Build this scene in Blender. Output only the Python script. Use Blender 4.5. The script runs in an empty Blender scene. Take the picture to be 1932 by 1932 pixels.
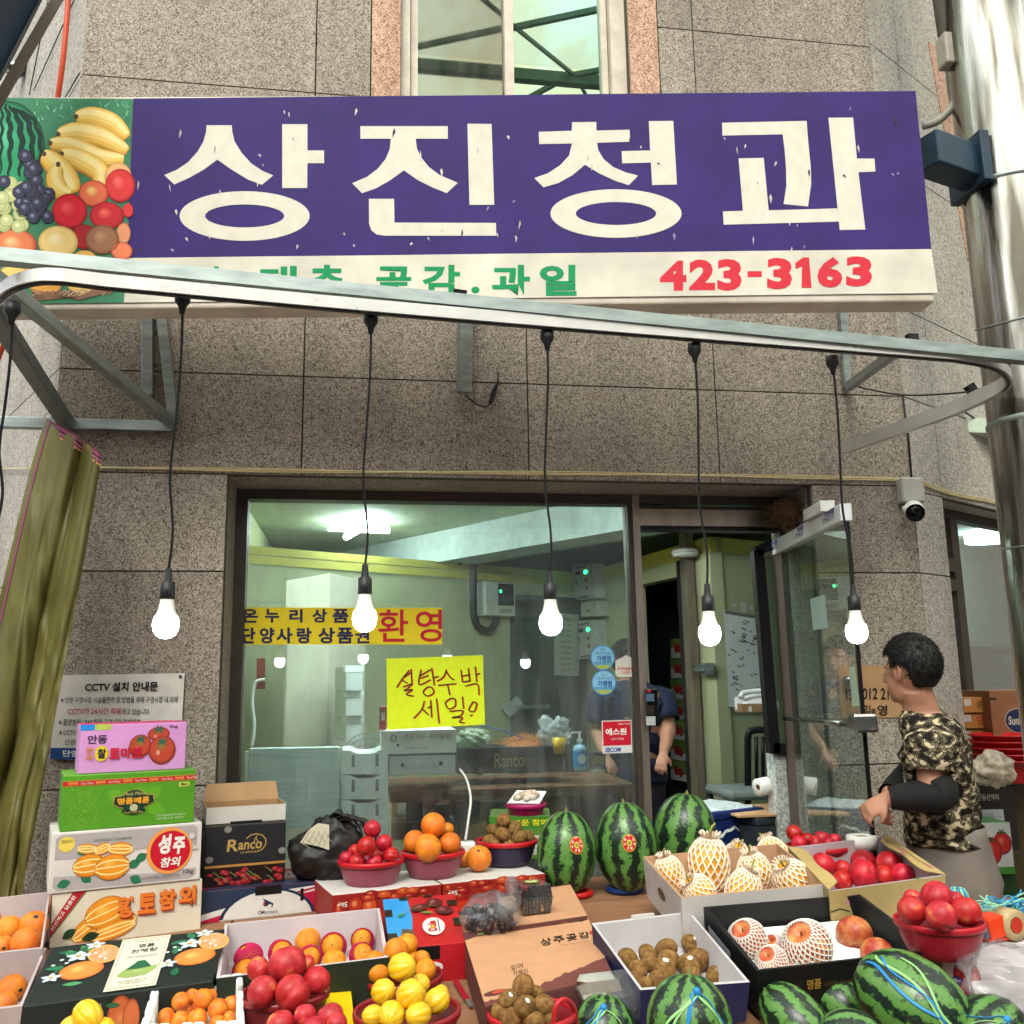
import bpy, math, random
from mathutils import Vector as V, Matrix, Quaternion, noise
rnd = random.Random(7)
S = bpy.context.scene
COL = S.collection
R = math.radians
# ---------------------------------------------------------------- camera
EYE = V((0, -4.05, 1.48))
PITCH, ROLL, YAW, FOC = R(10.449), R(-.954), R(9.0435), 1780.0
cy, sy = math.cos(YAW), math.sin(YAW)
FW = V((sy*math.cos(PITCH), cy*math.cos(PITCH), math.sin(PITCH)))
r0 = V((cy, -sy, 0)); u0 = r0.cross(FW)
RT = r0*math.cos(ROLL)+u0*math.sin(ROLL); UP = -r0*math.sin(ROLL)+u0*math.cos(ROLL)
cd = bpy.data.cameras.new('camera'); cam = bpy.data.objects.new('camera', cd); COL.objects.link(cam)
cam.matrix_world = Matrix(((RT.x, UP.x, -FW.x, EYE.x), (RT.y, UP.y, -FW.y, EYE.y), (RT.z, UP.z, -FW.z, EYE.z), (0, 0, 0, 1)))
cd.sensor_width = 36; cd.lens = 36*FOC/1932; cd.clip_end = 500; cd.clip_start = .05
S.camera = cam
# ---------------------------------------------------------------- sky, sun, exposure
w = bpy.data.worlds.new('World'); S.world = w; w.use_nodes = True
nt = w.node_tree; bg = nt.nodes['Background']
sk = nt.nodes.new('ShaderNodeTexSky'); sk.sky_type = 'NISHITA'; sk.sun_disc = False
SUN_EL, SUN_AZ = R(47), R(198)          # azimuth clockwise from +Y
sk.sun_elevation = SUN_EL; sk.sun_rotation = SUN_AZ; sk.air_density = 1.2; sk.dust_density = 3.0
hs = nt.nodes.new('ShaderNodeHueSaturation'); hs.inputs['Saturation'].default_value = .25
nt.links.new(sk.outputs[0], hs.inputs['Color']); nt.links.new(hs.outputs[0], bg.inputs[0])
bg.inputs[1].default_value = .15
ld = bpy.data.lights.new('sun', 'SUN'); ld.energy = 2.0; ld.angle = R(16); ld.color = (1, .965, .92)
sun = bpy.data.objects.new('sun', ld); COL.objects.link(sun)
sd = V((math.sin(SUN_AZ)*math.cos(SUN_EL), math.cos(SUN_AZ)*math.cos(SUN_EL), math.sin(SUN_EL)))
sun.rotation_euler = sd.to_track_quat('Z', 'Y').to_euler()
S.view_settings.view_transform = 'Standard'; S.view_settings.look = 'None'; S.view_settings.gamma = 1
S.view_settings.exposure = 1.65
S.cycles.use_denoising = True
S.cycles.max_bounces = 10; S.cycles.transparent_max_bounces = 24
# ---------------------------------------------------------------- points from directions
def ray(x, y): return FW+RT*((x-966)/FOC)-UP*((y-966)/FOC)
def atd(x, y, D): return EYE+ray(x, y)*D
def aty(x, y, Y=0.0): d = ray(x, y); return EYE+d*((Y-EYE.y)/d.y)
def atz(x, y, Z): d = ray(x, y); return EYE+d*((Z-EYE.z)/d.z)
def atp(x, y, o, n): d = ray(x, y); return EYE+d*((o-EYE).dot(n)/d.dot(n))
TZ0, TSL = .735, .07
def table_z(Y): return TZ0+TSL*(Y+2.0)
def att(x, y, h=0.0): return atp(x, y, V((0, -2.0, TZ0+h)), V((0, -TSL, 1)))
# ---------------------------------------------------------------- materials
def lin(h):
    if not isinstance(h, str): return tuple(h)
    h = h.lstrip('#'); o = []
    for i in (0, 2, 4):
        c = int(h[i:i+2], 16)/255; o.append(c/12.92 if c <= .04045 else ((c+.055)/1.055)**2.4)
    return tuple(o)
MATS = {}
def M(name, col=(.5, .5, .5), rough=.55, metal=0.0, var=.07, scale=14, bump=0.0, bscale=60, spec=.4, emit=None, es=0.0, trans=0.0, sss=0.0, coat=0.0, vcol=False, stretch=None):
    if name in MATS: return MATS[name]
    m = bpy.data.materials.new(name); m.use_nodes = True; t = m.node_tree; n = t.nodes; l = t.links
    b = n['Principled BSDF']; b.inputs['Roughness'].default_value = rough; b.inputs['Metallic'].default_value = metal
    b.inputs['Specular IOR Level'].default_value = spec
    if coat: b.inputs['Coat Weight'].default_value = coat; b.inputs['Coat Roughness'].default_value = .15
    if sss: b.inputs['Subsurface Weight'].default_value = sss; b.inputs['Subsurface Radius'].default_value = (.02, .01, .005)
    col = lin(col)
    tc = n.new('ShaderNodeTexCoord'); mp = n.new('ShaderNodeMapping'); l.new(tc.outputs['Object'], mp.inputs['Vector'])
    if stretch: mp.inputs['Scale'].default_value = stretch
    ns = n.new('ShaderNodeTexNoise'); ns.inputs['Scale'].default_value = scale; ns.inputs['Detail'].default_value = 6; l.new(mp.outputs[0], ns.inputs['Vector'])
    mr = n.new('ShaderNodeMapRange'); mr.inputs[1].default_value = .3; mr.inputs[2].default_value = .7; mr.inputs[3].default_value = 1-var*2; mr.inputs[4].default_value = 1+var; l.new(ns.outputs[0], mr.inputs[0])
    mx = n.new('ShaderNodeMix'); mx.data_type = 'RGBA'; mx.blend_type = 'MULTIPLY'; mx.inputs[0].default_value = 1
    if vcol:
        at = n.new('ShaderNodeAttribute'); at.attribute_name = 'Col'; l.new(at.outputs['Color'], mx.inputs[6])
    else: mx.inputs[6].default_value = (*col, 1)
    cm = n.new('ShaderNodeCombineColor'); [l.new(mr.outputs[0], cm.inputs[i]) for i in range(3)]
    l.new(cm.outputs[0], mx.inputs[7]); l.new(mx.outputs[2], b.inputs['Base Color'])
    rr = n.new('ShaderNodeMapRange'); rr.inputs[3].default_value = max(0, rough-.08); rr.inputs[4].default_value = min(1, rough+.08); l.new(ns.outputs[0], rr.inputs[0]); l.new(rr.outputs[0], b.inputs['Roughness'])
    if bump:
        n2 = n.new('ShaderNodeTexNoise'); n2.inputs['Scale'].default_value = bscale; n2.inputs['Detail'].default_value = 4; l.new(mp.outputs[0], n2.inputs['Vector'])
        bp = n.new('ShaderNodeBump'); bp.inputs['Strength'].default_value = min(1, bump); bp.inputs['Distance'].default_value = .004; l.new(n2.outputs[0], bp.inputs['Height']); l.new(bp.outputs[0], b.inputs['Normal'])
    if emit: b.inputs['Emission Color'].default_value = (*lin(emit), 1); b.inputs['Emission Strength'].default_value = es
    if trans:
        tr = n.new('ShaderNodeBsdfTransparent'); ms = n.new('ShaderNodeMixShader'); ms.inputs[0].default_value = trans
        l.new(b.outputs[0], ms.inputs[1]); l.new(tr.outputs[0], ms.inputs[2]); l.new(ms.outputs[0], n['Material Output'].inputs[0])
    MATS[name] = m; return m
def glass(name, tint=(.86, .95, .92), refl=1.0, dirt_haze=.03, rough=.0, gcol=(1, 1, 1)):
    if name in MATS: return MATS[name]
    m = bpy.data.materials.new(name); m.use_nodes = True; t = m.node_tree; n = t.nodes; l = t.links; n.remove(n['Principled BSDF'])
    tr = n.new('ShaderNodeBsdfTransparent'); tr.inputs[0].default_value = (*tint, 1)
    gl = n.new('ShaderNodeBsdfGlossy'); gl.inputs['Roughness'].default_value = rough; gl.inputs[0].default_value = (*gcol, 1)
    df = n.new('ShaderNodeBsdfDiffuse'); df.inputs[0].default_value = (.6, .62, .58, 1)
    fr = n.new('ShaderNodeFresnel'); fr.inputs[0].default_value = 1.5
    mu = n.new('ShaderNodeMath'); mu.operation = 'MULTIPLY'; mu.inputs[1].default_value = refl; l.new(fr.outputs[0], mu.inputs[0])
    m1 = n.new('ShaderNodeMixShader'); l.new(mu.outputs[0], m1.inputs[0]); l.new(tr.outputs[0], m1.inputs[1]); l.new(gl.outputs[0], m1.inputs[2])
    tc = n.new('ShaderNodeTexCoord'); ns = n.new('ShaderNodeTexNoise'); ns.inputs['Scale'].default_value = 3.5; ns.inputs['Detail'].default_value = 8; ns.inputs['Roughness'].default_value = .7
    mpg = n.new('ShaderNodeMapping'); mpg.inputs['Scale'].default_value = (3, 3, .6); l.new(tc.outputs['Object'], mpg.inputs[0]); l.new(mpg.outputs[0], ns.inputs['Vector'])
    mr = n.new('ShaderNodeMapRange'); mr.inputs[1].default_value = .42; mr.inputs[2].default_value = .75; mr.inputs[3].default_value = dirt_haze*.4; mr.inputs[4].default_value = dirt_haze*2.6; l.new(ns.outputs[0], mr.inputs[0])  # patchy diffuse film, for dirt and for haze painted into the glass
    m2 = n.new('ShaderNodeMixShader'); l.new(mr.outputs[0], m2.inputs[0]); l.new(m1.outputs[0], m2.inputs[1]); l.new(df.outputs[0], m2.inputs[2])
    l.new(m2.outputs[0], n['Material Output'].inputs[0]); MATS[name] = m; return m
def ramp(n, stops):
    r = n.new('ShaderNodeValToRGB'); e = r.color_ramp.elements
    while len(e) < len(stops): e.new(.5)
    for i, (p, c) in enumerate(stops): e[i].position = p; e[i].color = (*lin(c), 1)
    return r
def stone(name, dark, light, mid, scale=95, tone=1.0):
    m = bpy.data.materials.new(name); m.use_nodes = True; t = m.node_tree; n = t.nodes; l = t.links; b = n['Principled BSDF']; b.inputs['Roughness'].default_value = .75; b.inputs['Specular IOR Level'].default_value = .25
    tc = n.new('ShaderNodeTexCoord')
    ns = n.new('ShaderNodeTexNoise'); ns.inputs['Scale'].default_value = scale; ns.inputs['Detail'].default_value = 3; ns.inputs['Distortion'].default_value = 2.2; l.new(tc.outputs['Object'], ns.inputs['Vector'])
    rp = ramp(n, [(.40, dark), (.48, mid), (.57, light)]); l.new(ns.outputs[0], rp.inputs[0])
    n2 = n.new('ShaderNodeTexNoise'); n2.inputs['Scale'].default_value = 1.6; n2.inputs['Detail'].default_value = 7; n2.inputs['Roughness'].default_value = .65
    mp = n.new('ShaderNodeMapping'); mp.inputs['Scale'].default_value = (1.5, 1, .3); l.new(tc.outputs['Object'], mp.inputs[0]); l.new(mp.outputs[0], n2.inputs['Vector'])
    mr = n.new('ShaderNodeMapRange'); mr.inputs[1].default_value = .3; mr.inputs[2].default_value = .68; mr.inputs[3].default_value = .70*tone; mr.inputs[4].default_value = 1.1*tone; l.new(n2.outputs[0], mr.inputs[0])
    cm = n.new('ShaderNodeCombineColor'); [l.new(mr.outputs[0], cm.inputs[i]) for i in range(3)]
    mx = n.new('ShaderNodeMix'); mx.data_type = 'RGBA'; mx.blend_type = 'MULTIPLY'; mx.inputs[0].default_value = 1; l.new(rp.outputs[0], mx.inputs[6]); l.new(cm.outputs[0], mx.inputs[7]); l.new(mx.outputs[2], b.inputs['Base Color'])
    bp = n.new('ShaderNodeBump'); bp.inputs['Strength'].default_value = .5; bp.inputs['Distance'].default_value = .003; l.new(ns.outputs[0], bp.inputs['Height']); l.new(bp.outputs[0], b.inputs['Normal'])
    MATS[name] = m; return m
PRINT = M('printed_ink', vcol=True, rough=.45, var=.03, scale=30, spec=.35)
PRINTM = M('printed_ink_matt', vcol=True, rough=.7, var=.04, scale=20, spec=.2)
# ---------------------------------------------------------------- geometry collector
def frame_of(n):
    n = n.normalized(); a = V((0, 0, 1)) if abs(n.z) < .9 else V((1, 0, 0))
    x = a.cross(n).normalized(); return x, n.cross(x).normalized()
class G:
    def __init__(s): s.v = []; s.f = []; s.c = []; s.mi = []; s.sm = []; s.hascol = False
    def add(s, vs, fs, col=None, mi=0, smooth=False, vcols=None):
        k = len(s.v); s.v += [V(p) for p in vs]
        if col is not None or vcols: s.hascol = True
        c = lin(col) if col is not None else (1, 1, 1)
        s.c += ([lin(q) for q in vcols] if vcols else [c]*len(vs))
        mis = mi if isinstance(mi, (list, tuple)) else [mi]*len(fs)
        for q, m_ in zip(fs, mis): s.f.append([i+k for i in q]); s.mi.append(m_); s.sm.append(smooth)
        return s
    def hexa(s, b, t, col=None, mi=0):      # 4 bottom pts (ccw from above), 4 top pts
        return s.add(list(b)+list(t), [[3, 2, 1, 0], [4, 5, 6, 7], [0, 1, 5, 4], [1, 2, 6, 5], [2, 3, 7, 6], [3, 0, 4, 7]], col, mi)
    def box(s, o, ex, ey, ez, col=None, mi=0):   # corner + 3 edge vectors (right handed)
        o, ex, ey, ez = V(o), V(ex), V(ey), V(ez)
        b = [o, o+ex, o+ex+ey, o+ey]; return s.hexa(b, [p+ez for p in b], col, mi)
    def abox(s, x0, x1, y0, y1, z0, z1, col=None, mi=0): return s.box((x0, y0, z0), (x1-x0, 0, 0), (0, y1-y0, 0), (0, 0, z1-z0), col, mi)
    def bar(s, a, b, wd, ht, up=V((0, 0, 1)), col=None, mi=0):   # rectangular bar a->b
        a, b = V(a), V(b); d = (b-a); x = d.cross(up); x = x.normalized() if x.length > 1e-6 else V((1, 0, 0)); z = x.cross(d).normalized()
        o = a-x*wd/2-z*ht/2
        return s.box(o, x*wd, d, z*ht, col, mi)
    def tube(s, path, r, seg=8, col=None, mi=0, smooth=True, caps=True, flat=1.0):
        P = [V(p) for p in path]; rs = r if isinstance(r, (list, tuple)) else [r]*len(P)
        vs = []; T = None; X = None
        for i, p in enumerate(P):
            t = (P[min(i+1, len(P)-1)]-P[max(i-1, 0)]).normalized()
            if X is None: X, Y = frame_of(t)
            else:
                X = (X-t*X.dot(t)); X = X.normalized() if X.length > 1e-6 else frame_of(t)[0]
                Y = t.cross(X)
            for k in range(seg):
                a = 2*math.pi*k/seg; vs.append(p+X*(math.cos(a)*rs[i])+Y*(math.sin(a)*rs[i]*flat))
        fs = [[i*seg+k, i*seg+(k+1) % seg, (i+1)*seg+(k+1) % seg, (i+1)*seg+k] for i in range(len(P)-1) for k in range(seg)]
        if caps: fs += [list(range(seg))[::-1], [(len(P)-1)*seg+k for k in range(seg)]]
        return s.add(vs, fs, col, mi, smooth)
    def lathe(s, c, prof, seg=32, col=None, mi=0, smooth=True, cols=None, axis=None):
        c = V(c); Z = V(axis).normalized() if axis else V((0, 0, 1)); X, Y = frame_of(Z)
        vs = []; vc = []
        for r, z in prof:
            for k in range(seg):
                a = 2*math.pi*k/seg; vs.append(c+X*(r*math.cos(a))+Y*(r*math.sin(a))+Z*z)
                if cols: vc.append(cols(k, r, z))
        fs = [[i*seg+k, i*seg+(k+1) % seg, (i+1)*seg+(k+1) % seg, (i+1)*seg+k] for i in range(len(prof)-1) for k in range(seg)]
        return s.add(vs, fs, col, mi, smooth, vc if cols else None)
    def ell(s, c, rad, seg=20, rings=12, col=None, mi=0, fn=None, mat=None):
        c = V(c); vs = []
        for i in range(rings+1):
            ph = math.pi*i/rings
            for k in range(seg):
                a = 2*math.pi*k/seg; p = V((math.sin(ph)*math.cos(a), math.sin(ph)*math.sin(a), math.cos(ph)))
                if fn: p = fn(p)
                p = V((p.x*rad[0], p.y*rad[1], p.z*rad[2]))
                if mat: p = mat @ p
                vs.append(c+p)
        fs = [[i*seg+k, (i+1)*seg+k, (i+1)*seg+(k+1) % seg, i*seg+(k+1) % seg] for i in range(rings) for k in range(seg)]
        return s.add(vs, fs, col, mi, True)
    def grid(s, pts, col=None, mi=0, smooth=True, vcols=None):     # rows of points
        nr, nc = len(pts), len(pts[0]); vs = [p for r in pts for p in r]
        fs = [[i*nc+j, i*nc+j+1, (i+1)*nc+j+1, (i+1)*nc+j] for i in range(nr-1) for j in range(nc-1)]
        return s.add(vs, fs, col, mi, smooth, vcols)
    def prism(s, pts, ext, col=None, mi=0):
        n = len(pts); a = [V(p) for p in pts]; e = V(ext)
        fs = [list(range(n))[::-1], [n+i for i in range(n)]]+[[i, (i+1) % n, n+(i+1) % n, n+i] for i in range(n)]
        return s.add(a+[p+e for p in a], fs, col, mi)
    # ---- printed artwork on a face
    def rect(s, F, u0, v0, u1, v1, col, l=1, g=None):
        p = [F(u0, v0, l), F(u1, v0, l), F(u1, v1, l), F(u0, v1, l)]
        return s.add(p, [[0, 1, 2, 3]], col, vcols=[col, col, g, g] if g else None)
    def pol(s, F, pts, col, l=1): return s.add([F(u, v, l) for u, v in pts], [list(range(len(pts)))], col)
    def disc(s, F, cu, cv, ru, rv, col, l=1, edge=None, hi=(0, 0), n=28, rot=0.0, hicol=None):
        # printed fruit / dot: radial blend from centre colour to edge colour
        asp = F.W/F.H; vs = []; cs = []
        for k, (q, cc) in enumerate(((0, hicol or col), (.45, col), (.8, col), (1, edge or col))):
            for i in range(n):
                a = 2*math.pi*i/n; x, y = ru*q*math.cos(a), rv*q*math.sin(a)
                x, y = x+hi[0]*ru*(1-q), y+hi[1]*rv*(1-q)
                if rot: x, y = x*math.cos(rot)-y*math.sin(rot)/asp, x*asp*math.sin(rot)+y*math.cos(rot)
                vs.append(F(cu+x, cv+y, l)); cs.append(cc)
        fs = [[k*n+i, (k+1)*n+i, (k+1)*n+(i+1) % n, k*n+(i+1) % n] for k in range(3) for i in range(n)]
        return s.add(vs, fs, vcols=cs)
    def stroke(s, F, pts, wd, col, l=1):       # polyline of width wd (metres) on a face
        P = [V((u*F.W, v*F.H)) for u, v in pts]; vs = []
        for i, p in enumerate(P):
            t = (P[min(i+1, len(P)-1)]-P[max(i-1, 0)]).normalized(); nn = V((-t.y, t.x))/2
            kk = wd(i/max(1, len(P)-1)) if callable(wd) else wd
            for q in (p+nn*kk, p-nn*kk): vs.append(F(q.x/F.W, q.y/F.H, l))
        return s.add(vs, [[2*i, 2*i+1, 2*i+3, 2*i+2] for i in range(len(P)-1)], col)
    def text(s, F, body, u0, v0, u1, v1, col, l=1, bold=0.0, shear=0.0, rot=0):
        vs, fs = glyphs(body, bold, shear)
        def mp(x, y):
            if rot == 180: x, y = 1-x, 1-y
            elif rot == 90: x, y = 1-y, x
            return F(u0+(u1-u0)*x, v0+(v1-v0)*y, l)
        return s.add([mp(x, y) for x, y in vs], fs, col)
    def build(s, name, mats, parent=None, bevel=0.0, bseg=2, origin=None):
        me = bpy.data.meshes.new(name)
        o0 = V(origin) if origin is not None else (wloc(parent) if parent else V((0, 0, 0)))
        me.from_pydata([p-o0 for p in s.v], [], s.f)
        for m_ in (mats if isinstance(mats, (list, tuple)) else [mats]): me.materials.append(m_)
        me.polygons.foreach_set('material_index', s.mi); me.polygons.foreach_set('use_smooth', s.sm)
        if s.hascol:
            at = me.color_attributes.new('Col', 'FLOAT_COLOR', 'POINT'); fl = []
            for c in s.c: fl += [c[0], c[1], c[2], 1]
            at.data.foreach_set('color', fl)
        me.update()
        o = bpy.data.objects.new(name, me); COL.objects.link(o)
        if parent: o.parent = parent
        if origin is not None: o.location = o0-(wloc(parent) if parent else V((0, 0, 0)))
        if bevel:
            bv = o.modifiers.new('bevel', 'BEVEL'); bv.width = bevel; bv.segments = bseg; bv.limit_method = 'ANGLE'; bv.angle_limit = R(40)
        return o
def wloc(o):
    p = V(o.location)
    while o.parent: o = o.parent; p += V(o.location)
    return p
_gl = {}
def glyphs(body, bold=0.0, shear=0.0):
    k = (body, bold, shear)
    if k in _gl: return _gl[k]
    c = bpy.data.curves.new('t', 'FONT'); c.body = body; c.offset = bold; c.shear = shear; c.resolution_u = 3; c.space_line = 1.15; c.align_x = 'CENTER'
    o = bpy.data.objects.new('t', c); COL.objects.link(o)
    dg = bpy.context.evaluated_depsgraph_get(); dg.update(); e = o.evaluated_get(dg); m = e.to_mesh()
    vs = [(v.co.x, v.co.y) for v in m.vertices]; fs = [list(p.vertices) for p in m.polygons]; e.to_mesh_clear()
    bpy.data.objects.remove(o); bpy.data.curves.remove(c)
    x0 = min(v[0] for v in vs); x1 = max(v[0] for v in vs); y0 = min(v[1] for v in vs); y1 = max(v[1] for v in vs)
    r = ([((x-x0)/max(1e-6, x1-x0), (y-y0)/max(1e-6, y1-y0)) for x, y in vs], fs); _gl[k] = r; return r
class Face:     # o = lower left, ex/ey full edges, layers stand off along the outward normal
    def __init__(s, o, ex, ey, step=.0009):
        s.o, s.ex, s.ey = V(o), V(ex), V(ey); s.W, s.H = s.ex.length, s.ey.length; s.n = s.ex.cross(s.ey).normalized(); s.st = step
    def __call__(s, u, v, l=0): return s.o+s.ex*u+s.ey*v+s.n*(l*s.st)
class PFace(Face):   # a face addressed by u = picture x, v = picture y of a known plane
    def __init__(s, o, n, step=.0009): s.o = V(o); s.n = V(n).normalized(); s.st = step; s.W = s.H = 1
    def __call__(s, u, v, l=0): return atp(u, v, s.o, s.n)+s.n*(l*s.st)
def tag(o, label=None, cat=None, group=None, kind=None):
    if label: o['label'] = label
    if cat: o['category'] = cat
    if group: o['group'] = group
    if kind: o['kind'] = kind
    return o
def thing(name, label, cat, loc=(0, 0, 0), group=None):
    o = bpy.data.objects.new(name, None); o.empty_display_size = .05; COL.objects.link(o); o.location = V(loc); return tag(o, label, cat, group)
def copy_thing(src, loc, rot=None, scale=None, label=None, group=None):
    c = src.copy(); COL.objects.link(c); c.location = loc
    if rot is not None: c.rotation_euler = rot
    if scale is not None: c.scale = scale if not isinstance(scale, (int, float)) else (scale,)*3
    tag(c, label, None, group)
    for ch in list(src.children):
        d = ch.copy(); COL.objects.link(d); d.parent = c
        for g in ch.children:
            e = g.copy(); COL.objects.link(e); e.parent = d
    return c
def spline(pts, n=8):
    P = [V(p) for p in pts]; out = []
    for i in range(len(P)-1):
        a, b, c, d = P[max(i-1, 0)], P[i], P[i+1], P[min(i+2, len(P)-1)]
        for k in range(n):
            t = k/n; out.append(.5*((2*b)+(c-a)*t+(2*a-5*b+4*c-d)*t*t+(3*b-a-3*c+d)*t**3))
    return out+[P[-1]]
# ================================================================ SETTING
STONE = stone('speckled_granite', '#61574e', '#b2a79b', '#8b8075', 82); STONEB = stone('speckled_granite_dark', '#60564d', '#afa498', '#897e73', 82, .93); STONEC = stone('speckled_granite_light', '#645a50', '#b5aa9e', '#8e8378', 82, 1.04)
STONEL = stone('pale_granite', '#77716a', '#c9c1b7', '#a8a198', 75)
PINK = stone('pink_granite', '#84604e', '#d6b29c', '#b8917a', 70)
MORTAR = M('mortar', '#4b4640', .9)
STEEL = M('galvanised_steel', '#9aa3a2', .42, .75, var=.14, scale=9, stretch=(1, 1, 4))
ALU = M('white_aluminium', '#c9c7c4', .3, .55, var=.05)
DARKFR = M('bronze_window_frame', '#4a423c', .45, .4, var=.1)
STAIN = M('stainless_frame', '#a89a90', .32, .8, var=.12, scale=5, stretch=(3, 3, .6))
BLACK = M('black_plastic', '#17171a', .45, var=.1)
BLACKM = M('black_metal', '#141416', .35, .2)
WHITEP = M('white_plastic', '#d8d8d4', .4, var=.05)
WHITEB = M('white_board_paper', '#d9d5d0', .6, var=.05)
GLS = glass('window_glass', (.88, .95, .93), 1.3, .055)  # heavier grey film here imitates hazy reflections on the shop window
GLSD = glass('door_glass', (.78, .92, .87), .7, .02)
g = G(); g.abox(-40, 40, -40, 40, -.3, 0)
tag(g.build('ground', M('paving', '#6c6862', .85, var=.2, scale=2, bump=.3)), kind='structure')

bld = thing('shop_building', 'speckled granite building with chamfered corners behind the fruit stall', 'building', (.6, .3, 0))
OX0, OX1, OZ = -.575, 2.064, 2.385
PXA, PXB, PXC, PXD = aty(700, 100).x, aty(757, 100).x, aty(1187, 100).x, aty(1243, 100).x
g = G(); GAP = .0032
PR = random.Random(3)
def panel(x0, x1, z0, z1, mi=0): mi = mi or PR.choice((0, 0, 3, 4)); g.abox(x0+GAP, x1-GAP, 0, .03, z0+GAP, z1-GAP, mi=mi)
for xa, xb in ((-1.275, OX0), (OX1, 2.575)):
    zz = [0, .25, 1.11, 1.97, OZ]
    for a, b in zip(zz, zz[1:]): panel(xa, xb, a, b)
for za, zb, xs in ((OZ, 2.83, (-1.275, -.27, .725, 1.62, 2.575)), (2.83, 3.3, (-1.275, -.27, .725, 1.62, 2.575)), (3.3, 3.75, (-1.275, -.25, .7, 1.61, 2.575))):
    for a, b in zip(xs, xs[1:]): panel(a, b, za, zb)
zl = [3.75, aty(300, 152).z, 5.08, 5.95, 6.8]; zr = [3.75, aty(1400, 66).z, 5.6, 6.8]
for a, b in zip(zl, zl[1:]): panel(-1.275, -.25, a, b); panel(-.25, PXA, a, b)
for a, b in zip(zr, zr[1:]): panel(PXD, 1.61, a, b); panel(1.61, 2.575, a, b)
for a, b in ((3.75, 5.2), (5.2, 6.8)): panel(PXA, PXB, a, b, 1); panel(PXC, PXD, a, b, 1)
def back(x0, x1, z0, z1): g.abox(x0, x1, .02, .05, z0, z1, mi=2); g.abox(x0, x1, .05, .34, z0, z1)
back(-1.27, OX0, 0, OZ); back(OX1, 2.57, 0, OZ); back(-1.27, 2.57, OZ+.001, 3.74); back(-1.27, PXB, 3.741, 6.8); back(PXC, 2.57, 3.741, 6.8)
g.build('facade_wall', [STONE, PINK, MORTAR, STONEB, STONEC], bld)
# chamfer walls
def chamfer(o, d, n, Lw, zz, us, holes, name, mats, front=0):
    g = G(); o = V((o[0], o[1], 0)); d = V((d[0], d[1], 0)).normalized(); n = V((n[0], n[1], 0)).normalized()
    for za, zb in zip(zz, zz[1:]):
        for a, b in zip(us, us[1:]):
            if any(a < h[1]-.01 and b > h[0]+.01 and za < h[3]-.01 and zb > h[2]+.01 for h in holes): continue
            g.box(o+d*(a+GAP)-n*.03+V((0, 0, za+GAP)), d*(b-a-2*GAP), n*-.001 if 0 else (n*.03), V((0, 0, zb-za-2*GAP)))
            g.box(o+d*a-n*.04+V((0, 0, za)), d*(b-a), n*.022, V((0, 0, zb-za)), mi=1)
            g.box(o+d*a-n*.3+V((0, 0, za)), d*(b-a), n*.26, V((0, 0, zb-za)))
    return g.build(name, mats, bld)
DL, NL = V((-.515, .857, 0)), V((-.857, -.515, 0)); DR, NR = V((.857, .515, 0)), V((.515, -.857, 0))
chamfer((-1.277, 0), DL, NL, 7, [0, 1.11, 1.97, 2.83, 3.69, 4.2, 5.08, 6, 6.8], [0.0, 1.2, 2.4, 3.6, 5, 7], [], 'side_wall', [STONEL, MORTAR])
rw = lambda x, y: (atp(x, y, V((2.577, 0, 0)), NR)-V((2.577, 0, 0)))
hu0, hz1 = rw(1778, 940).dot(DR), rw(1778, 938).z
chamfer((2.577, 0), DR, NR, 7, [0, 1.11, 1.97, hz1, 2.83, 3.3, 4.1, 4.75, 5.6, 6.8], [0.0, hu0, hu0+1.1, hu0+1.5, 4, 6], [(hu0, hu0+1.5, 0, hz1)], 'side_wall', [STONEL, MORTAR])
# pink strip on right chamfer
g = G()
pf = PFace(V((2.577, 0, 0))+NR*.006, NR)
q = [(1752, 78), (1762, 70), (1860, 480), (1856, 520), (1826, 487)]
g.prism([pf(*p) for p in ((1752, 78), (1772, 92), (1862, 520), (1826, 488))], NR*-.008)
g.build('pink_strip', [PINK], bld)
# side window on right chamfer
g = G(); o = V((2.577, 0, 0))+DR*hu0-NR*.14; W2 = 1.45
def sb(u0, u1, z0, z1, d=.06): g.box(o+DR*u0+V((0, 0, z0))-NR*d, DR*(u1-u0), NR*d, V((0, 0, z1-z0)))
sb(0, .05, 0, hz1); sb(.05, W2, hz1-.05, hz1); sb(.05, .36, 1.93, 1.99, .05); sb(.05, .36, 2.03, 2.1, .05); sb(.36, .44, 0, hz1-.05); sb(W2-.05, W2, 0, hz1-.05); sb(.05, .36, .02, .1, .05)
sw = g.build('side_window', [DARKFR], bld)
g = G(); g.box(o+DR*.05-NR*.04+V((0, 0, .1)), DR*(W2-.1), NR*.008, V((0, 0, hz1-.15))); g.build('pane', [GLSD], sw)
# room behind side window
g = G(); o2 = o-NR*.9
g.box(o2+DR*.6, DR*2.6, NR*.02, V((0, 0, 2.7)), mi=0); g.box(o2+DR*3.2, DR*.02, NR*.88, V((0, 0, 2.7)), mi=0)
a_, b_ = o2+DR*.6, o+DR*.02-NR*.08; dd_ = b_-a_; g.box(a_, dd_, V((-dd_.y, dd_.x, 0)).normalized()*.02, V((0, 0, 2.7)), mi=0)
g.prism([p+V((0, 0, 2.45)) for p in (a_, o2+DR*3.2, o+DR*3.2-NR*.1, b_)], V((0, 0, .05)), mi=1)
for zz_ in (1.66, 1.2): g.box(o2+DR*.7+NR*.03+V((0, 0, zz_)), DR*2.2, NR*.25, V((0, 0, .03)), mi=2)
g.build('side_room', [M('dim_room_wall', '#9fb5ac', .8), M('dim_room_ceiling', '#b9c4c0', .8), BLACKM], bld)
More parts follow.
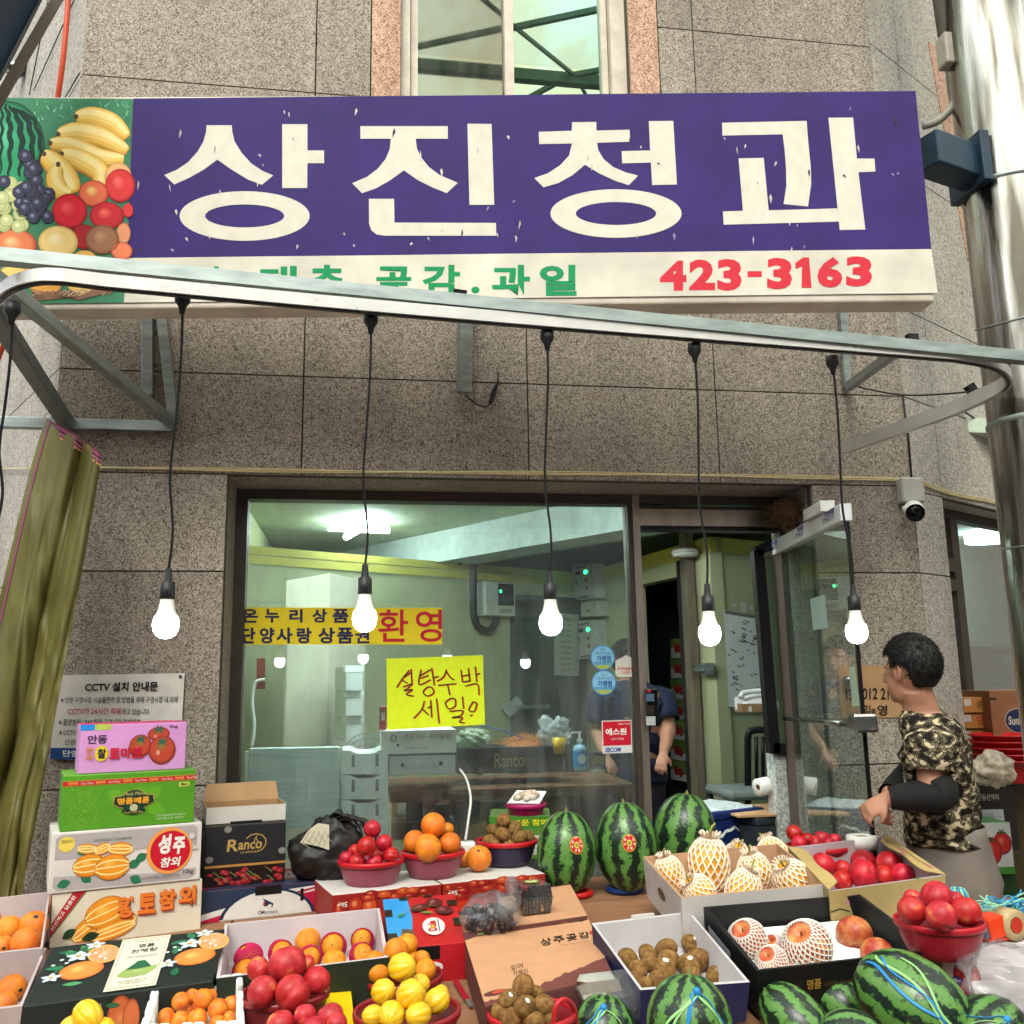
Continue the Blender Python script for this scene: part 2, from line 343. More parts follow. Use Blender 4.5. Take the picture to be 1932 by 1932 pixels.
t_ = o2+DR*1.9+NR*.45; lm_ = thing('ceiling_lamp', 'small lit ceiling lamp seen through the side window beside the column', 'lamp', t_+V((0, 0, 2.4)))
g = G(); g.lathe(t_+V((0, 0, 2.38)), [(0, 0), (.16, 0), (.16, .05), (0, .05)], 24); g.build('diffuser', [M('round_lamp_glow', '#ffffff', emit='#eefaff', es=14)], lm_)
# upper window
uw = bld
g = G(); x0, x1, z0, z1 = PXB, PXC, 3.745, 6.2; xm = (aty(966, 100).x)
fy0, fy1 = .10, .17
g.abox(x0, x0+.045, fy0-.04, fy1, z0, z1); g.abox(x1-.075, x1, fy0-.04, fy1, z0, z1); g.abox(x0+.045, x1-.075, fy0, fy1, z0, z0+.06); g.abox(xm-.022, xm+.022, fy0-.02, fy1, z0+.06, z1)
g.abox(x0+.05, x0+.085, fy0+.01, fy1, z0+.06, z1); g.abox(x1-.11, x1-.08, fy0+.01, fy1, z0+.06, z1)
uwf = g.build('upper_window', [M('ivory_window_frame', '#c9beb0', .5, var=.1)], bld)
g = G(); g.abox(x0+.085, xm-.022, .13, .136, z0+.06, z1); g.build('pane', [glass('dark_upper_glass', (.25, .3, .25), 6, .05, .02, (.50, .54, .42))], uwf)
g = G(); g.abox(xm+.022, x1-.11, .142, .148, z0+.06, z1); g.build('pane', [glass('upper_glass', (.3, .42, .36), 11, .02, .0, (.52, .74, .63))], uwf)
g = G(); g.abox(x0, x1, .3, .32, z0, z1); g.build('blind', [M('cream_blind', '#8b8f7c', .8)], uwf)
# ---- shop front
FY = .30
def fp(x, y): return aty(x, y, FY)
fx0, fxm0, fxm1, fxr = OX0+.001, fp(1193, 1200).x, fp(1215, 1200).x, OX1-.001
ztop = OZ-.001; zt0, zt1 = fp(1340, 993).z, fp(1340, 962).z
g = G()
g.abox(fx0, fx0+.05, FY, FY+.09, 0, ztop, mi=0); g.abox(fx0+.05, fxm0, FY, FY+.09, ztop-.045, ztop, mi=0); g.abox(fx0+.05, fxm0, FY, FY+.09, 0, .3, mi=0)
g.abox(fxm0, fxm0+.022, FY+.002, FY+.09, 0, ztop, mi=0); g.abox(fxm0+.022, fxm1, FY-.012, FY+.1, 0, ztop, mi=1)
g.abox(fxm1, fxr-.03, FY, FY+.09, ztop-.04, ztop, mi=0); g.abox(fxm1, fxr-.03, FY-.006, FY+.09, zt0, zt1, mi=1); g.abox(fxm1, fxr-.03, FY+.01, FY+.08, zt1, zt1+.02, mi=0); g.abox(fxm1, fxr-.03, FY+.01, FY+.08, zt0-.02, zt0, mi=3)
g.abox(fxr-.03, fxr, FY, FY+.1, 0, ztop, mi=2)
sf = g.build('shop_front_frame', [DARKFR, STAIN, M('brown_jamb', '#4d4138', .5), BLACKM], bld)
g = G(); g.abox(fx0+.05, fxm0, FY+.035, FY+.043, .3, ztop-.045); g.build('window_pane', [GLS], sf)
g = G(); g.abox(fxm1, fxr-.03, FY+.035, FY+.043, zt1+.02, ztop-.04); g.build('transom_pane', [GLSD], sf)
# ---- interior room
IW = M('interior_wall', '#b9bd92', .7, var=.06); IC = M('interior_ceiling', '#c4d2bd', .8, var=.05); IF_ = M('interior_floor', '#6b665c', .6)
g = G(); g.abox(-.9, 4.4, .345, 7.2, 2.76, 2.84); g.build('ceiling', [IC], bld)
g = G(); g.abox(-.9, -.82, .345, 7.2, 0, 2.755); g.abox(-.82, 4.4, 7.12, 7.2, 0, 2.755); g.abox(4.3, 4.4, 3.0, 7.12, 0, 2.755); g.build('interior_wall', [IW], bld)
tag((lambda g: g.build('floor', [IF_]))(G().abox(-.82, 4.3, .34, 7.1, .002, .02)), kind='structure')
g = G(); a, b = atz(700, 1082, 2.5), atz(1260, 985, 2.5); dd = (b-a).normalized(); nn = V((-dd.y, dd.x, 0)); g.box(a-dd*.8, dd*((b-a).length+.9), nn*.35, V((0, 0, .255))); g.build('ceiling_beam', [M('white_beam', '#c6d4cf', .8)], bld)
# ---- arcade roof and buildings over the street
arc = thing('arcade_roof', 'translucent market arcade roof on green steel beams mirrored in the upper window', 'roof', (0, -5.5, 6.9))
g = G(); GR = M('green_steel', '#5f8070', .5, .1)
def rz(y): return 7.0+1.6*(1-abs(y+5.5)/5.5)
for th_, sp_, wd_ in ((38, 1.45, .042), (-52, 1.9, .03)):
    d_ = V((math.cos(R(th_)), math.sin(R(th_)), 0)); n_ = V((-d_.y, d_.x, 0)); c_ = V((0, -5.5, 0))
    for k in range(-11, 12):
        o_ = c_+n_*(k*sp_); cuts = sorted([(y-o_.y)/d_.y for y in (-11, -5.5, 0)]+[-99, 99])
        for y0, y1 in ((-11, -5.5), (-5.5, 0)):
            a_, b_ = o_+d_*((y0-o_.y)/d_.y), o_+d_*((y1-o_.y)/d_.y); a_.z, b_.z = rz(y0), rz(y1); g.bar(a_, b_, wd_, wd_*1.4)
for y in (0, -5.5, -11): g.bar((-14, y, rz(y)-.06), (14, y, rz(y)-.06), .1, .14)
g.build('beam', [GR], arc)
m = bpy.data.materials.new('roof_sheet'); m.use_nodes = True; n = m.node_tree.nodes; l = m.node_tree.links; n.remove(n['Principled BSDF'])
tl = n.new('ShaderNodeBsdfTranslucent'); tp = n.new('ShaderNodeBsdfTransparent'); ms = n.new('ShaderNodeMixShader'); ms.inputs[0].default_value = .6
nz = n.new('ShaderNodeTexNoise'); nz.inputs['Scale'].default_value = .9; nz.inputs['Detail'].default_value = 6; rp = ramp(n, [(.36, (.72, .56, .3)), (.48, (.80, .84, .74)), (.7, (.88, .92, .88))]); tcx = n.new('ShaderNodeTexCoord'); mpp = n.new('ShaderNodeMapping'); mpp.inputs['Scale'].default_value = (1, .25, 1)
l.new(tcx.outputs['Object'], mpp.inputs[0]); l.new(mpp.outputs[0], nz.inputs['Vector']); l.new(nz.outputs[0], rp.inputs[0]); l.new(rp.outputs[0], tl.inputs[0]); tp.inputs[0].default_value = (.95, .97, .95, 1)
l.new(tl.outputs[0], ms.inputs[1]); l.new(tp.outputs[0], ms.inputs[2]); l.new(ms.outputs[0], n['Material Output'].inputs[0])
g = G()
for ya, yb in ((0, -5.5), (-5.5, -11)): g.hexa([(-14, yb, rz(yb)+.09), (14, yb, rz(yb)+.09), (14, ya, rz(ya)+.09), (-14, ya, rz(ya)+.09)], [(-14, yb, rz(yb)+.1), (14, yb, rz(yb)+.1), (14, ya, rz(ya)+.1), (-14, ya, rz(ya)+.1)])
g.build('sheet', [m], arc)
opp = thing('market_building', 'market buildings across the street mirrored in the shop window', 'building', (0, -11.5, 0))
g = G(); g.abox(-16, 16, -12.5, -11.4, 0, 6.6, mi=0); g.abox(-16, 16, -11.4, -11.1, 2.9, 3.9, mi=1); g.abox(-16, 16, -11.398, -10.0, 2.55, 2.62, mi=2)
for k in range(-7, 7): g.abox(k*2.2, k*2.2+1.9, -11.397, -11.3, .3, 2.4, mi=3)
g.build('wall', [M('opposite_wall', '#a8a298', .8), M('opposite_sign', '#6a6f86', .6), M('opposite_awning', '#7d8a74', .7), M('opposite_shutter', '#4a4f50', .5)], opp)

for sx_, lab in ((-1, 'building closing the market street on the left, mirrored in the glass'), (1, 'building closing the market street on the right, mirrored in the side window')):
    e_ = thing('market_building', lab, 'building', (sx_*13.5, -4, 0)); g = G(); g.abox(sx_*13.5-.5, sx_*13.5+.5, -11.3, 6, 0, 7, mi=0)
    for k in range(5): g.abox(sx_*13-.06, sx_*13+.06, -10.5+k*2.4, -8.6+k*2.4, 2.3, 3.1, mi=1+k % 2); g.abox(sx_*13-.03, sx_*13+.03, -10.5+k*2.4, -8.6+k*2.4, .4, 2.2, mi=3)
    g.build('wall', [M('end_wall', '#7d776e', .8), M('end_sign_pink', '#9a6a6c', .6), M('end_sign_white', '#a8a6a0', .6), M('opposite_shutter', '#4a4f50')], e_)
# ================================================================ SIGN, FRAMES, LAMPS, WALL FITTINGS
SO = atd(966, 380, 3.47); SB = R(-7.94); SX = V((math.cos(SB), math.sin(SB), 0)); SN = V((SX.y, -SX.x, 0))
sp = PFace(SO, SN, .0005)
sign = thing('shop_sign', 'long purple shop sign with big white Korean lettering and a fruit picture', 'sign', SO)
zt, zb = sp(966, 177).z, sp(966, 575).z
xl = SO-SX*2.1; xr = sp(1748, 400)
Lw = (xr-xl).dot(SX); D_ = .11
def sq(u, z, d=0): return V((xl.x, xl.y, 0))+SX*u+V((0, 0, z))-SN*d
g = G(); g.box(sq(0, zb, D_), SX*Lw, SN*(D_-.004), V((0, 0, zt-zb)))
VIN = M('banner_vinyl', vcol=True, rough=.6, var=.10, scale=5, spec=.12, bump=.35, bscale=7)
g.build('sign_box', [M('sign_box_white', '#c9bdb0', .6, var=.15, scale=4)], sign, bevel=.008)
PUR = '#3a2b6a'; CRM = '#d3ccc0'
g = G()
def quad(px, l, col): g.add([sp(*p, l) for p in px], [[0, 1, 2, 3]], col)
def band(pa, pb, pc, pd, l, col, n=40):       # ripple-able strip, slightly sagging cloth
    rows = []
    for i in range(9):
        t = i/8; row = []
        for k in range(n+1):
            s_ = k/n; a = V((pa[0]+(pb[0]-pa[0])*s_, pa[1]+(pb[1]-pa[1])*s_)); b = V((pd[0]+(pc[0]-pd[0])*s_, pd[1]+(pc[1]-pd[1])*s_)); p = a.lerp(b, t)
            row.append(sp(p.x, p.y, l)+SN*(.0005*math.sin(p.x*.013+p.y*.03)))
        rows.append(row)
    g.grid(rows, col)
band((252, 186), (1727, 172), (1757, 470), (240, 487), 2, PUR); band((240, 487), (1757, 470), (1769, 553), (234, 571), 2, CRM)
g.build('banner_face', [VIN], sign)
# picture panel: printed fruit still life
g = G(); quad([(-60, 184), (251, 187), (234, 571), (-70, 575)], 2, '#3f7a5c')
sA = 1.0
def pd(x, y, rx, ry, c, e, hi=(-.2, -.25), h=None, l=3): g.disc(sp, x, y, rx, ry, c, l, e, hi, hicol=h)
Z1 = .33422
def z1d(x, y, rx, ry, c, e, l=3, h=None, rot=0): g.disc(sp, x*Z1, y*Z1, rx*Z1, ry*Z1, c, l, e, (-.2, -.3), hicol=h, rot=rot)
for i in range(90):
    x, y = rnd.uniform(60, 248), rnd.uniform(188, 235); dx, dy = rnd.uniform(-14, 14), rnd.uniform(-12, -3)
    g.add([sp(x, y, 2.5), sp(x+2.5, y, 2.5), sp(x+dx, max(188, y+dy), 2.5)], [[0, 1, 2]], rnd.choice(['#2f6f50', '#6bb294', '#17503a', '#8fcfb0']))
z1d(40, 830, 215, 260, '#2f8f63', '#153a30', 3, '#5cc596')
for k, (x, w_) in enumerate(((8, 16), (60, 26), (125, 30), (185, 28), (230, 20))):
    P_ = [(p.x, p.y) for p in spline([V(((x*.35+8)*Z1, 580*Z1+k*3, 0)), V(((x*.8+6)*Z1, 680*Z1, 0)), V((x*Z1, 830*Z1, 0)), V(((x*.9-4)*Z1, 1000*Z1, 0))], 6)]
    g.stroke(sp, [(a+2.2*math.sin(j*1.7+k), b) for j, (a, b) in enumerate(P_)], lambda q: w_*Z1*(.4+.8*math.sin(math.pi*q)), '#16302c', 3.4)
for i, (pts, w_) in enumerate((([(430, 660), (520, 650), (640, 690), (720, 770)], 85), ([(330, 760), (430, 740), (580, 770), (720, 850)], 90), ([(285, 810), (400, 815), (560, 880), (700, 900)], 80), ([(350, 870), (440, 890), (560, 960), (570, 1060)], 95), ([(250, 870), (330, 940), (390, 1030), (410, 1085)], 110), ([(330, 930), (310, 1000), (340, 1070), (400, 1100)], 80))):
    P_ = [(p.x, p.y) for p in spline([V((a*Z1, b*Z1, 0)) for a, b in pts], 7)]
    tp = lambda k: (lambda q: w_*Z1*1.35*k*max(.12, math.sin(math.pi*min(1, .06+.9*q))**.45))
    for j, (dy, k, c) in enumerate(((4, 1.0, '#8f6a2c'), (2.5, .93, '#c08f3c'), (0, .84, '#dcae52'), (-2.5, .6, '#e8c470'), (-5, .3, '#f0d898'))): g.stroke(sp, [(x, y+dy) for x, y in P_], tp(k), c, 3.5+i*.3+j*.05)
    g.disc(sp, P_[0][0], P_[0][1], 4.5, 5, '#5a4030', 3.8+i*.3)
z1d(670, 1000, 75, 80, '#e9b07a', '#c98a5a', 6); z1d(680, 1050, 85, 95, '#d23a3c', '#9c1b28', 6.4, '#f07068'); z1d(530, 1095, 85, 75, '#d86a4a', '#a8352e', 6.6, '#eccb80')
z1d(395, 1195, 100, 100, '#cf2434', '#8f1420', 7, '#f05a5a'); z1d(605, 1220, 98, 78, '#c02a34', '#8c1522', 7, '#ea6a5a'); z1d(725, 1190, 30, 40, '#d23a3c', '#9c1b28', 6.9)
z1d(480, 1340, 80, 70, '#a52430', '#7c1520', 7.1); z1d(580, 1355, 95, 83, '#96664e', '#6d4430', 7.6, '#b98a6c'); z1d(330, 1370, 112, 93, '#e8c885', '#c99a50', 7.4, '#f6e6b8'); z1d(85, 1390, 125, 95, '#d9784e', '#b03a34', 7.4, '#efc08a'); z1d(690, 1420, 60, 50, '#df7a58', '#b84a3c', 7.6); z1d(700, 1320, 40, 60, '#d8906a', '#a85a40', 7.2)
z1d(80, 1560, 90, 60, '#ecc070', '#c08a40', 7.5); z1d(230, 1540, 90, 60, '#ecb060', '#c08040', 7.6); z1d(480, 1470, 70, 55, '#e6b060', '#be8038', 7.5); z1d(260, 1620, 90, 50, '#dfa050', '#b07830', 7.8); z1d(470, 1620, 85, 40, '#e8c060', '#c09038', 7.8)
for i in range(34):
    x, y = rnd.gauss(180, 62), rnd.uniform(880, 1270); x = 180+(x-180)*(1-abs(y-1040)/420); z1d(x+((y-880)*.08), y, 37, 37, '#3a3a50', '#1a1824', 8+i*.02, '#8a8ca8')
for i in range(16):
    z1d(rnd.uniform(0, 130), rnd.uniform(1030, 1290), 40, 38, '#b9bd86', '#8a9060', 7.9+i*.02, '#e0e4b8')
for k in range(14):
    g.stroke(sp, [(62+k*11, 560-abs(k-6)*.4), (80+k*11, 552-k*.8), (98+k*10.4, 566-k*1.5)], 3.2, rnd.choice(['#b08a74', '#8a6552', '#c7a890']), 8)
for k in range(6): g.stroke(sp, [(60, 547+k*4.2), (150, 566-k*1.2), (228, 545-k*3)], 2, '#8a6552', 8.2)
g.build('fruit_picture', [PRINTM], sign)
# big letters traced stroke by stroke
def letters(polys, ox, holes=()):
    g = G()
    for p in polys: g.prism([sp(ox+x*Z1, y*Z1, 4) for x, y in p], SN*.0003, CRM)
    for (cx, cy_, ax, ay, bx, by) in holes:
        n = 48; ring = []
        for rx, ry in ((ax, ay), (bx, by)): ring.append([sp(ox+(cx+rx*math.cos(2*math.pi*k/n))*Z1, (cy_+ry*math.sin(2*math.pi*k/n))*Z1, 5) for k in range(n)])
        g.add(ring[0]+ring[1], [[k, (k+1) % n, n+(k+1) % n, n+k] for k in range(n)], CRM)
    g.build('letter', [PRINTM], sign)
letters([[(1167, 709), (1309, 709), (1312, 745), (1325, 800), (1365, 865), (1420, 925), (1480, 965), (1543, 992), (1480, 1045), (1400, 1015), (1310, 960), (1228, 903), (1150, 960), (1070, 1005), (985, 1043), (928, 990), (1000, 960), (1060, 920), (1115, 860), (1150, 800), (1165, 745)],
         [(1594, 703), (1736, 703), (1736, 851), (1830, 851), (1830, 923), (1736, 923), (1735, 1063), (1594, 1063)]], 0, [(1382, 1221, 367, 140, 223, 65)])
letters([[(103, 714), (596, 714), (596, 785), (415, 785), (422, 840), (445, 890), (490, 945), (550, 990), (652, 1034), (590, 1092), (510, 1060), (430, 1020), (348, 963), (270, 1020), (190, 1065), (112, 1092), (57, 1036), (140, 1000), (200, 955), (245, 900), (268, 845), (275, 785), (103, 785)],
         [(707, 700), (843, 702), (858, 1158), (718, 1158)], [(151, 1124), (293, 1124), (295, 1258), (868, 1260), (869, 1332), (240, 1332), (195, 1325), (165, 1302), (152, 1265)]], 645.7)
letters([[(1297, 692), (1434, 690), (1435, 739), (1622, 734), (1624, 802), (1438, 808), (1445, 850), (1475, 900), (1530, 945), (1600, 975), (1670, 993), (1617, 1047), (1540, 1022), (1450, 980), (1370, 932), (1300, 990), (1220, 1035), (1136, 1059), (1084, 1007), (1160, 980), (1230, 935), (1280, 880), (1297, 812), (1112, 815), (1109, 746), (1296, 740)],
         [(1730, 686), (1868, 684), (1889, 1043), (1749, 1046), (1742, 919), (1580, 924), (1577, 855), (1738, 851)]], 645.7, [(1545, 1207, 370, 137, 227, 65)])
letters([[(227, 695), (704, 684), (712, 790), (728, 950), (730, 1040), (712, 1167), (574, 1153), (590, 1050), (588, 950), (580, 850), (569, 760), (229, 767)],
         [(232, 1195), (345, 1192), (320, 896), (462, 893), (490, 1189), (877, 1178), (888, 1252), (236, 1270)], [(827, 667), (966, 665), (988, 897), (1087, 897), (1092, 970), (996, 974), (1035, 1297), (891, 1300)]], 1286.2)
g = G()
for ch, x0, x1, y0, y1 in (('밤', 372, 420, 562, 503), ('대', 491, 560, 560, 502), ('추', 584, 650, 560, 500), ('곶', 710, 776, 555, 503), ('감', 797, 868, 559, 500), ('.', 889, 905, 554, 541), ('과', 928, 1000, 558, 500), ('일', 1018, 1088, 558, 500)):
    g.text(sp, ch, x0, y0, x1, y1, '#178a55', 4, .035)
g.build('green_lettering', [PRINTM], sign)
g = G()
for ch, x0, x1, y0, y1 in (('4', 1245, 1295, 549, 492), ('2', 1300, 1349, 548, 490), ('3', 1353, 1399, 549, 489), ('-', 1410, 1437, 523, 512), ('3', 1447, 1494, 546, 487), ('1', 1504, 1531, 543, 486), ('6', 1542, 1589, 543, 485), ('3', 1596, 1645, 541, 484)):
    g.text(sp, ch, x0, y0, x1, y1, '#c9303f', 4, .05) if ch != '1' else g.pol(sp, [(1512, 543), (1531, 543), (1526, 486), (1515, 486), (1500, 497), (1501, 508), (1513, 503)], '#c9303f', 4)
g.build('phone_number', [PRINTM], sign)
g = G()         # bird lime and dirt streaks
for i in range(75):
    x, y = rnd.uniform(260, 1730), rnd.uniform(190, 470); L_ = rnd.uniform(5, 20); wd = rnd.uniform(1.2, 3.2); dx = rnd.uniform(-4, 4)
    g.add([sp(x, y, 6), sp(x+wd, y+L_*.4, 6), sp(x+dx, y+L_, 6), sp(x-wd, y+L_*.35, 6)], [[0, 1, 2, 3]], rnd.choice(['#b9b3ac', '#aaa39c', '#c8c4bd', '#3a3444', '#8a80a0']))
g.build('dirt_streaks', [PRINTM], sign)
# ---- awning frame (galvanised tubes) with the lamp rail
fr = thing('awning_frame', 'galvanised steel awning frame with a curved white rail above the stall', 'awning frame', atd(966, 600, 2.7))
RA, RB = atd(-60, 478, 2.38), atd(1990, 681, 3.16)
g = G(); g.bar(RA, RB, .04, .036, col=None); g.build('front_tube', [STEEL], fr)
rail_z = 2.515
pa = atz(60, 525, rail_z); pb = atz(1850, 690, rail_z)
lft = [atz(x, y, rail_z) for x, y in ((-70, 640), (-30, 590), (0, 556), (30, 534), (75, 522), (120, 522))]
ra2 = atz(1800, 674, rail_z)
rgt = [atz(x, y, rail_z) for x, y in ((1800, 671), (1870, 685), (1900, 706), (1893, 726), (1850, 748), (1780, 778), (1590, 846))]
path = spline(lft, 5)+spline([atz(200, 532, rail_z), atz(600, 570, rail_z), atz(1000, 605, rail_z), atz(1400, 638, rail_z)], 3)+spline(rgt, 6)
g = G()
def ribbon(path, h, t):
    rows = [[], [], [], []]
    for i, p in enumerate(path):
        d = (path[min(i+1, len(path)-1)]-path[max(i-1, 0)]); d.z = 0; d.normalize(); n = V((d.y, -d.x, 0))
        for r_, (a, b) in zip(rows, ((1, 0), (1, 1), (-1, 1), (-1, 0))): r_.append(p+n*(a*t/2)+V((0, 0, (b-.5)*h*(1+.6*max(0, min(1, (i/len(path)-.62)*5))))))
    rows.append(rows[0]); return rows
g.grid(ribbon(path, .034, .026), smooth=False); g.build('curved_rail', [ALU], fr)
g = G(); g.grid(ribbon([p-V((0, 0, .0195)) for p in path], .006, .010), smooth=False); g.build('rail_slot', [BLACKM], fr)
W0 = lambda x, y: aty(x, y, -.03)
def tb(a, b, wd=.04, ht=.04, nm='strut', m=STEEL):
    g = G(); g.bar(a, b, wd, ht); return g.build(nm, [m], fr, bevel=.003)
tb(W0(326, 806), W0(-90, 795), .04, .045, 'wall_tube'); tb(W0(322, 796), atz(-40, 500, 2.60), nm='diagonal_tube')
tb(W0(279, 575), W0(279, 748), .045, .045, 'upright'); tb(W0(303, 578), W0(328, 800), .04, .04, 'upright'); tb(aty(128, 802, -.035), atz(-30, 560, 2.56), .05, .05, 'diagonal_tube', M('dull_steel', '#6e7472', .5, .6, var=.15))
tb(W0(876, 560)+V((0, -.06, 0)), W0(874, 745)+V((0, -.03, 0)), .06, .045, 'upright')
tb(W0(1584, 570)+V((0, -.02, 0)), W0(1598, 732), .035, .035, 'upright'); tb(W0(1600, 730), aty(1728, 636, -.75), .035, .04, 'diagonal_tube')
for a_, b_ in ((atd(868, 548, 2.8), atd(866, 566, 2.8)), (aty(1712, 640, -.8), aty(1730, 640, -.8)), (aty(1826, 738, -.55), aty(1838, 730, -.55))): g = G(); g.bar(a_, b_, .04, .03, up=V((0, 1, .01))); g.build('bracket', [BLACKM], fr)
# ---- pendant lamps
BULB = M('glowing_bulb', '#ffffff', .3, emit='#f4f8ff', es=12, var=0); BULBN = M('bulb_collar', '#e3e0da', .35, var=0)
def lamp(i, top, mid, bot, D, label):
    # top of cord (px), socket top (px)
    T = atd(*top, D); B_ = atd(*bot, D); mdl = atd(*mid, D)
    t = thing('pendant_lamp', label, 'lamp', T, 'bare bulbs hanging over the stall')
    g = G(); g.lathe(T-V((0, 0, .035)), [(0, .04), (.02, .04), (.02, .015), (.01, .0), (.006, -.02), (0, -.02)], 14); g.build('cord_clip', [BLACK], t)
    g = G(); g.tube(spline([T, T.lerp(mdl, .5)+V((.004, 0, 0)), mdl, mdl.lerp(B_, .4)+V((-.008, 0, 0)), mdl.lerp(B_, .75)+V((.006, 0, 0)), B_], 6), .0037, 6); g.build('cord', [BLACK], t)
    if i == 0: return t
    g = G(); g.lathe(B_, [(0, .004), (.008, .004), (.011, -.03), (.019, -.034), (.0195, -.078), (.0185, -.079), (0, -.079)], 24); g.build('socket', [BLACK], t)
    g = G(); g.lathe(B_, [(.0175, -.076), (.018, -.088), (.0215, -.107), (.029, -.124)], 28); g.build('bulb_collar', [BULBN], t)
    g = G(); g.lathe(B_, [(.029, -.124), (.0325, -.137), (.0335, -.147), (.031, -.162), (.024, -.174), (.013, -.181), (.0, -.183)], 28); g.build('bulb', [BULB], t)
    return t
lamp(0, (24, 575), (10, 760), (-3, 980), 2.42, 'hanging black lamp cord at the far left edge beside the green curtain')
lamp(1, (345, 556), (333, 780), (318, 1075), 2.52, 'glowing bulb on black cord hanging over the notice board, leftmost lit bulb')
lamp(2, (700, 595), (692, 800), (689, 1068), 2.63, 'glowing bulb on black cord hanging in front of the yellow welcome banner')
lamp(3, (1032, 628), (1031, 800), (1037, 1080), 2.75, 'glowing bulb on black cord in front of the window beside the mounted control boxes')
lamp(4, (1310, 652), (1318, 850), (1334, 1104), 2.87, 'glowing bulb on black cord hanging in front of the open doorway')
lamp(5, (1570, 676), (1585, 870), (1609, 1105), 3.0, 'glowing bulb on black cord at the glass door near the man')
# ---- left: hanging tarpaulin curtain
cl = thing('tarpaulin_curtain', 'olive green tarpaulin curtain gathered at the left of the stall', 'curtain', aty(90, 800, -.35))
OLV = M('olive_tarpaulin', '#5f5a2c', .5, var=.14, scale=6, spec=.35, bump=.25, bscale=260); 
def cpt(x, y, d): return aty(x, y, -.30-d)
rows = []; NR_, NC_ = 60, 110
for i in range(NR_+1):
    t = i/NR_; y = 790+t*950
    xl_ = 88-150*min(1, t*1.35)**.85-20*t; xr_ = 192-10*t-150*t**1.05
    row = []
    for k in range(NC_+1):
        s_ = k/NC_
        ytop = (790+min(1, s_*2.2)*25+max(0, s_-.45)*75)
        yy = ytop+(1735-ytop)*t
        fold = .10*abs(math.sin(s_*4.4+t*.7+.5*noise.noise(V((s_*2, t*3, 7)))+.2))+.05*abs(math.sin(s_*9.5-t*2.2+noise.noise(V((s_*3, t*4, 1)))))*max(0, min(1, (s_-.3)*4))+.02*abs(math.sin(s_*21+t*5))*max(0, min(1, (s_-.55)*4))
        fold += .035*noise.noise(V((s_*4, t*5, 0)))+.07*max(0, .35-abs(noise.noise(V((s_*4-t*4, t*5, 3)))))*min(1, t*5)
        row.append(cpt(xl_+(xr_-xl_)*s_, yy, (fold*(.5+.7*t)+.05*s_)*1.0))
    rows.append(row)
g = G(); g.grid(rows); cloth = g.build('cloth', [OLV], cl); sd_ = cloth.modifiers.new('solid', 'SOLIDIFY'); sd_.thickness = .002
g = G()
tr_cols = ['#7e3a55', '#94507a', '#4a2038', '#a06078', '#7e3a55', '#c08a5a']
for j in range(6):
    a = [[rows[0][k]+V((0, -.004, -.0085*j)) for k in range(NC_+1)], [rows[0][k]+V((0, -.004, -.0085*(j+1))) for k in range(NC_+1)]]
    g.grid(a, tr_cols[j])
for j, off in enumerate((0, 1, 2)):
    kk = 7+off; a = [[rows[i][kk]+V((0, -.004, 0)) for i in range(NR_+1)], [rows[i][kk+1]+V((0, -.004, 0)) for i in range(NR_+1)]]
    g.grid(a, ['#7e3a55', '#94507a', '#5a2840'][j])
g.build('striped_hem', [PRINTM], cl)
g = G(); c = rows[0][3]; g.tube([c+V((.014*math.cos(a), 0, .012+.014*math.sin(a))) for a in [k*.35 for k in range(19)]], .002, 6); g.build('hook_ring', [STEEL], cl)
# ---- cables, hose, fittings on wall
g = G()
for dz, ph in ((0, 0), (.008, 1.3), (-.007, 2.2)):
    pts = [atp(x, y, V((-1.277, 0, 0))+NL*.012, NL) for x, y in ((-30, 884), (60, 884))] + [aty(x, y, -.01)+V((0, 0, dz*math.sin(x*.006+ph))) for x, y in ((120, 882), (190, 883), (330, 885), (500, 887), (690, 889), (900, 891), (1100, 894), (1300, 897), (1500, 900), (1716, 904))]
    pts += [atp(x, y, V((2.577, 0, 0))+NR*.012, NR)+V((0, 0, dz)) for x, y in ((1735, 909), (1800, 932), (1880, 948), (1960, 972))]
    g.tube(spline(pts, 4), .0035, 5)
tag(g.build('wall_cable', [M('cream_cable', '#c9b98c', .5)]), 'cream cables strung along the granite wall above the shop window', 'cable')
g = G(); pl = lambda x, y: atp(x, y, V((-1.277, 0, 0))+NL*.12, NL)
g.tube(spline([pl(132, -60), pl(124, 60), pl(108, 190), pl(60, 480), pl(25, 600), pl(-20, 720)], 6), .012, 8); tag(g.build('hose', [M('orange_hose', '#c2401c', .4)]), 'orange hose running down the left side wall behind the sign', 'hose')
g = G(); pl2 = lambda x, y: atp(x, y, V((-1.277, 0, 0))+NL*.01, NL)
for pts, lab in ((((95, -20), (55, 180)), 'longest thin black wire on the pale left side wall'), (((140, 0), (64, 170)), 'thin black wire crossing the left side wall beside the orange hose'), (((150, 138), (122, 185)), 'short thin black wire at the left building corner above the sign')):
    g = G(); g.tube([pl2(*p) for p in pts], .003, 5); tag(g.build('thin_wire', [BLACK]), lab, 'wire')
cn = thing('wall_vent', 'small chrome vent hood on the left side wall', 'vent', pl2(42, 120))
c = pl2(44, 122); g = G(); g.lathe(c, [(0, 0), (.035, 0), (.045, .06), (.045, .1), (.036, .098), (.034, .03)], 20, axis=NL*1.0+V((.4, 0, -.9))); g.build('hood', [M('chrome', '#b9b9b9', .15, .95)], cn)
g = G(); g.lathe(c, [(.06, 0), (.06, .012), (0, .012)], 20, axis=NL); g.build('flange', [STEEL], cn)
aw = thing('blue_canopy', 'dark blue canopy corner at the upper left edge above the street', 'canopy', atd(0, 60, 3.0))
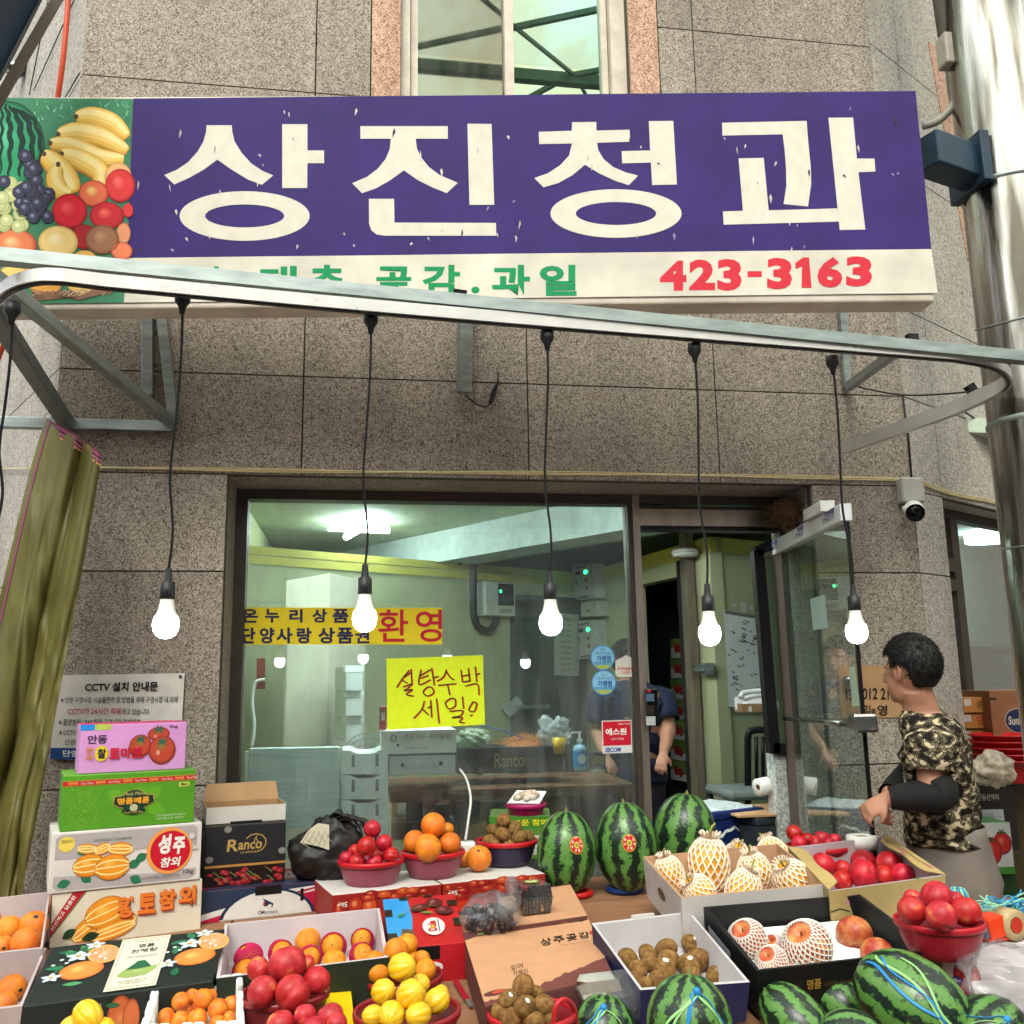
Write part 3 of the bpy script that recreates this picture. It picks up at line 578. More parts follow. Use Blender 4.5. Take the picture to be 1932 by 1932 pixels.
g = G(); a = [atd(*p) for p in ((-80, -60, 2.7), (95, -40, 3.3), (20, 110, 3.3), (-80, 290, 3.0))]; g.prism(a, V((0, .03, .03))); g.build('sheet', [M('dark_blue_sheet', '#12304a', .5, var=.15)], aw)
g = G(); g.bar(atd(125, -30, 3.36), atd(-40, 255, 3.1), .07, .03); g.build('edge_board', [M('weathered_board', '#54483c', .7)], aw)
# CCTV notice
cs = thing('notice_sign', 'white CCTV notice board with black and red Korean text on the wall', 'sign', aty(220, 1350, -.01))
cp = PFace(V((0, -.022, 0)), V((0, -1, 0)))
g = G(); q = [(107, 1274), (348, 1270), (338, 1437), (93, 1432)]; g.prism([cp(*p, -4) for p in q], V((0, .008, 0))); g.build('board', [M('white_board', '#c6c1ba', .5, var=.08)], cs)
def bil(q, F):      # unit square inside a picture quad: TL,TR,BR,BL
    class B(Face):
        def __init__(s): s.W = (F(*q[1])-F(*q[0])).length; s.H = (F(*q[3])-F(*q[0])).length; s.n = F.n; s.st = F.st
        def __call__(s, u, v, l=0):
            a = V(q[3]).lerp(V(q[2]), u); b = V(q[0]).lerp(V(q[1]), u); p = a.lerp(b, v); return F(p.x, p.y, l)
    return B()
bq = bil(q, cp); g = G(); BK = '#23211f'
g.text(bq, 'CCTV 설치 안내문', .23, .80, .80, .91, BK, 1, .035); g.text(bq, '※ 단양 구경시장 시설물관리 및 방범을 위해 구경시장 내.외에', .05, .665, .96, .74, BK, 1, .008)
g.text(bq, 'CCTV가 24시간 작동', .11, .53, .53, .61, '#b3243a', 1, .01); g.text(bq, '하고 있습니다.', .535, .53, .75, .60, BK, 1, .008); g.text(bq, '※ 촬영범위 : 360 회전 구경시장 전체지역', .05, .40, .68, .48, BK, 1, .008)
g.text(bq, '※ CCTV 운영시간 : 24시간', .06, .285, .45, .355, BK, 1, .008); g.text(bq, '단양군청', .11, .17, .27, .24, BK, 1, .008)
g.rect(bq, .005, .0, .995, .135, '#1f3f78', 1); g.text(bq, '단양군수', .10, .03, .36, .11, '#d8d8d8', 2, .02); g.build('lettering', [PRINTM], cs)
g = G(); [g.disc(bq, u, v, .012, .018, '#2a2826', 1) for u, v in ((.03, .95), (.97, .96))]; g.build('screw', [PRINTM], cs)
# CCTV camera with junction box
cc = thing('security_camera', 'white bullet security camera under a grey junction box on the wall corner', 'security camera', aty(1712, 940, -.02))
g = G(); a = aty(1692, 952, -.001); b = aty(1730, 905, -.001); g.abox(a.x, b.x, -.06, -.001, a.z, b.z); g.build('junction_box', [M('grey_plastic', '#a5a49e', .45)], cc, bevel=.012, bseg=3)
g = G(); g.tube([aty(1712, 952, -.03), aty(1714, 962, -.08)], .009, 10); g.lathe(aty(1716, 962, -.09), [(0, .02), (.03, .018), (.034, 0), (.03, -.012), (0, -.014)], 20); g.build('bracket', [WHITEP], cc)
hd = aty(1722, 958, -.06); ft = hd+V((-.05, -.10, -.05)); ax = (ft-hd)
g = G(); g.lathe(hd, [(0, 0), (.036, .002), (.04, .02), (.041, .085), (.037, .092)], 24, axis=ax); g.lathe(hd-V((0, 0, 0)), [(.043, .03), (.044, .1), (.0425, .1)], 24, axis=ax); g.build('housing', [WHITEP], cc)
g = G(); g.lathe(hd, [(.04, .084), (.0405, .094), (0, .096)], 24, axis=ax); g.build('lens_cover', [M('black_gloss', '#0c0c0e', .12)], cc)
# steel column
pol = thing('steel_column', 'shiny bare steel column at the right edge with a blue bracket', 'column', V((2.6, -.95, 0)))
PT, PB_ = atd(1862, 0, 3.78), atd(1936, 700, 3.78); zz0 = PB_; dirp = (PT-PB_)
cx_, cy_ = (PT.x+PB_.x)/2, (PT.y+PB_.y)/2
m = bpy.data.materials.new('shiny_steel'); m.use_nodes = True; n = m.node_tree.nodes; l = m.node_tree.links; b = n['Principled BSDF']; b.inputs['Metallic'].default_value = 1
tcx = n.new('ShaderNodeTexCoord'); mpp = n.new('ShaderNodeMapping'); mpp.inputs['Scale'].default_value = (6, 6, .7); nz = n.new('ShaderNodeTexNoise'); nz.inputs['Scale'].default_value = 2.2; nz.inputs['Detail'].default_value = 7; l.new(tcx.outputs['Object'], mpp.inputs[0]); l.new(mpp.outputs[0], nz.inputs['Vector'])
rp = ramp(n, [(.36, '#58534b'), (.5, '#98958f'), (.66, '#cfcfcf')]); l.new(nz.outputs[0], rp.inputs[0]); l.new(rp.outputs[0], b.inputs['Base Color']); mr = n.new('ShaderNodeMapRange'); mr.inputs[3].default_value = .08; mr.inputs[4].default_value = .42; l.new(nz.outputs[0], mr.inputs[0]); l.new(mr.outputs[0], b.inputs['Roughness'])
bp = n.new('ShaderNodeBump'); bp.inputs['Strength'].default_value = .35; bp.inputs['Distance'].default_value = .02; l.new(nz.outputs[0], bp.inputs['Height']); l.new(bp.outputs[0], b.inputs['Normal'])
cpx = V((cx_, cy_, 0)); g = G(); rr_ = .165; g.lathe(cpx, [(rr_, 0), (rr_, 2.0), (rr_, 2.6), (rr_, 3.4), (rr_, 4.2), (rr_, 6.9)], 40); g.build('shaft', [m], pol)
g = G(); [g.lathe(cpx, [(rr_-.001, z), (rr_+.006, z+.003), (rr_+.006, z+.02), (rr_-.001, z+.023)], 40) for z in (2.42, 3.38)]; g.build('weld_band', [STEEL], pol)
a, b_ = atd(1745, 287, 3.62), atd(1862, 280, 3.7); g = G(); g.bar(a, V((cx_-.10, cy_, a.z)), .12, .14); g.build('blue_bracket', [M('blue_paint', '#173246', .5, var=.2, scale=8)], pol, bevel=.008)
g = G(); fl = V((cx_-.165, cy_-.01, a.z)); g.abox(fl.x-.02, fl.x+.02, fl.y-.11, fl.y+.11, fl.z-.1, fl.z+.11); g.build('bolted_flange', [M('blue_paint', '#173246')], pol, bevel=.004)
ro_ = thing('column_wire', 'thin wire wrapped round the steel column', 'wire', V((cx_, cy_, 2.6)))
g = G(); g.tube([V((cx_+(rr_+.004)*math.cos(a), cy_+(rr_+.004)*math.sin(a), 2.86+.06*math.cos(a-.6))) for a in [k*.2 for k in range(33)]], .003, 5); g.tube([V((cx_+(rr_+.005)*math.cos(a), cy_+(rr_+.005)*math.sin(a), 1.98+.03*math.cos(a-.3))) for a in [k*.2 for k in range(33)]], .003, 5); g.build('loop', [STEEL], ro_)
cdu = thing('conduit_box', 'grey conduit with a junction box running down beside the steel column', 'conduit', atd(1790, 100, 4.0))
g = G(); g.tube(spline([atd(x, y, 3.95) for x, y in ((1765, -60), (1782, 60), (1788, 90))], 4), .03, 10, mi=1); g.tube(spline([atd(x, y, 3.9) for x, y in ((1800, 120), (1806, 165), (1797, 200), (1770, 228), (1742, 238))], 6), .016, 10); g.tube(spline([atd(x, y, 3.97) for x, y in ((1790, 135), (1795, 180), (1806, 230))], 5), .014, 10); g.build('conduit', [M('grey_conduit', '#8a857b', .6), M('dark_pipe', '#4d463d', .6)], cdu)
c = atd(1795, 93, 3.9); g = G(); g.abox(c.x-.045, c.x+.04, c.y-.03, c.y+.04, c.z-.08, c.z+.06); g.build('junction_box', [M('grey_plastic2', '#9a958a', .5)], cdu, bevel=.008)
# bird nest in top right corner of door recess
g = G(); c = V((2.0, .16, 2.30))
for i in range(260):
    a = rnd.uniform(0, 6.28); e = rnd.uniform(-1.3, .3); rr2 = rnd.uniform(.055, .085); p = c+V((rr2*math.cos(a)*math.cos(e), rr2*math.sin(a)*math.cos(e), rr2*1.1*math.sin(e))); d = V((rnd.gauss(0, 1), rnd.gauss(0, 1), rnd.gauss(-.3, .8))).normalized()*.05
    g.tube([p-d, p, p+d*.9+V((0, 0, -.01))], .0017, 3, smooth=False)
nest = g.ell(c+V((0, 0, -.02)), (.072, .072, .068), 16, 10).build('bird_nest', [M('mud_straw', '#5a4028', .9, bump=.8, var=.3, scale=60)])
tag(nest, 'brown straw bird nest in the upper corner of the doorway', 'bird nest')
g = G(); g.tube(spline([aty(x, y, -.02) for x, y in ((878, 745), (905, 765), (925, 762), (936, 735), (941, 702))], 5), .004, 5); g.tube(spline([aty(x, y, -.02) for x, y in ((925, 760), (930, 738), (938, 725))], 5), .008, 5)
tag(g.build('loose_cable', [BLACK]), 'loose black cable end hanging under the middle bracket', 'cable')
g = G(); g.tube([aty(1703, 745, -.015), aty(1714, 825, -.015), aty(1720, 902, -.015)], .005, 5); tag(g.build('corner_wire', [BLACK]), 'black wire running down the right wall corner to the camera junction box', 'wire')
g = G(); g.tube(spline([aty(1610, 728, -.03), atd(1700, 745, 4.2), atd(1800, 742, 4.0), atd(1850, 735, 3.9)], 5), .004, 5); tag(g.build('hanging_wire', [BLACK]), 'black wire strung from the right bracket to the curved rail', 'wire')
g = G(); g.tube([atp(1800, 765, V((2.577, 0, 0))+NR*.02, NR), atp(1880, 815, V((2.577, 0, 0))+NR*.02, NR)], .005, 5)
tag(g.build('wall_wire', [BLACK]), 'short black wire on the right chamfered wall beside the column', 'wire')
# ================================================================ SHOP INTERIOR AND SHOP FRONT FITTINGS
def card(col, rough=.55): return M('carton_'+col.strip('#'), col, rough, var=.06, scale=7, bump=.08, bscale=25)
KRAFT = M('kraft_card', '#a5805a', .75, var=.08, scale=10)
def carton(name, label, cat, bl, br, h, dep, col, top=None, side=None, group=None, bevel=.003, up=None, flat=True):
    bl, br = V(bl), V(br)
    ex = br-bl
    if flat: br = V((br.x, br.y, bl.z)); ex = br-bl
    hz = V((ex.x, ex.y, 0)).normalized(); ey = V((-hz.y, hz.x, 0)); upv = up if up else V((0, 0, 1))
    if up: ey = upv.cross(ex).normalized()
    t = thing(name, label, cat, bl.lerp(br, .5), group)
    g = G(); e3 = ey*dep; e4 = upv*h
    b = [bl, br, br+e3, bl+e3]; tp = [p+e4 for p in b]
    g.add(b+tp, [[3, 2, 1, 0], [4, 5, 6, 7], [0, 1, 5, 4], [1, 2, 6, 5], [2, 3, 7, 6], [3, 0, 4, 7]], mi=[0, 1, 0, 2, 0, 2])
    g.build('body', [card(col), card(top or col), card(side or col)], t, bevel=bevel)
    F = dict(front=Face(bl, ex, e4), top=Face(tp[0], ex, e3), right=Face(br, e3, e4), left=Face(bl+e3, -e3, e4), back=Face(br+e3, -ex, e4))
    return t, F
A_, B_, C_, D4 = [atz(x, y, 2.5) for x, y in ((440, 1030), (1101, 1084), (1337, 1016), (1440, 1037))]; D4 = C_+V((.93, .36, 0))*.8
cr = thing('cold_room', 'pale green walk-in cold room with yellow edge trim filling the back of the shop', 'cold room', B_*1.0-V((0, 0, 2.5)))
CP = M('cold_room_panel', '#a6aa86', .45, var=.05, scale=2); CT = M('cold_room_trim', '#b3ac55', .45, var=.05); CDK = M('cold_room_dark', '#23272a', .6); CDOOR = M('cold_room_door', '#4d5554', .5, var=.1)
def upwall(a, b, z0, z1, th, mi, g, u0=0, u1=1):
    a, b = V((a.x, a.y, 0)), V((b.x, b.y, 0)); d = b-a; n = V((d.y, -d.x, 0)).normalized()
    g.box(a+d*u0+V((0, 0, z0))-n*th*0, d*(u1-u0), -n*th, V((0, 0, z1-z0)), mi=mi)
nAB = V(((B_-A_).y, -(B_-A_).x, 0)).normalized(); nBC = V(((C_-B_).y, -(C_-B_).x, 0)).normalized(); nCD = V(((D4-C_).y, -(D4-C_).x, 0)).normalized()
PAB, PBC, PCD = PFace(A_, nAB, .004), PFace(B_, nBC, .004), PFace(C_, nCD, .004)
def uon(F, a, b, x, y): return (F(x, y)-a).dot((b-a).normalized())/(b-a).length
uo0, uo1 = uon(PBC, B_, C_, 1205, 1300), uon(PBC, B_, C_, 1303, 1300); zo = PBC(1260, 1092).z
g = G(); upwall(A_, B_, 0, 2.5, .1, 0, g); upwall(B_, C_, 0, 2.5, .1, 0, g, 0, uo0); upwall(B_, C_, 0, 2.5, .1, 0, g, uo1, 1); upwall(B_, C_, zo, 2.5, .1, 0, g, uo0, uo1); upwall(C_, D4, 0, 2.5, .1, 0, g, 0, 2.2)
g.build('panel', [CP], cr)
g = G()
def strip(F, q, l=2): 
    p = [F(*a) for a in q]; g.add([a+F.n*.012 for a in p]+[a-F.n*.002 for a in p], [[0, 1, 2, 3], [4, 5, 1, 0], [5, 6, 2, 1], [6, 7, 3, 2], [7, 4, 0, 3]])
def band2(a, b, z0, z1): 
    n = V(((b-a).y, -(b-a).x, 0)).normalized(); d = b-a; g.box(V((a.x, a.y, z0))+n*.012, d, -n*.124, V((0, 0, z1-z0)))
band2(A_, B_, 2.38, 2.44); band2(A_, B_, 2.45, 2.51); band2(B_, C_, 2.40, 2.51); band2(C_, C_+(D4-C_)*2.2, 2.40, 2.51)
g.build('trim', [CT], cr)
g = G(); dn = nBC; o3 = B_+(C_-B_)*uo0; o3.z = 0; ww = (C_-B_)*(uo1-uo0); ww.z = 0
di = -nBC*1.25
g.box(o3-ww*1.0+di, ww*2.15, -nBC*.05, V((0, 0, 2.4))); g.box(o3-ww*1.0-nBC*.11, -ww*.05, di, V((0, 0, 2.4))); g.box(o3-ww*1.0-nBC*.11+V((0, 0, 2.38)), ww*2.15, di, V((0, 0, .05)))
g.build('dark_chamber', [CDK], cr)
g = G(); q = [(962, 1122), (1098, 1130), (1098, 1480), (962, 1480)]; p = [PAB(*a) for a in q]; g.prism([a+nAB*.002 for a in p], nAB*.06); dr = g.build('cold_door', [CDOOR], cr)
g = G(); c = PAB(957, 1334)+nAB*.07; g.bar(c-V((.06, 0, .05)), c+V((.07, 0, .05)), .05, .1); g.bar(c+V((.02, -.06, 0)), c+V((.32, .02, .0)), .03, .03); g.build('latch', [STEEL], dr)
g = G(); a = B_+(C_-B_)*uo1; a.z = 0
g.box(a+nBC*.02, (C_-B_).normalized()*.07, nBC*.05, V((0, 0, zo+.1))); g.build('door_gasket', [BLACK], cr)
g = G(); g.box(a+nBC*.02+(C_-B_).normalized()*.075, (C_-B_).normalized()*.1, nBC*.06, V((0, 0, zo+.3))); jb = g.build('sliding_door_edge', [STAIN], cr)
g = G(); c = PBC(1343, 1262)+nBC*.05; g.bar(c-V((.0, .09, 0)), c+V((0, .06, 0)), .06, .08); g.bar(c+V((-.05, -.06, .0)), c+V((-.05, .06, 0)), .03, .03); g.build('handle', [STEEL], jb)
# evaporator fan in cold room
ff = PFace(PBC(1260, 1130)-nBC*.85, nBC)
ev = thing('evaporator_fan', 'white twin fan cooling unit high inside the dark cold room', 'cooling unit', ff(1255, 1130))
g = G(); g.prism([ff(*p) for p in ((1215, 1100), (1282, 1092), (1283, 1145), (1216, 1155))], -nBC*.3); g.build('casing', [M('grey_casing', '#8a9090', .5)], ev)
for cx in (1229, 1251):
    g = G(); c = ff(cx, 1123)+nBC*.01
    for rr2 in (.03, .06, .09, .115): g.lathe(c, [(rr2, 0), (rr2+.004, .006), (rr2+.008, 0)], 24, axis=nBC)
    for k in range(10): a = k*math.pi/5; X, Y = frame_of(nBC); g.tube([c+(X*math.cos(a)+Y*math.sin(a))*.02, c+(X*math.cos(a+.5)+Y*math.sin(a+.5))*.118], .003, 4)
    g.build('fan_grille', [M('grille_wire', '#b8bcbc', .4, .3)], ev)
    g = G(); g.lathe(c, [(.12, .002), (0, .002)], 24, axis=nBC); g.build('fan_opening', [BLACK], ev)
# stacked tomato boxes in the cold room
ft_ = PFace(PBC(1290, 1300)-nBC*.7, nBC)
for c_, (xa, xb) in enumerate(((1266, 1302), (1305, 1330))):
    for k in range(7):
        y1 = 1470-k*38-(14 if c_ else 0); bl, br = ft_(xa, y1), ft_(xb, y1+2); h = (ft_(xa, y1-36)-bl).length
        t, F = carton('tomato_box', 'white and green tomato box in the dim stack inside the cold room', 'carton', bl, br, h, .3, '#6d8a3a', group='tomato boxes stacked in the cold room')
        g = G(); g.pol(F['front'], [(0, .5), (.3, .62), (.6, .3), (1, .42), (1, 0), (0, 0)], '#c8cabf', 1); g.disc(F['front'], .33, .5, .14, .26, '#b32a2a', 2, '#7a1518'); g.disc(F['front'], .55, .42, .12, .24, '#b32a2a', 2.4, '#7a1518'); g.build('artwork', [PRINTM], t)
# control boxes
def ctrl(F, q, label, screen=False):
    n = F.n; t = thing('control_box', label, 'control box', F(*q[0]), 'cold room control boxes')
    g = G(); g.prism([F(*p) for p in q], n*.12); g.build('case', [M('control_grey', '#b3b7ac', .45)], t, bevel=.006)
    fq = [F(*p)+n*.121 for p in q]     # TL TR BR BL
    FF = Face(fq[3], fq[2]-fq[3], fq[0]-fq[3]); return t, FF
t, F = ctrl(PAB, [(900, 1099), (956, 1104), (956, 1164), (900, 1163)], 'grey control box with dark display on the left cold room wall')
g = G(); g.rect(F, .42, .3, .95, .95, '#20272a', 1); g.rect(F, .46, .34, .92, .6, '#3a464c', 2); g.rect(F, .46, .08, .9, .2, '#8f948c', 1); g.text(F, '-18.5', .5, .74, .72, .84, '#a82c2c', 2); g.build('display', [PRINT], t)
LED = M('green_led', '#20ff60', emit='#20ff70', es=4); RED = M('red_switch', '#9c2030', .4)
g = G(); g.disc(F, .5, .72, .035, .045, '#20ff60', 3); g.build('lamp', [LED], t)
for q, lab in ((((1102, 1066), (1140, 1063), (1144, 1128), (1107, 1133)), 'grey control box with green lamp and red knob, upper one on the cold room wall'), (((1108, 1172), (1143, 1169), (1147, 1240), (1111, 1244)), 'grey control box half hidden behind the round blue stickers, lower one')):
    t, F = ctrl(PBC, q, lab)
    g = G(); g.rect(F, .15, .85, .75, .91, '#6b716c', 1); g.rect(F, .13, .68, .42, .78, '#2a2c2c', 1); g.rect(F, .12, .4, .2, .58, '#4a4c4a', 1); g.rect(F, .2, .03, .75, .08, '#55584f', 1); g.build('label_plate', [PRINT], t)
    g = G(); g.disc(F, .68, .72, .09, .05, '#20ff60', 2); g.build('lamp', [LED], t)
    g = G(); g.disc(F, .68, .5, .08, .045, '#9c2030', 2); g.rect(F, .64, .25, .76, .34, '#9c2030', 2); g.build('red_knob', [PRINT], t)
t, F = ctrl(PBC, ((1118, 1136), (1148, 1134), (1150, 1162), (1119, 1164)), 'small plain grey junction box between the two control boxes')
g = G(); g.rect(F, .4, .3, .6, .42, '#a03030', 1); g.build('label_plate', [PRINT], t)
g = G(); c = nAB*.06; g.tube(spline([PAB(*p)+c for p in ((858, 1062), (872, 1050), (884, 1062), (885, 1120), (886, 1160), (896, 1185), (915, 1190), (926, 1176), (928, 1164))], 6), .032, 10)
tag(g.build('conduit', [M('black_conduit', '#1d2022', .5)]), 'thick black conduit looping down to the left control box', 'conduit')
# fluorescent cross lamp
fl_ = thing('ceiling_lamp', 'cross shaped fluorescent lamp glowing on the shop ceiling', 'lamp', atz(675, 998, 2.74))
FLU = M('fluorescent_glow', '#ffffff', emit='#eefaff', es=16)
c = atz(678, 998, 2.70); a1, a2 = atz(618, 996, 2.70), atz(732, 1001, 2.70); dx = (a2-a1)/2; dy = V((-dx.y, dx.x, 0)).normalized()
for d, nm in ((dx, 'tube'), (dx.normalized()*-.02+dy*.42, 'tube')):
    g = G(); g.tube([c-d, c-d*.99, c+d*.99, c+d], [.012, .026, .026, .012], 12); g.build(nm, [FLU], fl_)
g = G(); g.abox(c.x-.1, c.x+.1, c.y-.1, c.y+.1, 2.722, 2.76); g.build('base', [WHITEP], fl_)
t = thing('ceiling_lamp', 'added fluorescent lamp, out of view above the counter, brightening the shop window goods', 'lamp', V((.5, .62, 2.74)))  # extra unseen fixture, added to light the cabinet and counter goods
for dy_ in (-.09, .09): g = G(); g.tube([V((-.25, .62+dy_, 2.69)), V((1.25, .62+dy_, 2.69))], .018, 12); g.build('tube', [M('added_fluorescent', '#ffffff', emit='#eefaff', es=40)], t)
g = G(); g.abox(-.28, 1.28, .48, .76, 2.722, 2.76); g.build('base', [WHITEP], t)
# tall white cabinet, foam boxes
p0 = atd(619, 1300, 5.4); p0.z = 0; zc = atd(619, 1076, 5.4).z
eL = V((-.8, -.12, 0)).normalized()*.25; eR = V((.35, .6, 0)).normalized()*.42
cb = thing('storage_cabinet', 'tall white cabinet with sloping top behind the yellow banner', 'cabinet', p0)
g = G(); b4 = [p0+eL, p0, p0+eR, p0+eL+eR]; g.hexa(b4, [p+V((0, 0, zc-.03*k)) for k, p in zip((1.6, 0, .2, 1.6), b4)]); g.build('carcass', [M('off_white_cabinet', '#b5b39f', .55, var=.06, scale=3)], cb, bevel=.006)
g = G(); F = Face(p0+eL, -eL, V((0, 0, zc-.05))); g.box(F(.06, .55, 2), -eL*.9, V((0, -.012, 0)), V((0, 0, .8))); g.box(F(.06, .03, 2), -eL*.9, V((0, -.012, 0)), V((0, 0, 1.05))); g.build('door_leaf', [M('off_white_cabinet', '#b5b39f')], cb)
FOAM = M('white_foam', '#e2e8e4', .8, var=.04, bump=.15, bscale=120)
for k in range(3):
    bl = atd(652, 1400-k*48, 5.0); t, F = carton('foam_box', 'white foam box in the short stack beside the tall cabinet', 'foam box', bl, bl+V((.09, .02, 0)), .13, .3, '#c4cbc6', group='foam boxes beside the cabinet')
    g = G(); g.box(bl+V((-.004, -.004, .1)), V((.098, .022, 0)), V((-.05, .3, 0)), V((0, 0, .035))); g.build('lid', [FOAM], t)
# whiteboard and notes
t = thing('whiteboard', 'white marker board covered in handwritten notes on the cold room wall', 'whiteboard', PCD(1400, 1250))
wq = [(1363, 1152), (1436, 1165), (1440, 1343), (1372, 1338)]
g = G(); g.prism([PCD(*p)+nCD*.01 for p in wq], nCD*.02); g.build('frame', [STEEL], t)
F = bil([(1366, 1157), (1434, 1169), (1437, 1338), (1375, 1333)], PFace(C_+nCD*.032, nCD)); g = G(); g.rect(F, 0, 0, 1, 1, '#e2e6e2', .5); g.build('board', [PRINT], t)
g = G()
for i in range(46):
    u, v = rnd.choice(((.15, .7), (.5, .8), (.75, .75), (.45, .45), (.2, .3), (.8, .35))); u += rnd.gauss(0, .06); v += rnd.gauss(0, .08)
    g.stroke(F, [(u, v), (u+.02, v+.012), (u+.04, v-.006), (u+rnd.uniform(.05, .12), v+rnd.uniform(-.01, .01))], .008, '#3a3f40', 1.5)
g.build('handwriting', [PRINT], t)
g = G(); 
for x, y, w_, h_, c in ((1367, 1136, 7, 8, '#b5b25a'), (1380, 1138, 8, 6, '#c5c8c0'), (1396, 1136, 11, 18, '#c5c8c0'), (1412, 1142, 7, 8, '#c5c8c0')):
    pq = [PCD(x, y), PCD(x+w_, y+1), PCD(x+w_, y+h_+1), PCD(x, y+h_)]; g.add([p+nCD*.006 for p in pq], [[0, 1, 2, 3]], c)
tag(g.build('paper_notes', [PRINT]), 'small paper notes stuck above the marker board', 'notes')
# smoke alarm shelf by door jamb
t = thing('door_sensor', 'round white ceiling sensor above the cold room door', 'sensor', PBC(1318, 1042)); g = G(); c = PBC(1320, 1043)+nBC*.12; g.lathe(c, [(0, .02), (.09, .02), (.1, 0), (.09, -.03), (0, -.035)], 24); g.build('body', [WHITEP], t); g = G(); g.lathe(c, [(.1005, -.004), (.1005, -.012)], 24); g.build('ring', [M('grey_plastic', '#a5a49e')], t)
# desk and chair behind black-framed window
t = thing('black_chair', 'black chair with a slatted back inside the doorway under the marker board', 'chair', atd(1410, 1500, 5.6))
o_ = atd(1400, 1480, 5.6); g = G(); ch = lambda x, y: atd(x, y, 5.6)
g.tube(spline([ch(1412, 1600), ch(1411, 1420), ch(1413, 1384), ch(1425, 1378), ch(1446, 1378), ch(1456, 1384), ch(1458, 1480)], 5), .022, 8)
for x in (1428, 1440): g.tube([ch(x, 1480), ch(x-1, 1390)], .012, 6)
g.build('backrest', [BLACKM], t); g = G(); c = ch(1420, 1482); g.abox(c.x-.25, c.x+.2, c.y-.3, c.y+.15, c.z-.05, c.z); g.build('seat', [M('grey_seat', '#7b8480', .7)], t, bevel=.02); g = G(); [g.tube([V((c.x+dx, c.y+dy, c.z-.05)), V((c.x+dx, c.y+dy, .02))], .018, 8) for dx in (-.22, .17) for dy in (-.27, .12)]; g.build('legs', [BLACKM], t)
t, F = carton('ledger_box', 'small brown box on a shelf under the marker board', 'box', atd(1401, 1345, 5.3), atd(1446, 1342, 5.3), .05, .2, '#8a6b4a')
g = G(); g.rect(F['front'], .25, .1, .4, .7, '#c5c8c0', 1); g.build('label', [PRINT], t)
t = thing('desk_phone', 'white desk telephone on the brown box', 'telephone', atd(1425, 1328, 5.4)); c = atd(1428, 1332, 5.4); g = G(); g.hexa([c+V(p) for p in ((-.1, -.08, -.02), (.1, -.08, -.02), (.1, .08, -.02), (-.1, .08, -.02))], [c+V(p) for p in ((-.1, -.08, .01), (.1, -.08, .02), (.1, .08, .08), (-.1, .08, .05))]); g.build('base', [WHITEP], t); g = G(); g.tube([c+V((-.1, -.02, .05)), c+V((-.08, .0, .075)), c+V((.06, .0, .09)), c+V((.1, -.02, .07))], [.02, .016, .016, .02], 8); g.build('handset', [WHITEP], t)
# stools in doorway
def stool(label, o, s, col, ang=.4):
    t = thing('plastic_stool', label, 'stool', o); m_ = M('stool_'+col.strip('#'), col, .4); X = V((math.cos(ang), math.sin(ang), 0)); Y = V((-X.y, X.x, 0))
    g = G(); a = s/2; h = s*1.15; tp = [o+X*sx*a*.85+Y*sy*a*.85+V((0, 0, h)) for sx, sy in ((-1, -1), (1, -1), (1, 1), (-1, 1))]
    g.hexa([p-V((0, 0, .04)) for p in tp], tp); g.build('seat', [m_], t, bevel=.01)
    for i, (sx, sy) in enumerate(((-1, -1), (1, -1), (1, 1), (-1, 1))):
        b = o+X*sx*a+Y*sy*a; g = G(); k = .07; c1 = X*(-sx*k); c2 = Y*(-sy*k); q = tp[i]-V((0, 0, .04))
        g.hexa([b, b+c1, b+c1+c2, b+c2], [q, q+c1*1.6, q+c1*1.6+c2*1.6, q+c2*1.6]); g.build('leg', [m_], t)
    g = G()
    for i in range(4):
        p, q = tp[i], tp[(i+1) % 4]; g.bar(p-V((0, 0, .09)), q-V((0, 0, .09)), .015, .1)
        b1, b2 = (o+X*sx*a+Y*sy*a for sx, sy in (((-1, -1), (1, -1), (1, 1), (-1, 1))[i], ((-1, -1), (1, -1), (1, 1), (-1, 1))[(i+1) % 4])); g.bar(b1+V((0, 0, .12)), b2+V((0, 0, .12)), .012, .06)
    g.build('apron', [m_], t); return t, tp
so = atd(1350, 1600, 4.75); so.z = .38
t, tp = stool('blue plastic stool with a white lace cloth inside the doorway', so, .42, '#13255c')
g = G(); rows = []
for i in range(14):
    row = []
    for j in range(14):
        u, v = i/13, j/13; p = tp[0].lerp(tp[1], u).lerp(tp[3].lerp(tp[2], u), v); ou = max(0, abs(u-.5)-.36); ov = max(0, abs(v-.5)-.36); c0 = (tp[0]+tp[2])/2
        q = c0+(p-c0)*1.08; q.z = tp[0].z+.012+.012*noise.noise(V((u*6, v*6, 0)))-(.75 if v < .5 else .35)*(ou+ov)*(1+.4*noise.noise(V((u*9, v*9, 4)))); row.append(q)
    rows.append(row)
g.grid(rows); g.build('lace_cloth', [M('white_lace', '#b9c4c4', .8, var=.25, scale=90)]); tag(bpy.data.objects['lace_cloth'], 'white lace cloth draped over the blue stool', 'cloth')
so2 = atd(1440, 1600, 4.7); so2.z = .38
t, tp2 = stool('dark grey plastic stool with a brown board inside the doorway', so2, .40, '#2a2f33', .3)
g = G(); c0 = (tp2[0]+tp2[2])/2; g.abox(c0.x-.2, c0.x+.2, c0.y-.2, c0.y+.2, c0.z+.003, c0.z+.012); tag(g.build('brown_board', [KRAFT]), 'thin brown board lying on the dark stool', 'board')
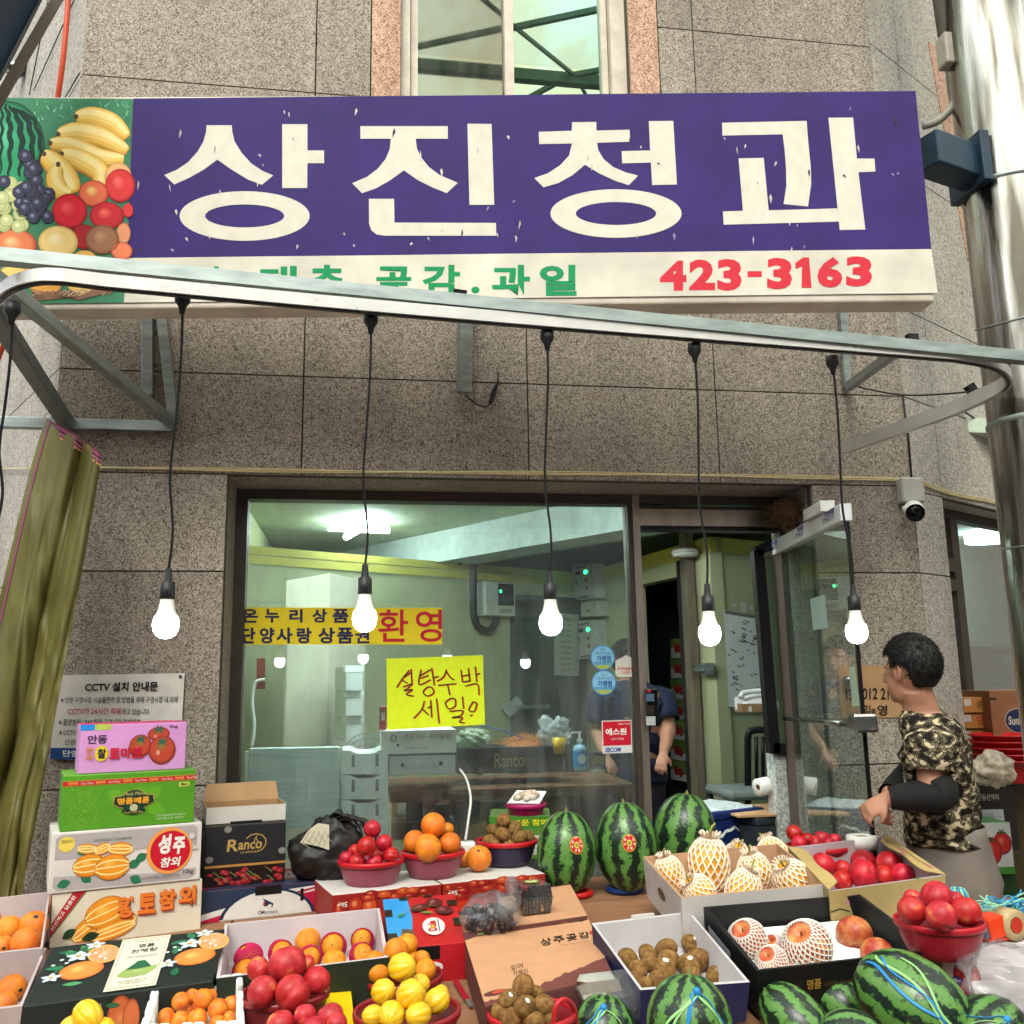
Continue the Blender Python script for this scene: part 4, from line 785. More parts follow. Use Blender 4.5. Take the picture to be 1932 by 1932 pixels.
def roll(label, c, r, h, axis, nm='paper_roll'):
    t = thing(nm, label, 'paper roll', c); g = G(); g.lathe(c, [(r*.35, 0), (r, 0), (r, h), (r*.35, h), (r*.35, 0)], 28, axis=axis); g.build('paper', [M('tissue', '#d8d6d0', .9, bump=.2)], t); g = G(); g.lathe(c, [(r*.34, .001), (r*.34, h-.001)], 20, axis=axis); g.build('core', [KRAFT], t)
roll('white paper roll lying on the dark stool', atd(1430, 1486, 4.62), .042, .085, V((.9, .3, .1)))
# ---- glass door, hinged at right jamb and swung open
H0, E0 = atz(1462, 1026, 2.17), atz(1598, 952, 2.17); H0.z = E0.z = 0; dd = (E0-H0); dn = V((-dd.y, dd.x, 0)).normalized()
if dn.x > 0: dn = -dn
gd = thing('glass_door', 'open glass door with white film covered top rail and chrome bar handle', 'door', H0)
g = G(); g.box(H0+V((0, 0, .05)), dd, dn*.012, V((0, 0, 2.055))); g.build('glass_sheet', [glass('door_sheet_glass', (.88, .96, .93), .35, .02)], gd)
g = G(); g.box(H0+dn*-.018+V((0, 0, 2.105)), dd*1.0, dn*.048, V((0, 0, .07))); rl = g.build('top_rail', [M('film_white', '#c9cacc', .4)], gd, bevel=.003)
F = Face(H0+dn*.0305+V((0, 0, 2.105)), dd, V((0, 0, .07))); g = G()
for u, sc in ((.06, 1), (.48, .8), (.85, 1.1)):
    g.text(F, 'LONG', u-.05, .30, u+.07*sc, .62, '#3d4a6a', 1, .02, .1, rot=180); g.text(F, 'BNG', u-.02, .66, u+.08*sc, .95, '#2c3a78', 1, .05, 0, rot=180)
g.build('film_lettering', [PRINT], rl)
g = G(); p = H0+dd*.62+V((0, 0, 2.176)); g.box(p-dn*.01, dd*.22, dn*.06, V((0, 0, .045))); g.build('closer', [WHITEP], rl)
g = G(); g.box(E0+V((0, 0, .05))-dd*.0, dd.normalized()*.012, dn*.014, V((0, 0, 2.05))); g.build('edge_seal', [BLACKM], gd)
CH = M('chrome', '#b9b9b9', .15, .95)
hp = lambda x, y, o=0: atp(x, y, H0+dn*.03, dn)+dn*o
g = G(); g.tube([hp(1503, 1355, .06), hp(1540, 1358, .06), hp(1585, 1361, .06), hp(1612, 1364, .05), hp(1636, 1364, .0)], [.009, .011, .012, .016, .014], 12); g.build('bar_handle', [CH], gd)
c = hp(1632, 1364); g = G(); g.box(c-dd.normalized()*.04-V((0, 0, .035))-dn*.04, dd.normalized()*.07, dn*.09, V((0, 0, .07))); g.build('lock_case', [CH], gd, bevel=.01)
g = G(); fp2 = PFace(H0+dn*.0135, dn); g.add([fp2(*p) for p in ((1528, 1130), (1556, 1122), (1562, 1184), (1534, 1189))], [[0, 1, 2, 3]], '#9fb8b2'); g.add([fp2(*p) for p in ((1602, 1258), (1612, 1258), (1622, 1332), (1608, 1333))], [[0, 1, 2, 3]], '#a9c0a8'); g.build('paper_sticker', [PRINT], gd)
# black framed panel beside the hinge
bf = thing('black_framed_panel', 'black framed glazed panel above a pale low wall beside the open door', 'window', aty(1450, 1420, .42))
bp_ = lambda x, y, o=0: aty(x, y, .42-o)
g = G()
def barpx(a, b, wd, yy=.42): g.bar(aty(*a, yy), aty(*b, yy), wd, .05, up=V((0, 1, 0)))
barpx((1428, 1040), (1459, 1420), .055); barpx((1424, 1042), (1475, 1018), .05); barpx((1456, 1412), (1516, 1416), .055); g.build('frame', [BLACKM], bf)
g = G(); g.add([aty(*p, .425) for p in ((1432, 1042), (1500, 1020), (1514, 1412), (1460, 1412))], [[0, 1, 2, 3]]); g.build('pane', [glass('panel_glass', (.45, .55, .52), 2.5, .03)], bf)
g = G(); g.prism([aty(*p, .42) for p in ((1462, 1424), (1516, 1424), (1524, 1720), (1474, 1720))], V((0, .1, 0))); g.build('low_wall', [stone('pale_marble', '#8e928e', '#c2c4bd', '#b0b3ad', 30)], bf)
# access terminal on mullion
t = thing('access_terminal', 'black card terminal with a small screen on the steel window mullion', 'terminal', fp(1226, 1335)); tp_ = PFace(V((0, FY-.016, 0)), V((0, -1, 0)), .002)
g = G(); g.prism([tp_(*p) for p in ((1216, 1299), (1236, 1299), (1238, 1370), (1218, 1370))], V((0, -.04, 0))); g.build('case', [M('black_gloss', '#0c0c0e', .12)], t, bevel=.006)
tq = bil([(1216, 1299), (1236, 1299), (1238, 1370), (1218, 1370)], PFace(V((0, FY-.058, 0)), V((0, -1, 0)), .001)); g = G(); g.rect(tq, .05, .02, .95, .26, '#a9aeb0', 1); g.rect(tq, .12, .66, .88, .86, '#46607a', 1); g.rect(tq, .3, .9, .6, .96, '#b0262c', 1); g.rect(tq, .15, .3, .85, .55, '#241c18', 1); g.build('screen', [PRINT], t)
# ---- stickers and posters on the window glass
wp_ = PFace(V((0, FY+.034, 0)), V((0, -1, 0)), .0012)
t = thing('welcome_banner', 'yellow banner strip with navy and red Korean letters stuck on the window', 'banner', wp_(640, 1180)); wq = [(460, 1146), (834, 1147), (834, 1216), (453, 1216)]
F = bil(wq, wp_); g = G(); g.rect(F, 0, 0, 1, 1, '#ead01a', 1); g.build('sheet', [PRINT], t); g = G()
NV = '#1c1f52'
for ch, a, b in (('온', 456, 487), ('누', 500, 527), ('리', 546, 571), ('상', 589, 617), ('품', 627, 658), ('권', 668, 697)): g.text(wp_, ch, a, 1175, b, 1149, NV, 2.4, .034)
for ch, a, b in (('단', 456, 482), ('양', 490, 518), ('사', 521, 552), ('랑', 560, 588), ('상', 600, 632), ('품', 636, 666), ('권', 670, 697)): g.text(wp_, ch, a, 1214, b, 1184, NV, 2.4, .034)
for ch, a, b in (('환', 714, 770), ('영', 784, 834)): g.text(wp_, ch, a, 1211, b, 1150, '#c3162c', 2.4, .012)
g.build('lettering', [PRINT], t)
t = thing('sale_poster', 'neon yellow poster with handwritten red and black watermelon sale text', 'poster', wp_(820, 1306)); nq = [(729, 1243), (911, 1236), (915, 1367), (731, 1377)]
F = bil(nq, wp_); g = G(); g.rect(F, 0, 0, 1, 1, '#dcec20', 1); g.build('sheet', [PRINT], t); g = G()
HW = {'설': [[(748, 1305), (760, 1282), (772, 1263)], [(758, 1287), (768, 1295)], [(762, 1280), (776, 1268)], [(775, 1260), (777, 1300)], [(760, 1304), (776, 1297), (768, 1308), (762, 1313), (778, 1310), (766, 1322), (780, 1326)]],
      '탕': [[(790, 1278), (812, 1262)], [(794, 1262), (790, 1298), (812, 1286)], [(793, 1283), (808, 1276)], [(814, 1258), (819, 1300)], [(818, 1282), (827, 1278)], [(806, 1304), (798, 1316), (806, 1326), (818, 1318), (814, 1305), (806, 1304)]],
      '수': [[(842, 1262), (836, 1280), (824, 1290)], [(841, 1266), (850, 1282), (856, 1286)], [(826, 1300), (860, 1296)], [(844, 1298), (848, 1324)]],
      '박': [[(869, 1262), (872, 1292)], [(883, 1258), (886, 1290)], [(871, 1278), (885, 1274)], [(872, 1292), (887, 1289)], [(896, 1254), (899, 1292)], [(898, 1274), (905, 1271)], [(877, 1302), (900, 1297), (903, 1324)]],
      '세': [[(800, 1328), (795, 1348), (780, 1368)], [(796, 1346), (808, 1360)], [(806, 1344), (814, 1340)], [(812, 1326), (814, 1366)], [(823, 1322), (828, 1380)]],
      '일': [[(850, 1322), (840, 1332), (846, 1346), (858, 1340), (858, 1324), (850, 1322)], [(872, 1318), (874, 1346)], [(848, 1352), (872, 1350), (868, 1362), (852, 1366), (872, 1366), (866, 1376), (876, 1378)]],
      '!': [[(892, 1330), (884, 1348), (894, 1352), (899, 1334), (892, 1330)], [(886, 1362), (891, 1360)]]}
for ch, st in HW.items():
    for s_ in st:
        P_ = [(p.x, p.y) for p in spline([V((a, b, 0)) for a, b in s_], 4)]
        fy = (lambda y: 1314+(y-1318)*51/62) if ch in '세일!' else (lambda y: 1257+(y-1254)*56/72)
        g.stroke(wp_, [(x+1.6, fy(y)+.9) for x, y in P_], 2.6, '#d84a18', 2); g.stroke(wp_, [(x, fy(y)) for x, y in P_], 1.9, '#221a12', 3)
g.build('handwriting', [PRINT], t)
for k, (cx, cy2) in enumerate(((1137, 1241), (1139, 1288))):
    t = thing('round_sticker', 'round sky blue sticker on the window glass, '+('upper' if k == 0 else 'lower')+' of the pair', 'sticker', wp_(cx, cy2), 'round blue window stickers')
    g = G(); g.disc(wp_, cx, cy2, 23, 24, '#3f86c4', 1, '#3f86c4'); g.disc(wp_, cx, cy2, 21.5, 22.5, '#8cc6e4', 2, '#7ab8dc'); 
    g.pol(wp_, [(cx+20.5*math.cos(a), cy2+21.5*math.sin(a)) for a in [math.pi*(.12+.76*i/12) for i in range(13)]], '#5f9fc0', 2.5); g.pol(wp_, [(cx+20.5*math.cos(a), cy2+21.5*math.sin(a)) for a in [math.pi*(.22+.56*i/12) for i in range(13)]], '#a8b85a', 3)
    g.build('disc', [PRINT], t); g = G(); g.text(wp_, '가맹점', cx-12, cy2+8, cx+15, cy2-4, '#1f4f9c', 4, .02); g.text(wp_, '단양사랑 상품권', cx-15, cy2-6, cx+16, cy2-11, '#2f5fa0', 4); g.text(wp_, '단양군', cx-5, cy2-13, cx+5, cy2-17, '#2f4f80', 4); g.build('lettering', [PRINT], t)
t = thing('house_sticker', 'white house shaped sticker with orange Korean text on the window', 'sticker', wp_(1179, 1260)); g = G(); g.pol(wp_, [(1161, 1247), (1181, 1236), (1198, 1244), (1197, 1275), (1193, 1277), (1165, 1277), (1161, 1273)], '#d8d5cb', 1); g.build('sheet', [PRINT], t)
g = G(); g.text(wp_, '온누리상품권', 1164, 1265, 1194, 1258, '#c94a2c', 2, .02); g.text(wp_, '- 가맹점 -', 1168, 1272, 1191, 1266, '#c94a2c', 2, .01); g.build('lettering', [PRINT], t)
t = thing('red_security_sign', 'red square security sticker with white text low on the window', 'sticker', wp_(1164, 1390)); g = G(); F = bil([(1135, 1360), (1191, 1358), (1193, 1420), (1137, 1422)], wp_); g.rect(F, 0, 0, 1, 1, '#d5d3d0', 1); g.rect(F, .03, .24, .97, .97, '#c4122e', 2); g.build('sheet', [PRINT], t)
g = G(); g.text(F, '에스원', .12, .55, .82, .76, '#ece8e4', 3, .03); g.text(F, 'CCTV 작동중', .3, .40, .72, .47, '#ece8e4', 3); g.text(F, '언제나 안심', .55, .85, .93, .91, '#ece8e4', 3); g.text(F, 'SECOM', .08, .04, .62, .18, '#2a4a9c', 3, .03, .2); g.build('lettering', [PRINT], t)
t = thing('price_list', 'white paper price list with columns of text on the dark cold room door', 'paper', PAB(1066, 1220)); pq_ = bil([(1045, 1155), (1092, 1160), (1092, 1276), (1045, 1274)], PFace(A_+nAB*.07, nAB, .003)); g = G(); g.rect(pq_, 0, 0, 1, 1, '#a9aaa4', 1); g.build('sheet', [PRINTM], t)
g = G()
for i, s_ in enumerate(('마늘', '고추', '감자', '양파', '오이', '대파', '호박', '배추', '시금치', '상추')): g.text(pq_, s_, .25, .88-.09*i, .68, .93-.09*i, '#4a4a4a' if i < 8 else '#8a3030', 2)
g.build('lettering', [PRINTM], t)
# ---- counter behind the window and what stands on it
zc_ = fp(1000, 1462).z-.07
ct = thing('counter', 'brown wooden counter just behind the shop window', 'counter', V((.55, .8, 0)))
WOOD = M('dark_wood', '#5a3c28', .75, spec=.15, var=.2, scale=4, stretch=(1, 8, 8))
xA, xB = aty(735, 1470, .5).x, aty(1195, 1470, .5).x
g = G(); g.abox(xA, xB, .46, 1.15, zc_-.05, zc_); g.build('top', [WOOD], ct, bevel=.004)
for x in (xA+.16, xA+.42, xB-.06): g = G(); g.abox(x, x+.05, .52, .57, .02, zc_-.051); g.build('leg', [WOOD], ct)
g = G(); g.abox(xA+.1, xB, 1.0, 1.02, .1, zc_-.06); g.build('back_panel', [M('dark_back', '#2a2422', .7)], ct)
g = G(); a = aty(880, 1560, .5); g.hexa([a+V((0, 0, -.12)), a+V((.5, .1, -.05)), a+V((.5, .35, -.05)), a+V((0, .3, -.12))], [a, a+V((.5, .1, .12)), a+V((.5, .35, .12)), a+V((0, .3, 0))]); tag(g.build('open_crate', [KRAFT], bevel=.005), 'brown cardboard box in the shade under the counter', 'carton')
t, F = carton('white_carton', 'white carton with Korean lettering standing right under the neon poster', 'carton', aty(719, 1424, .46), aty(861, 1421, .46), (aty(719, 1377, .46)-aty(719, 1422, .46)).length, .3, '#e0dcd7')
g = G(); g.disc(F['front'], .16, .66, .045, .16, '#8a3038', 1, '#8a3038'); g.disc(F['front'], .16, .66, .036, .13, '#c2bdb8', 2, '#c2bdb8'); g.text(F['front'], '조은자두·체리농원', .30, .58, .92, .84, '#8a3038', 1); g.text(F['front'], 'H.P 010-4403-4023', .32, .2, .62, .3, '#54504c', 1); g.disc(F['front'], .22, .38, .02, .06, '#1d1a18', 1, '#1d1a18'); g.build('lettering', [PRINTM], t)
t, F = carton('white_carton', 'plain white carton with two round holes beneath the lettered one', 'carton', aty(734, 1463, .47), aty(859, 1460, .47), (aty(734, 1426, .47)-aty(734, 1462, .47)).length, .3, '#cbc7c5')
g = G(); [g.disc(F['front'], u, v, .028, .12, '#2a2623', 1, '#2a2623') for u, v in ((.2, .52), (.78, .55))]; g.rect(F['front'], .15, .3, .75, .5, '#b8b5b2', .6); g.build('punched_holes', [PRINTM], t)
t, F = carton('small_red_carton', 'small red packet standing at the left of the neon poster', 'packet', aty(716, 1377, .5), aty(729, 1377, .5), .105, .1, '#a02430'); g = G(); g.rect(F['front'], .25, .4, .8, .75, '#c5b8b0', 1); g.build('label', [PRINTM], t)
t, F = carton('black_fruit_box', 'black and gold cherry box holding orange packing straw on the counter', 'carton', aty(864, 1461, .62), aty(1072, 1461, .62), .12, .3, '#17181a')
g = G(); g.text(F['front'], 'Ranco', .33, .22, .60, .78, '#8a7a50', 1, .01); [g.disc(F['front'], u, .1, .035, .16, '#3a3a3a', 1) for u in (.2, .75)]; g.text(F['front'], 'CO', .02, .1, .16, .5, '#3a3c40', 1); g.build('lettering', [PRINT], t)
g = G(); c = aty(988, 1408, .75)
for i in range(300):
    a = rnd.uniform(0, 6.28); rr2 = rnd.uniform(.01, .13); p = c+V((rr2*math.cos(a)*1.0, rr2*math.sin(a)*.7, rnd.uniform(-.03, .055)*(1-rr2*4))); d = V((rnd.gauss(0, 1), rnd.gauss(0, 1), rnd.gauss(0, .5))).normalized()*rnd.uniform(.03, .06); m_ = p+V((rnd.gauss(0, .01), 0, rnd.uniform(0, .02)))
    g.tube([p-d, m_, p+d], .0013, 3, smooth=False)
g.ell(c+V((0, 0, -.02)), (.11, .09, .05), 14, 8)
tag(g.build('packing_straw', [M('orange_straw', '#c87a34', .6, var=.2, scale=60)]), 'heap of orange packing straw on the black cherry box', 'packing straw', kind='stuff')
def lump(name, label, cat, c, rad, mat, amp=.25, f=3.2, knots=(), seed=0, sharp=False):
    g = G()
    def fn(p):
        d = 1+amp*noise.noise(p*f+V((seed, 0, 0)))+amp*.5*abs(noise.noise(p*f*2.3+V((0, seed, 0))))
        for k, w_ in knots:
            k = V(k).normalized(); d += w_*max(0, p.dot(k)-.86)/.14
        return p*d
    g.ell(c, rad, 40, 28, fn=fn); o = g.build(name, [mat]); return tag(o, label, cat)
FILM = M('clear_film', '#c9cfd0', .18, trans=.6, spec=.6, bump=.5, bscale=22, var=.02)
lump('plastic_bag', 'clear plastic bag with loop handles on the counter beside the straw', 'bag', aty(1046, 1385, .7), (.075, .05, .06), FILM, .4, 3, (((.5, 0, 1), .5), ((-.6, 0, 1), .5)), 3)
lump('vegetable_bag', 'clear bag of green vegetables at the left end of the counter', 'bag', aty(893, 1395, .7), (.085, .06, .05), M('veg_film', '#a9b89a', .25, trans=.35, bump=.4, bscale=25, var=.3, scale=12), .35, 3, (), 8)
g = G(); g.tube(spline([aty(905, 1368, .6), aty(945, 1378, .62), aty(985, 1392, .64)], 4), .008, 6, flat=.4); tag(g.build('blue_strap', [M('blue_strap', '#2455a0', .4)]), 'blue strap lying across the vegetable bag', 'strap')
t = thing('sanitizer_bottle', 'blue labelled hand sanitizer bottle with white pump on the counter', 'bottle', aty(1095, 1452, .56)); b = aty(1095, 1454, .56)
g = G(); g.lathe(b, [(0, 0), (.032, 0), (.034, .01), (.034, .10), (.028, .118), (.013, .125), (.013, .135), (0, .135)], 24); g.build('bottle', [M('clear_blue', '#8fb8d0', .2, trans=.25)], t); g = G(); g.lathe(b, [(.0345, .02), (.0345, .095)], 24, cols=lambda k, r, z: lin('#2f86c8')); g.disc(Face(b+V((-.03, -.036, .02)), V((.06, 0, 0)), V((0, 0, .075))), .5, .5, .33, .3, '#dcdcd8', 1, '#dcdcd8'); g.build('label', [PRINT], t); g = G(); g.lathe(b, [(.014, .135), (.014, .15), (.005, .152), (.005, .185), (0, .185)], 16); g.bar(b+V((.01, 0, .182)), b+V((-.04, -.01, .18)), .014, .008); g.build('pump', [WHITEP], t)
t = thing('juice_glass', 'glass with yellow juice beside the sanitizer bottle', 'glass', aty(1056, 1452, .6)); b = aty(1056, 1452, .6); g = G(); g.lathe(b, [(0, .002), (.026, .002), (.03, .06)], 20); g.build('glass', [glass('clear_tumbler', (.9, .93, .93), 1.5, .03)], t); g = G(); g.lathe(b, [(0, .075), (.027, .075), (.033, .15), (0, .15)], 20); g.build('yellow_cup', [M('yellow_cup', '#c9a01c', .35)], t)
t, F = carton('jar_box', 'small dark tin standing at the right end of the counter', 'tin', aty(1118, 1452, .6), aty(1143, 1452, .6), .08, .06, '#3a2c22'); g = G(); g.rect(F['front'], .1, .3, .9, .8, '#8a7a50', 1); g.build('label', [PRINT], t)
# foam sheets, crates, fan
g = G(); q = [aty(*p, .5) for p in ((470, 1412), (640, 1409), (640, 1562), (462, 1560))]; g.prism(q, V((0, .05, 0)))
tag(g.build('foam_sheet', [M('ribbed_foam', '#cfdcd8', .75, var=.08, scale=6, bump=.8, bscale=14, stretch=(.5, 1, 5))], bevel=.004), 'ribbed pale foam sheet leaning behind the shop window', 'foam sheet')
g = G(); q = [aty(*p, .62) for p in ((462, 1418), (668, 1410), (670, 1540), (462, 1540))]; g.prism(q, V((0, .03, 0))); tag(g.build('foam_sheet', [FOAM]), 'second foam sheet behind the ribbed one, edge just showing', 'foam sheet')
for k in range(4):
    y1 = 1602-k*47; bl, br = aty(645, y1, .45), aty(732, y1, .45); hh = (aty(645, y1-45, .45)-bl).length
    t = thing('foam_crate', ['bottom', 'second lowest', 'second highest', 'topmost'][k]+' white foam crate of the stack inside the window', 'foam crate', bl, 'white foam crates stacked inside the window')
    g = G(); w_ = br.x-bl.x; n_ = 14; tp = []
    prof = [(i/n_, hh*(1-.16*math.exp(-((i/n_-.5)/.28)**6))) for i in range(n_+1)]
    g.prism([bl]+[br]+[V((bl.x+w_*u, bl.y, bl.z+z)) for u, z in reversed(prof)], V((0, .35, 0))); g.build('body', [FOAM], t)
    for u in (.24, .76):
        g = G(); F = Face(bl, V((w_, 0, 0)), V((0, 0, hh))); g.rect(F, u-.035, .3, u+.035, .8, '#5a625e', 2, g='#8a928e'); g.build('slot', [PRINTM], t)
t = thing('electric_fan', 'grey wire cage electric fan behind the foam crates', 'fan', aty(692, 1415, .8)); c = aty(692, 1432, .8); g = G()
for rr2 in (.03, .07, .10, .125): g.tube([c+V((rr2*math.cos(a), 0, rr2*math.sin(a))) for a in [k*math.pi/16 for k in range(33)]], .0022, 4)
for k in range(36): a = k*math.pi/18; g.tube([c+V((.03*math.cos(a), -.02, .03*math.sin(a))), c+V((.125*math.cos(a), 0, .125*math.sin(a)))], .0014, 3)
g.build('cage', [M('fan_grey', '#7d8683', .4)], t); g = G(); g.tube([c, c-V((0, -.05, .5))], .02, 8); g.build('stand', [M('fan_grey', '#7d8683')], t)
# cardboard notice on the right wall
t = thing('cardboard_notice', 'brown cardboard with a handwritten account number taped on the wall behind the man', 'notice', aty(1660, 1305, -.01)); cq = PFace(V((0, -.012, 0)), V((0, -1, 0)), .001)
g = G(); g.prism([cq(*p, -10) for p in ((1583, 1256), (1742, 1256), (1742, 1354), (1588, 1354))], V((0, -.004, 0))); g.build('card', [KRAFT], t); g = G()
cq = PFace(V((0, -.008, 0)), V((0, -1, 0)), .001)
g.text(cq, '13', 1596, 1322, 1608, 1300, '#1d1812', 1, .02); g.text(cq, '012 214', 1627, 1320, 1690, 1298, '#1d1812', 1, .02); g.text(cq, '김', 1629, 1350, 1642, 1330, '#1d1812', 1, .02); g.text(cq, '※', 1643, 1348, 1653, 1336, '#1d1812', 1); g.text(cq, '영', 1655, 1350, 1674, 1330, '#1d1812', 1, .02); g.stroke(cq, [(1592, 1278), (1594, 1284), (1602, 1288)], 3, '#1d1812', 1); g.build('handwriting', [PRINTM], t)
g = G(); c = aty(1598, 1283, -.03); g.lathe(c, [(0, .0), (.018, .0), (.02, .02), (.012, .03), (0, .03)], 16, axis=(0, -1, 0)); tag(g.build('wall_fitting', [CH]), 'dark round metal fitting on the wall beside the cardboard notice', 'wall fitting')

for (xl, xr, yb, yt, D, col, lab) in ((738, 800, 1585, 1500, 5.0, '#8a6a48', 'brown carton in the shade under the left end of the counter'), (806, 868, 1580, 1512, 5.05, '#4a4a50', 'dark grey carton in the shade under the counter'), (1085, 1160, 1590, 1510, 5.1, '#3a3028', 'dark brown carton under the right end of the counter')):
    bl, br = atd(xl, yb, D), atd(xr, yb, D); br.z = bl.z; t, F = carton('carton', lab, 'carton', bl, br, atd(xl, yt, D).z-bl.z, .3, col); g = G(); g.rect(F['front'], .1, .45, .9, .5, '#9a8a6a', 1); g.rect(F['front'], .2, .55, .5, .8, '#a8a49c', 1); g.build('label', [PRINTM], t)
g = G(); q = [aty(*p_, 1.2) for p_ in ((484, 1242), (500, 1242), (500, 1300), (484, 1300))]; g.prism(q, V((0, .012, 0)), None); tag(g.build('red_notice', [M('faded_red_paper', '#7a2f28', .6, var=.2)]), 'narrow faded red notice hanging at the left side inside the window', 'notice')
g = G(); g.tube(spline([aty(x, y, .9) for x, y in ((500, 1282), (480, 1290), (476, 1330), (480, 1370), (474, 1410))], 5), .009, 8); tag(g.build('white_hose', [WHITEP]), 'white hose hanging at the left side inside the window', 'hose')
# ================================================================ THE FRUIT DISPLAY
TZ0, TSL = .62, .05
tbl = thing('display_table', 'low brown plywood display table covered with fruit boxes and baskets', 'table', (.3, -1.1, 0))
PLY = M('plywood', '#8e6448', .7, var=.14, scale=3, stretch=(1, 7, 1), bump=.1)
g = G()
for k in range(7):
    x0 = -1.55+k*.56; y0, y1 = -2.05, -.12
    g.hexa([V((x0, y0, table_z(y0)-.03)), V((x0+.553, y0, table_z(y0)-.03)), V((x0+.553, y1, table_z(y1)-.03)), V((x0, y1, table_z(y1)-.03))], [V((x0, y0, table_z(y0))), V((x0+.553, y0, table_z(y0))), V((x0+.553, y1, table_z(y1))), V((x0, y1, table_z(y1)))])
g.build('top', [PLY], tbl)
for x in (-1.4, .3, 2.2):
    for y in (-1.95, -.3): g = G(); g.abox(x, x+.06, y, y+.06, .001, table_z(y)-.035); g.build('leg', [STEEL], tbl)
# ---------- fruit kinds
def fmat(name, c1, c2, rough=.4, scale=2.0, lo=.4, hi=.62, bump=.0, bscale=40, spec=.4, c3=None, sss=.08, axis=None):
    m = bpy.data.materials.new(name); m.use_nodes = True; n = m.node_tree.nodes; l = m.node_tree.links; b = n['Principled BSDF']
    b.inputs['Roughness'].default_value = rough; b.inputs['Specular IOR Level'].default_value = spec; b.inputs['Subsurface Weight'].default_value = sss; b.inputs['Subsurface Radius'].default_value = (.02, .008, .004); b.inputs['Subsurface Scale'].default_value = .4
    tc = n.new('ShaderNodeTexCoord'); oi = n.new('ShaderNodeObjectInfo'); ad = n.new('ShaderNodeVectorMath'); ad.operation = 'ADD'; sc = n.new('ShaderNodeVectorMath'); sc.operation = 'SCALE'; sc.inputs[0].default_value = (37, 91, 53); l.new(oi.outputs['Random'], sc.inputs['Scale']); l.new(tc.outputs['Object'], ad.inputs[0]); l.new(sc.outputs[0], ad.inputs[1])
    ns = n.new('ShaderNodeTexNoise'); ns.inputs['Scale'].default_value = scale; ns.inputs['Detail'].default_value = 5; l.new(ad.outputs[0], ns.inputs['Vector'])
    st = [(lo, c1), (hi, c2)]+([(min(1, hi+.14), c3)] if c3 else [])
    rp = ramp(n, st); l.new(ns.outputs[0], rp.inputs[0])
    hsv = n.new('ShaderNodeHueSaturation'); mh = n.new('ShaderNodeMapRange'); mh.inputs[3].default_value = .494; mh.inputs[4].default_value = .505; ml = n.new('ShaderNodeMath'); ml.operation = 'FRACT'; mk = n.new('ShaderNodeMath'); mk.operation = 'MULTIPLY'; mk.inputs[1].default_value = 7.31; l.new(oi.outputs['Random'], mk.inputs[0]); l.new(mk.outputs[0], ml.inputs[0]); l.new(ml.outputs[0], mh.inputs[0]); l.new(mh.outputs[0], hsv.inputs['Hue']); mr = n.new('ShaderNodeMapRange'); mr.inputs[3].default_value = .82; mr.inputs[4].default_value = 1.12; l.new(oi.outputs['Random'], mr.inputs[0]); l.new(mr.outputs[0], hsv.inputs['Value']); l.new(rp.outputs[0], hsv.inputs['Color'])
    n3 = n.new('ShaderNodeTexNoise'); n3.inputs['Scale'].default_value = 22; n3.inputs['Detail'].default_value = 3; l.new(ad.outputs[0], n3.inputs['Vector'])
    m3 = n.new('ShaderNodeMapRange'); m3.inputs[1].default_value = .35; m3.inputs[2].default_value = .7; m3.inputs[3].default_value = .84; m3.inputs[4].default_value = 1.1; l.new(n3.outputs[0], m3.inputs[0])
    mx = n.new('ShaderNodeVectorMath'); mx.operation = 'SCALE'; l.new(hsv.outputs[0], mx.inputs[0]); l.new(m3.outputs[0], mx.inputs['Scale']); l.new(mx.outputs[0], b.inputs['Base Color'])
    if bump:
        n2 = n.new('ShaderNodeTexNoise'); n2.inputs['Scale'].default_value = bscale; l.new(tc.outputs['Object'], n2.inputs['Vector']); bp = n.new('ShaderNodeBump'); bp.inputs['Strength'].default_value = bump; bp.inputs['Distance'].default_value = .02; l.new(n2.outputs[0], bp.inputs['Height']); l.new(bp.outputs[0], b.inputs['Normal'])
    MATS[name] = m; return m
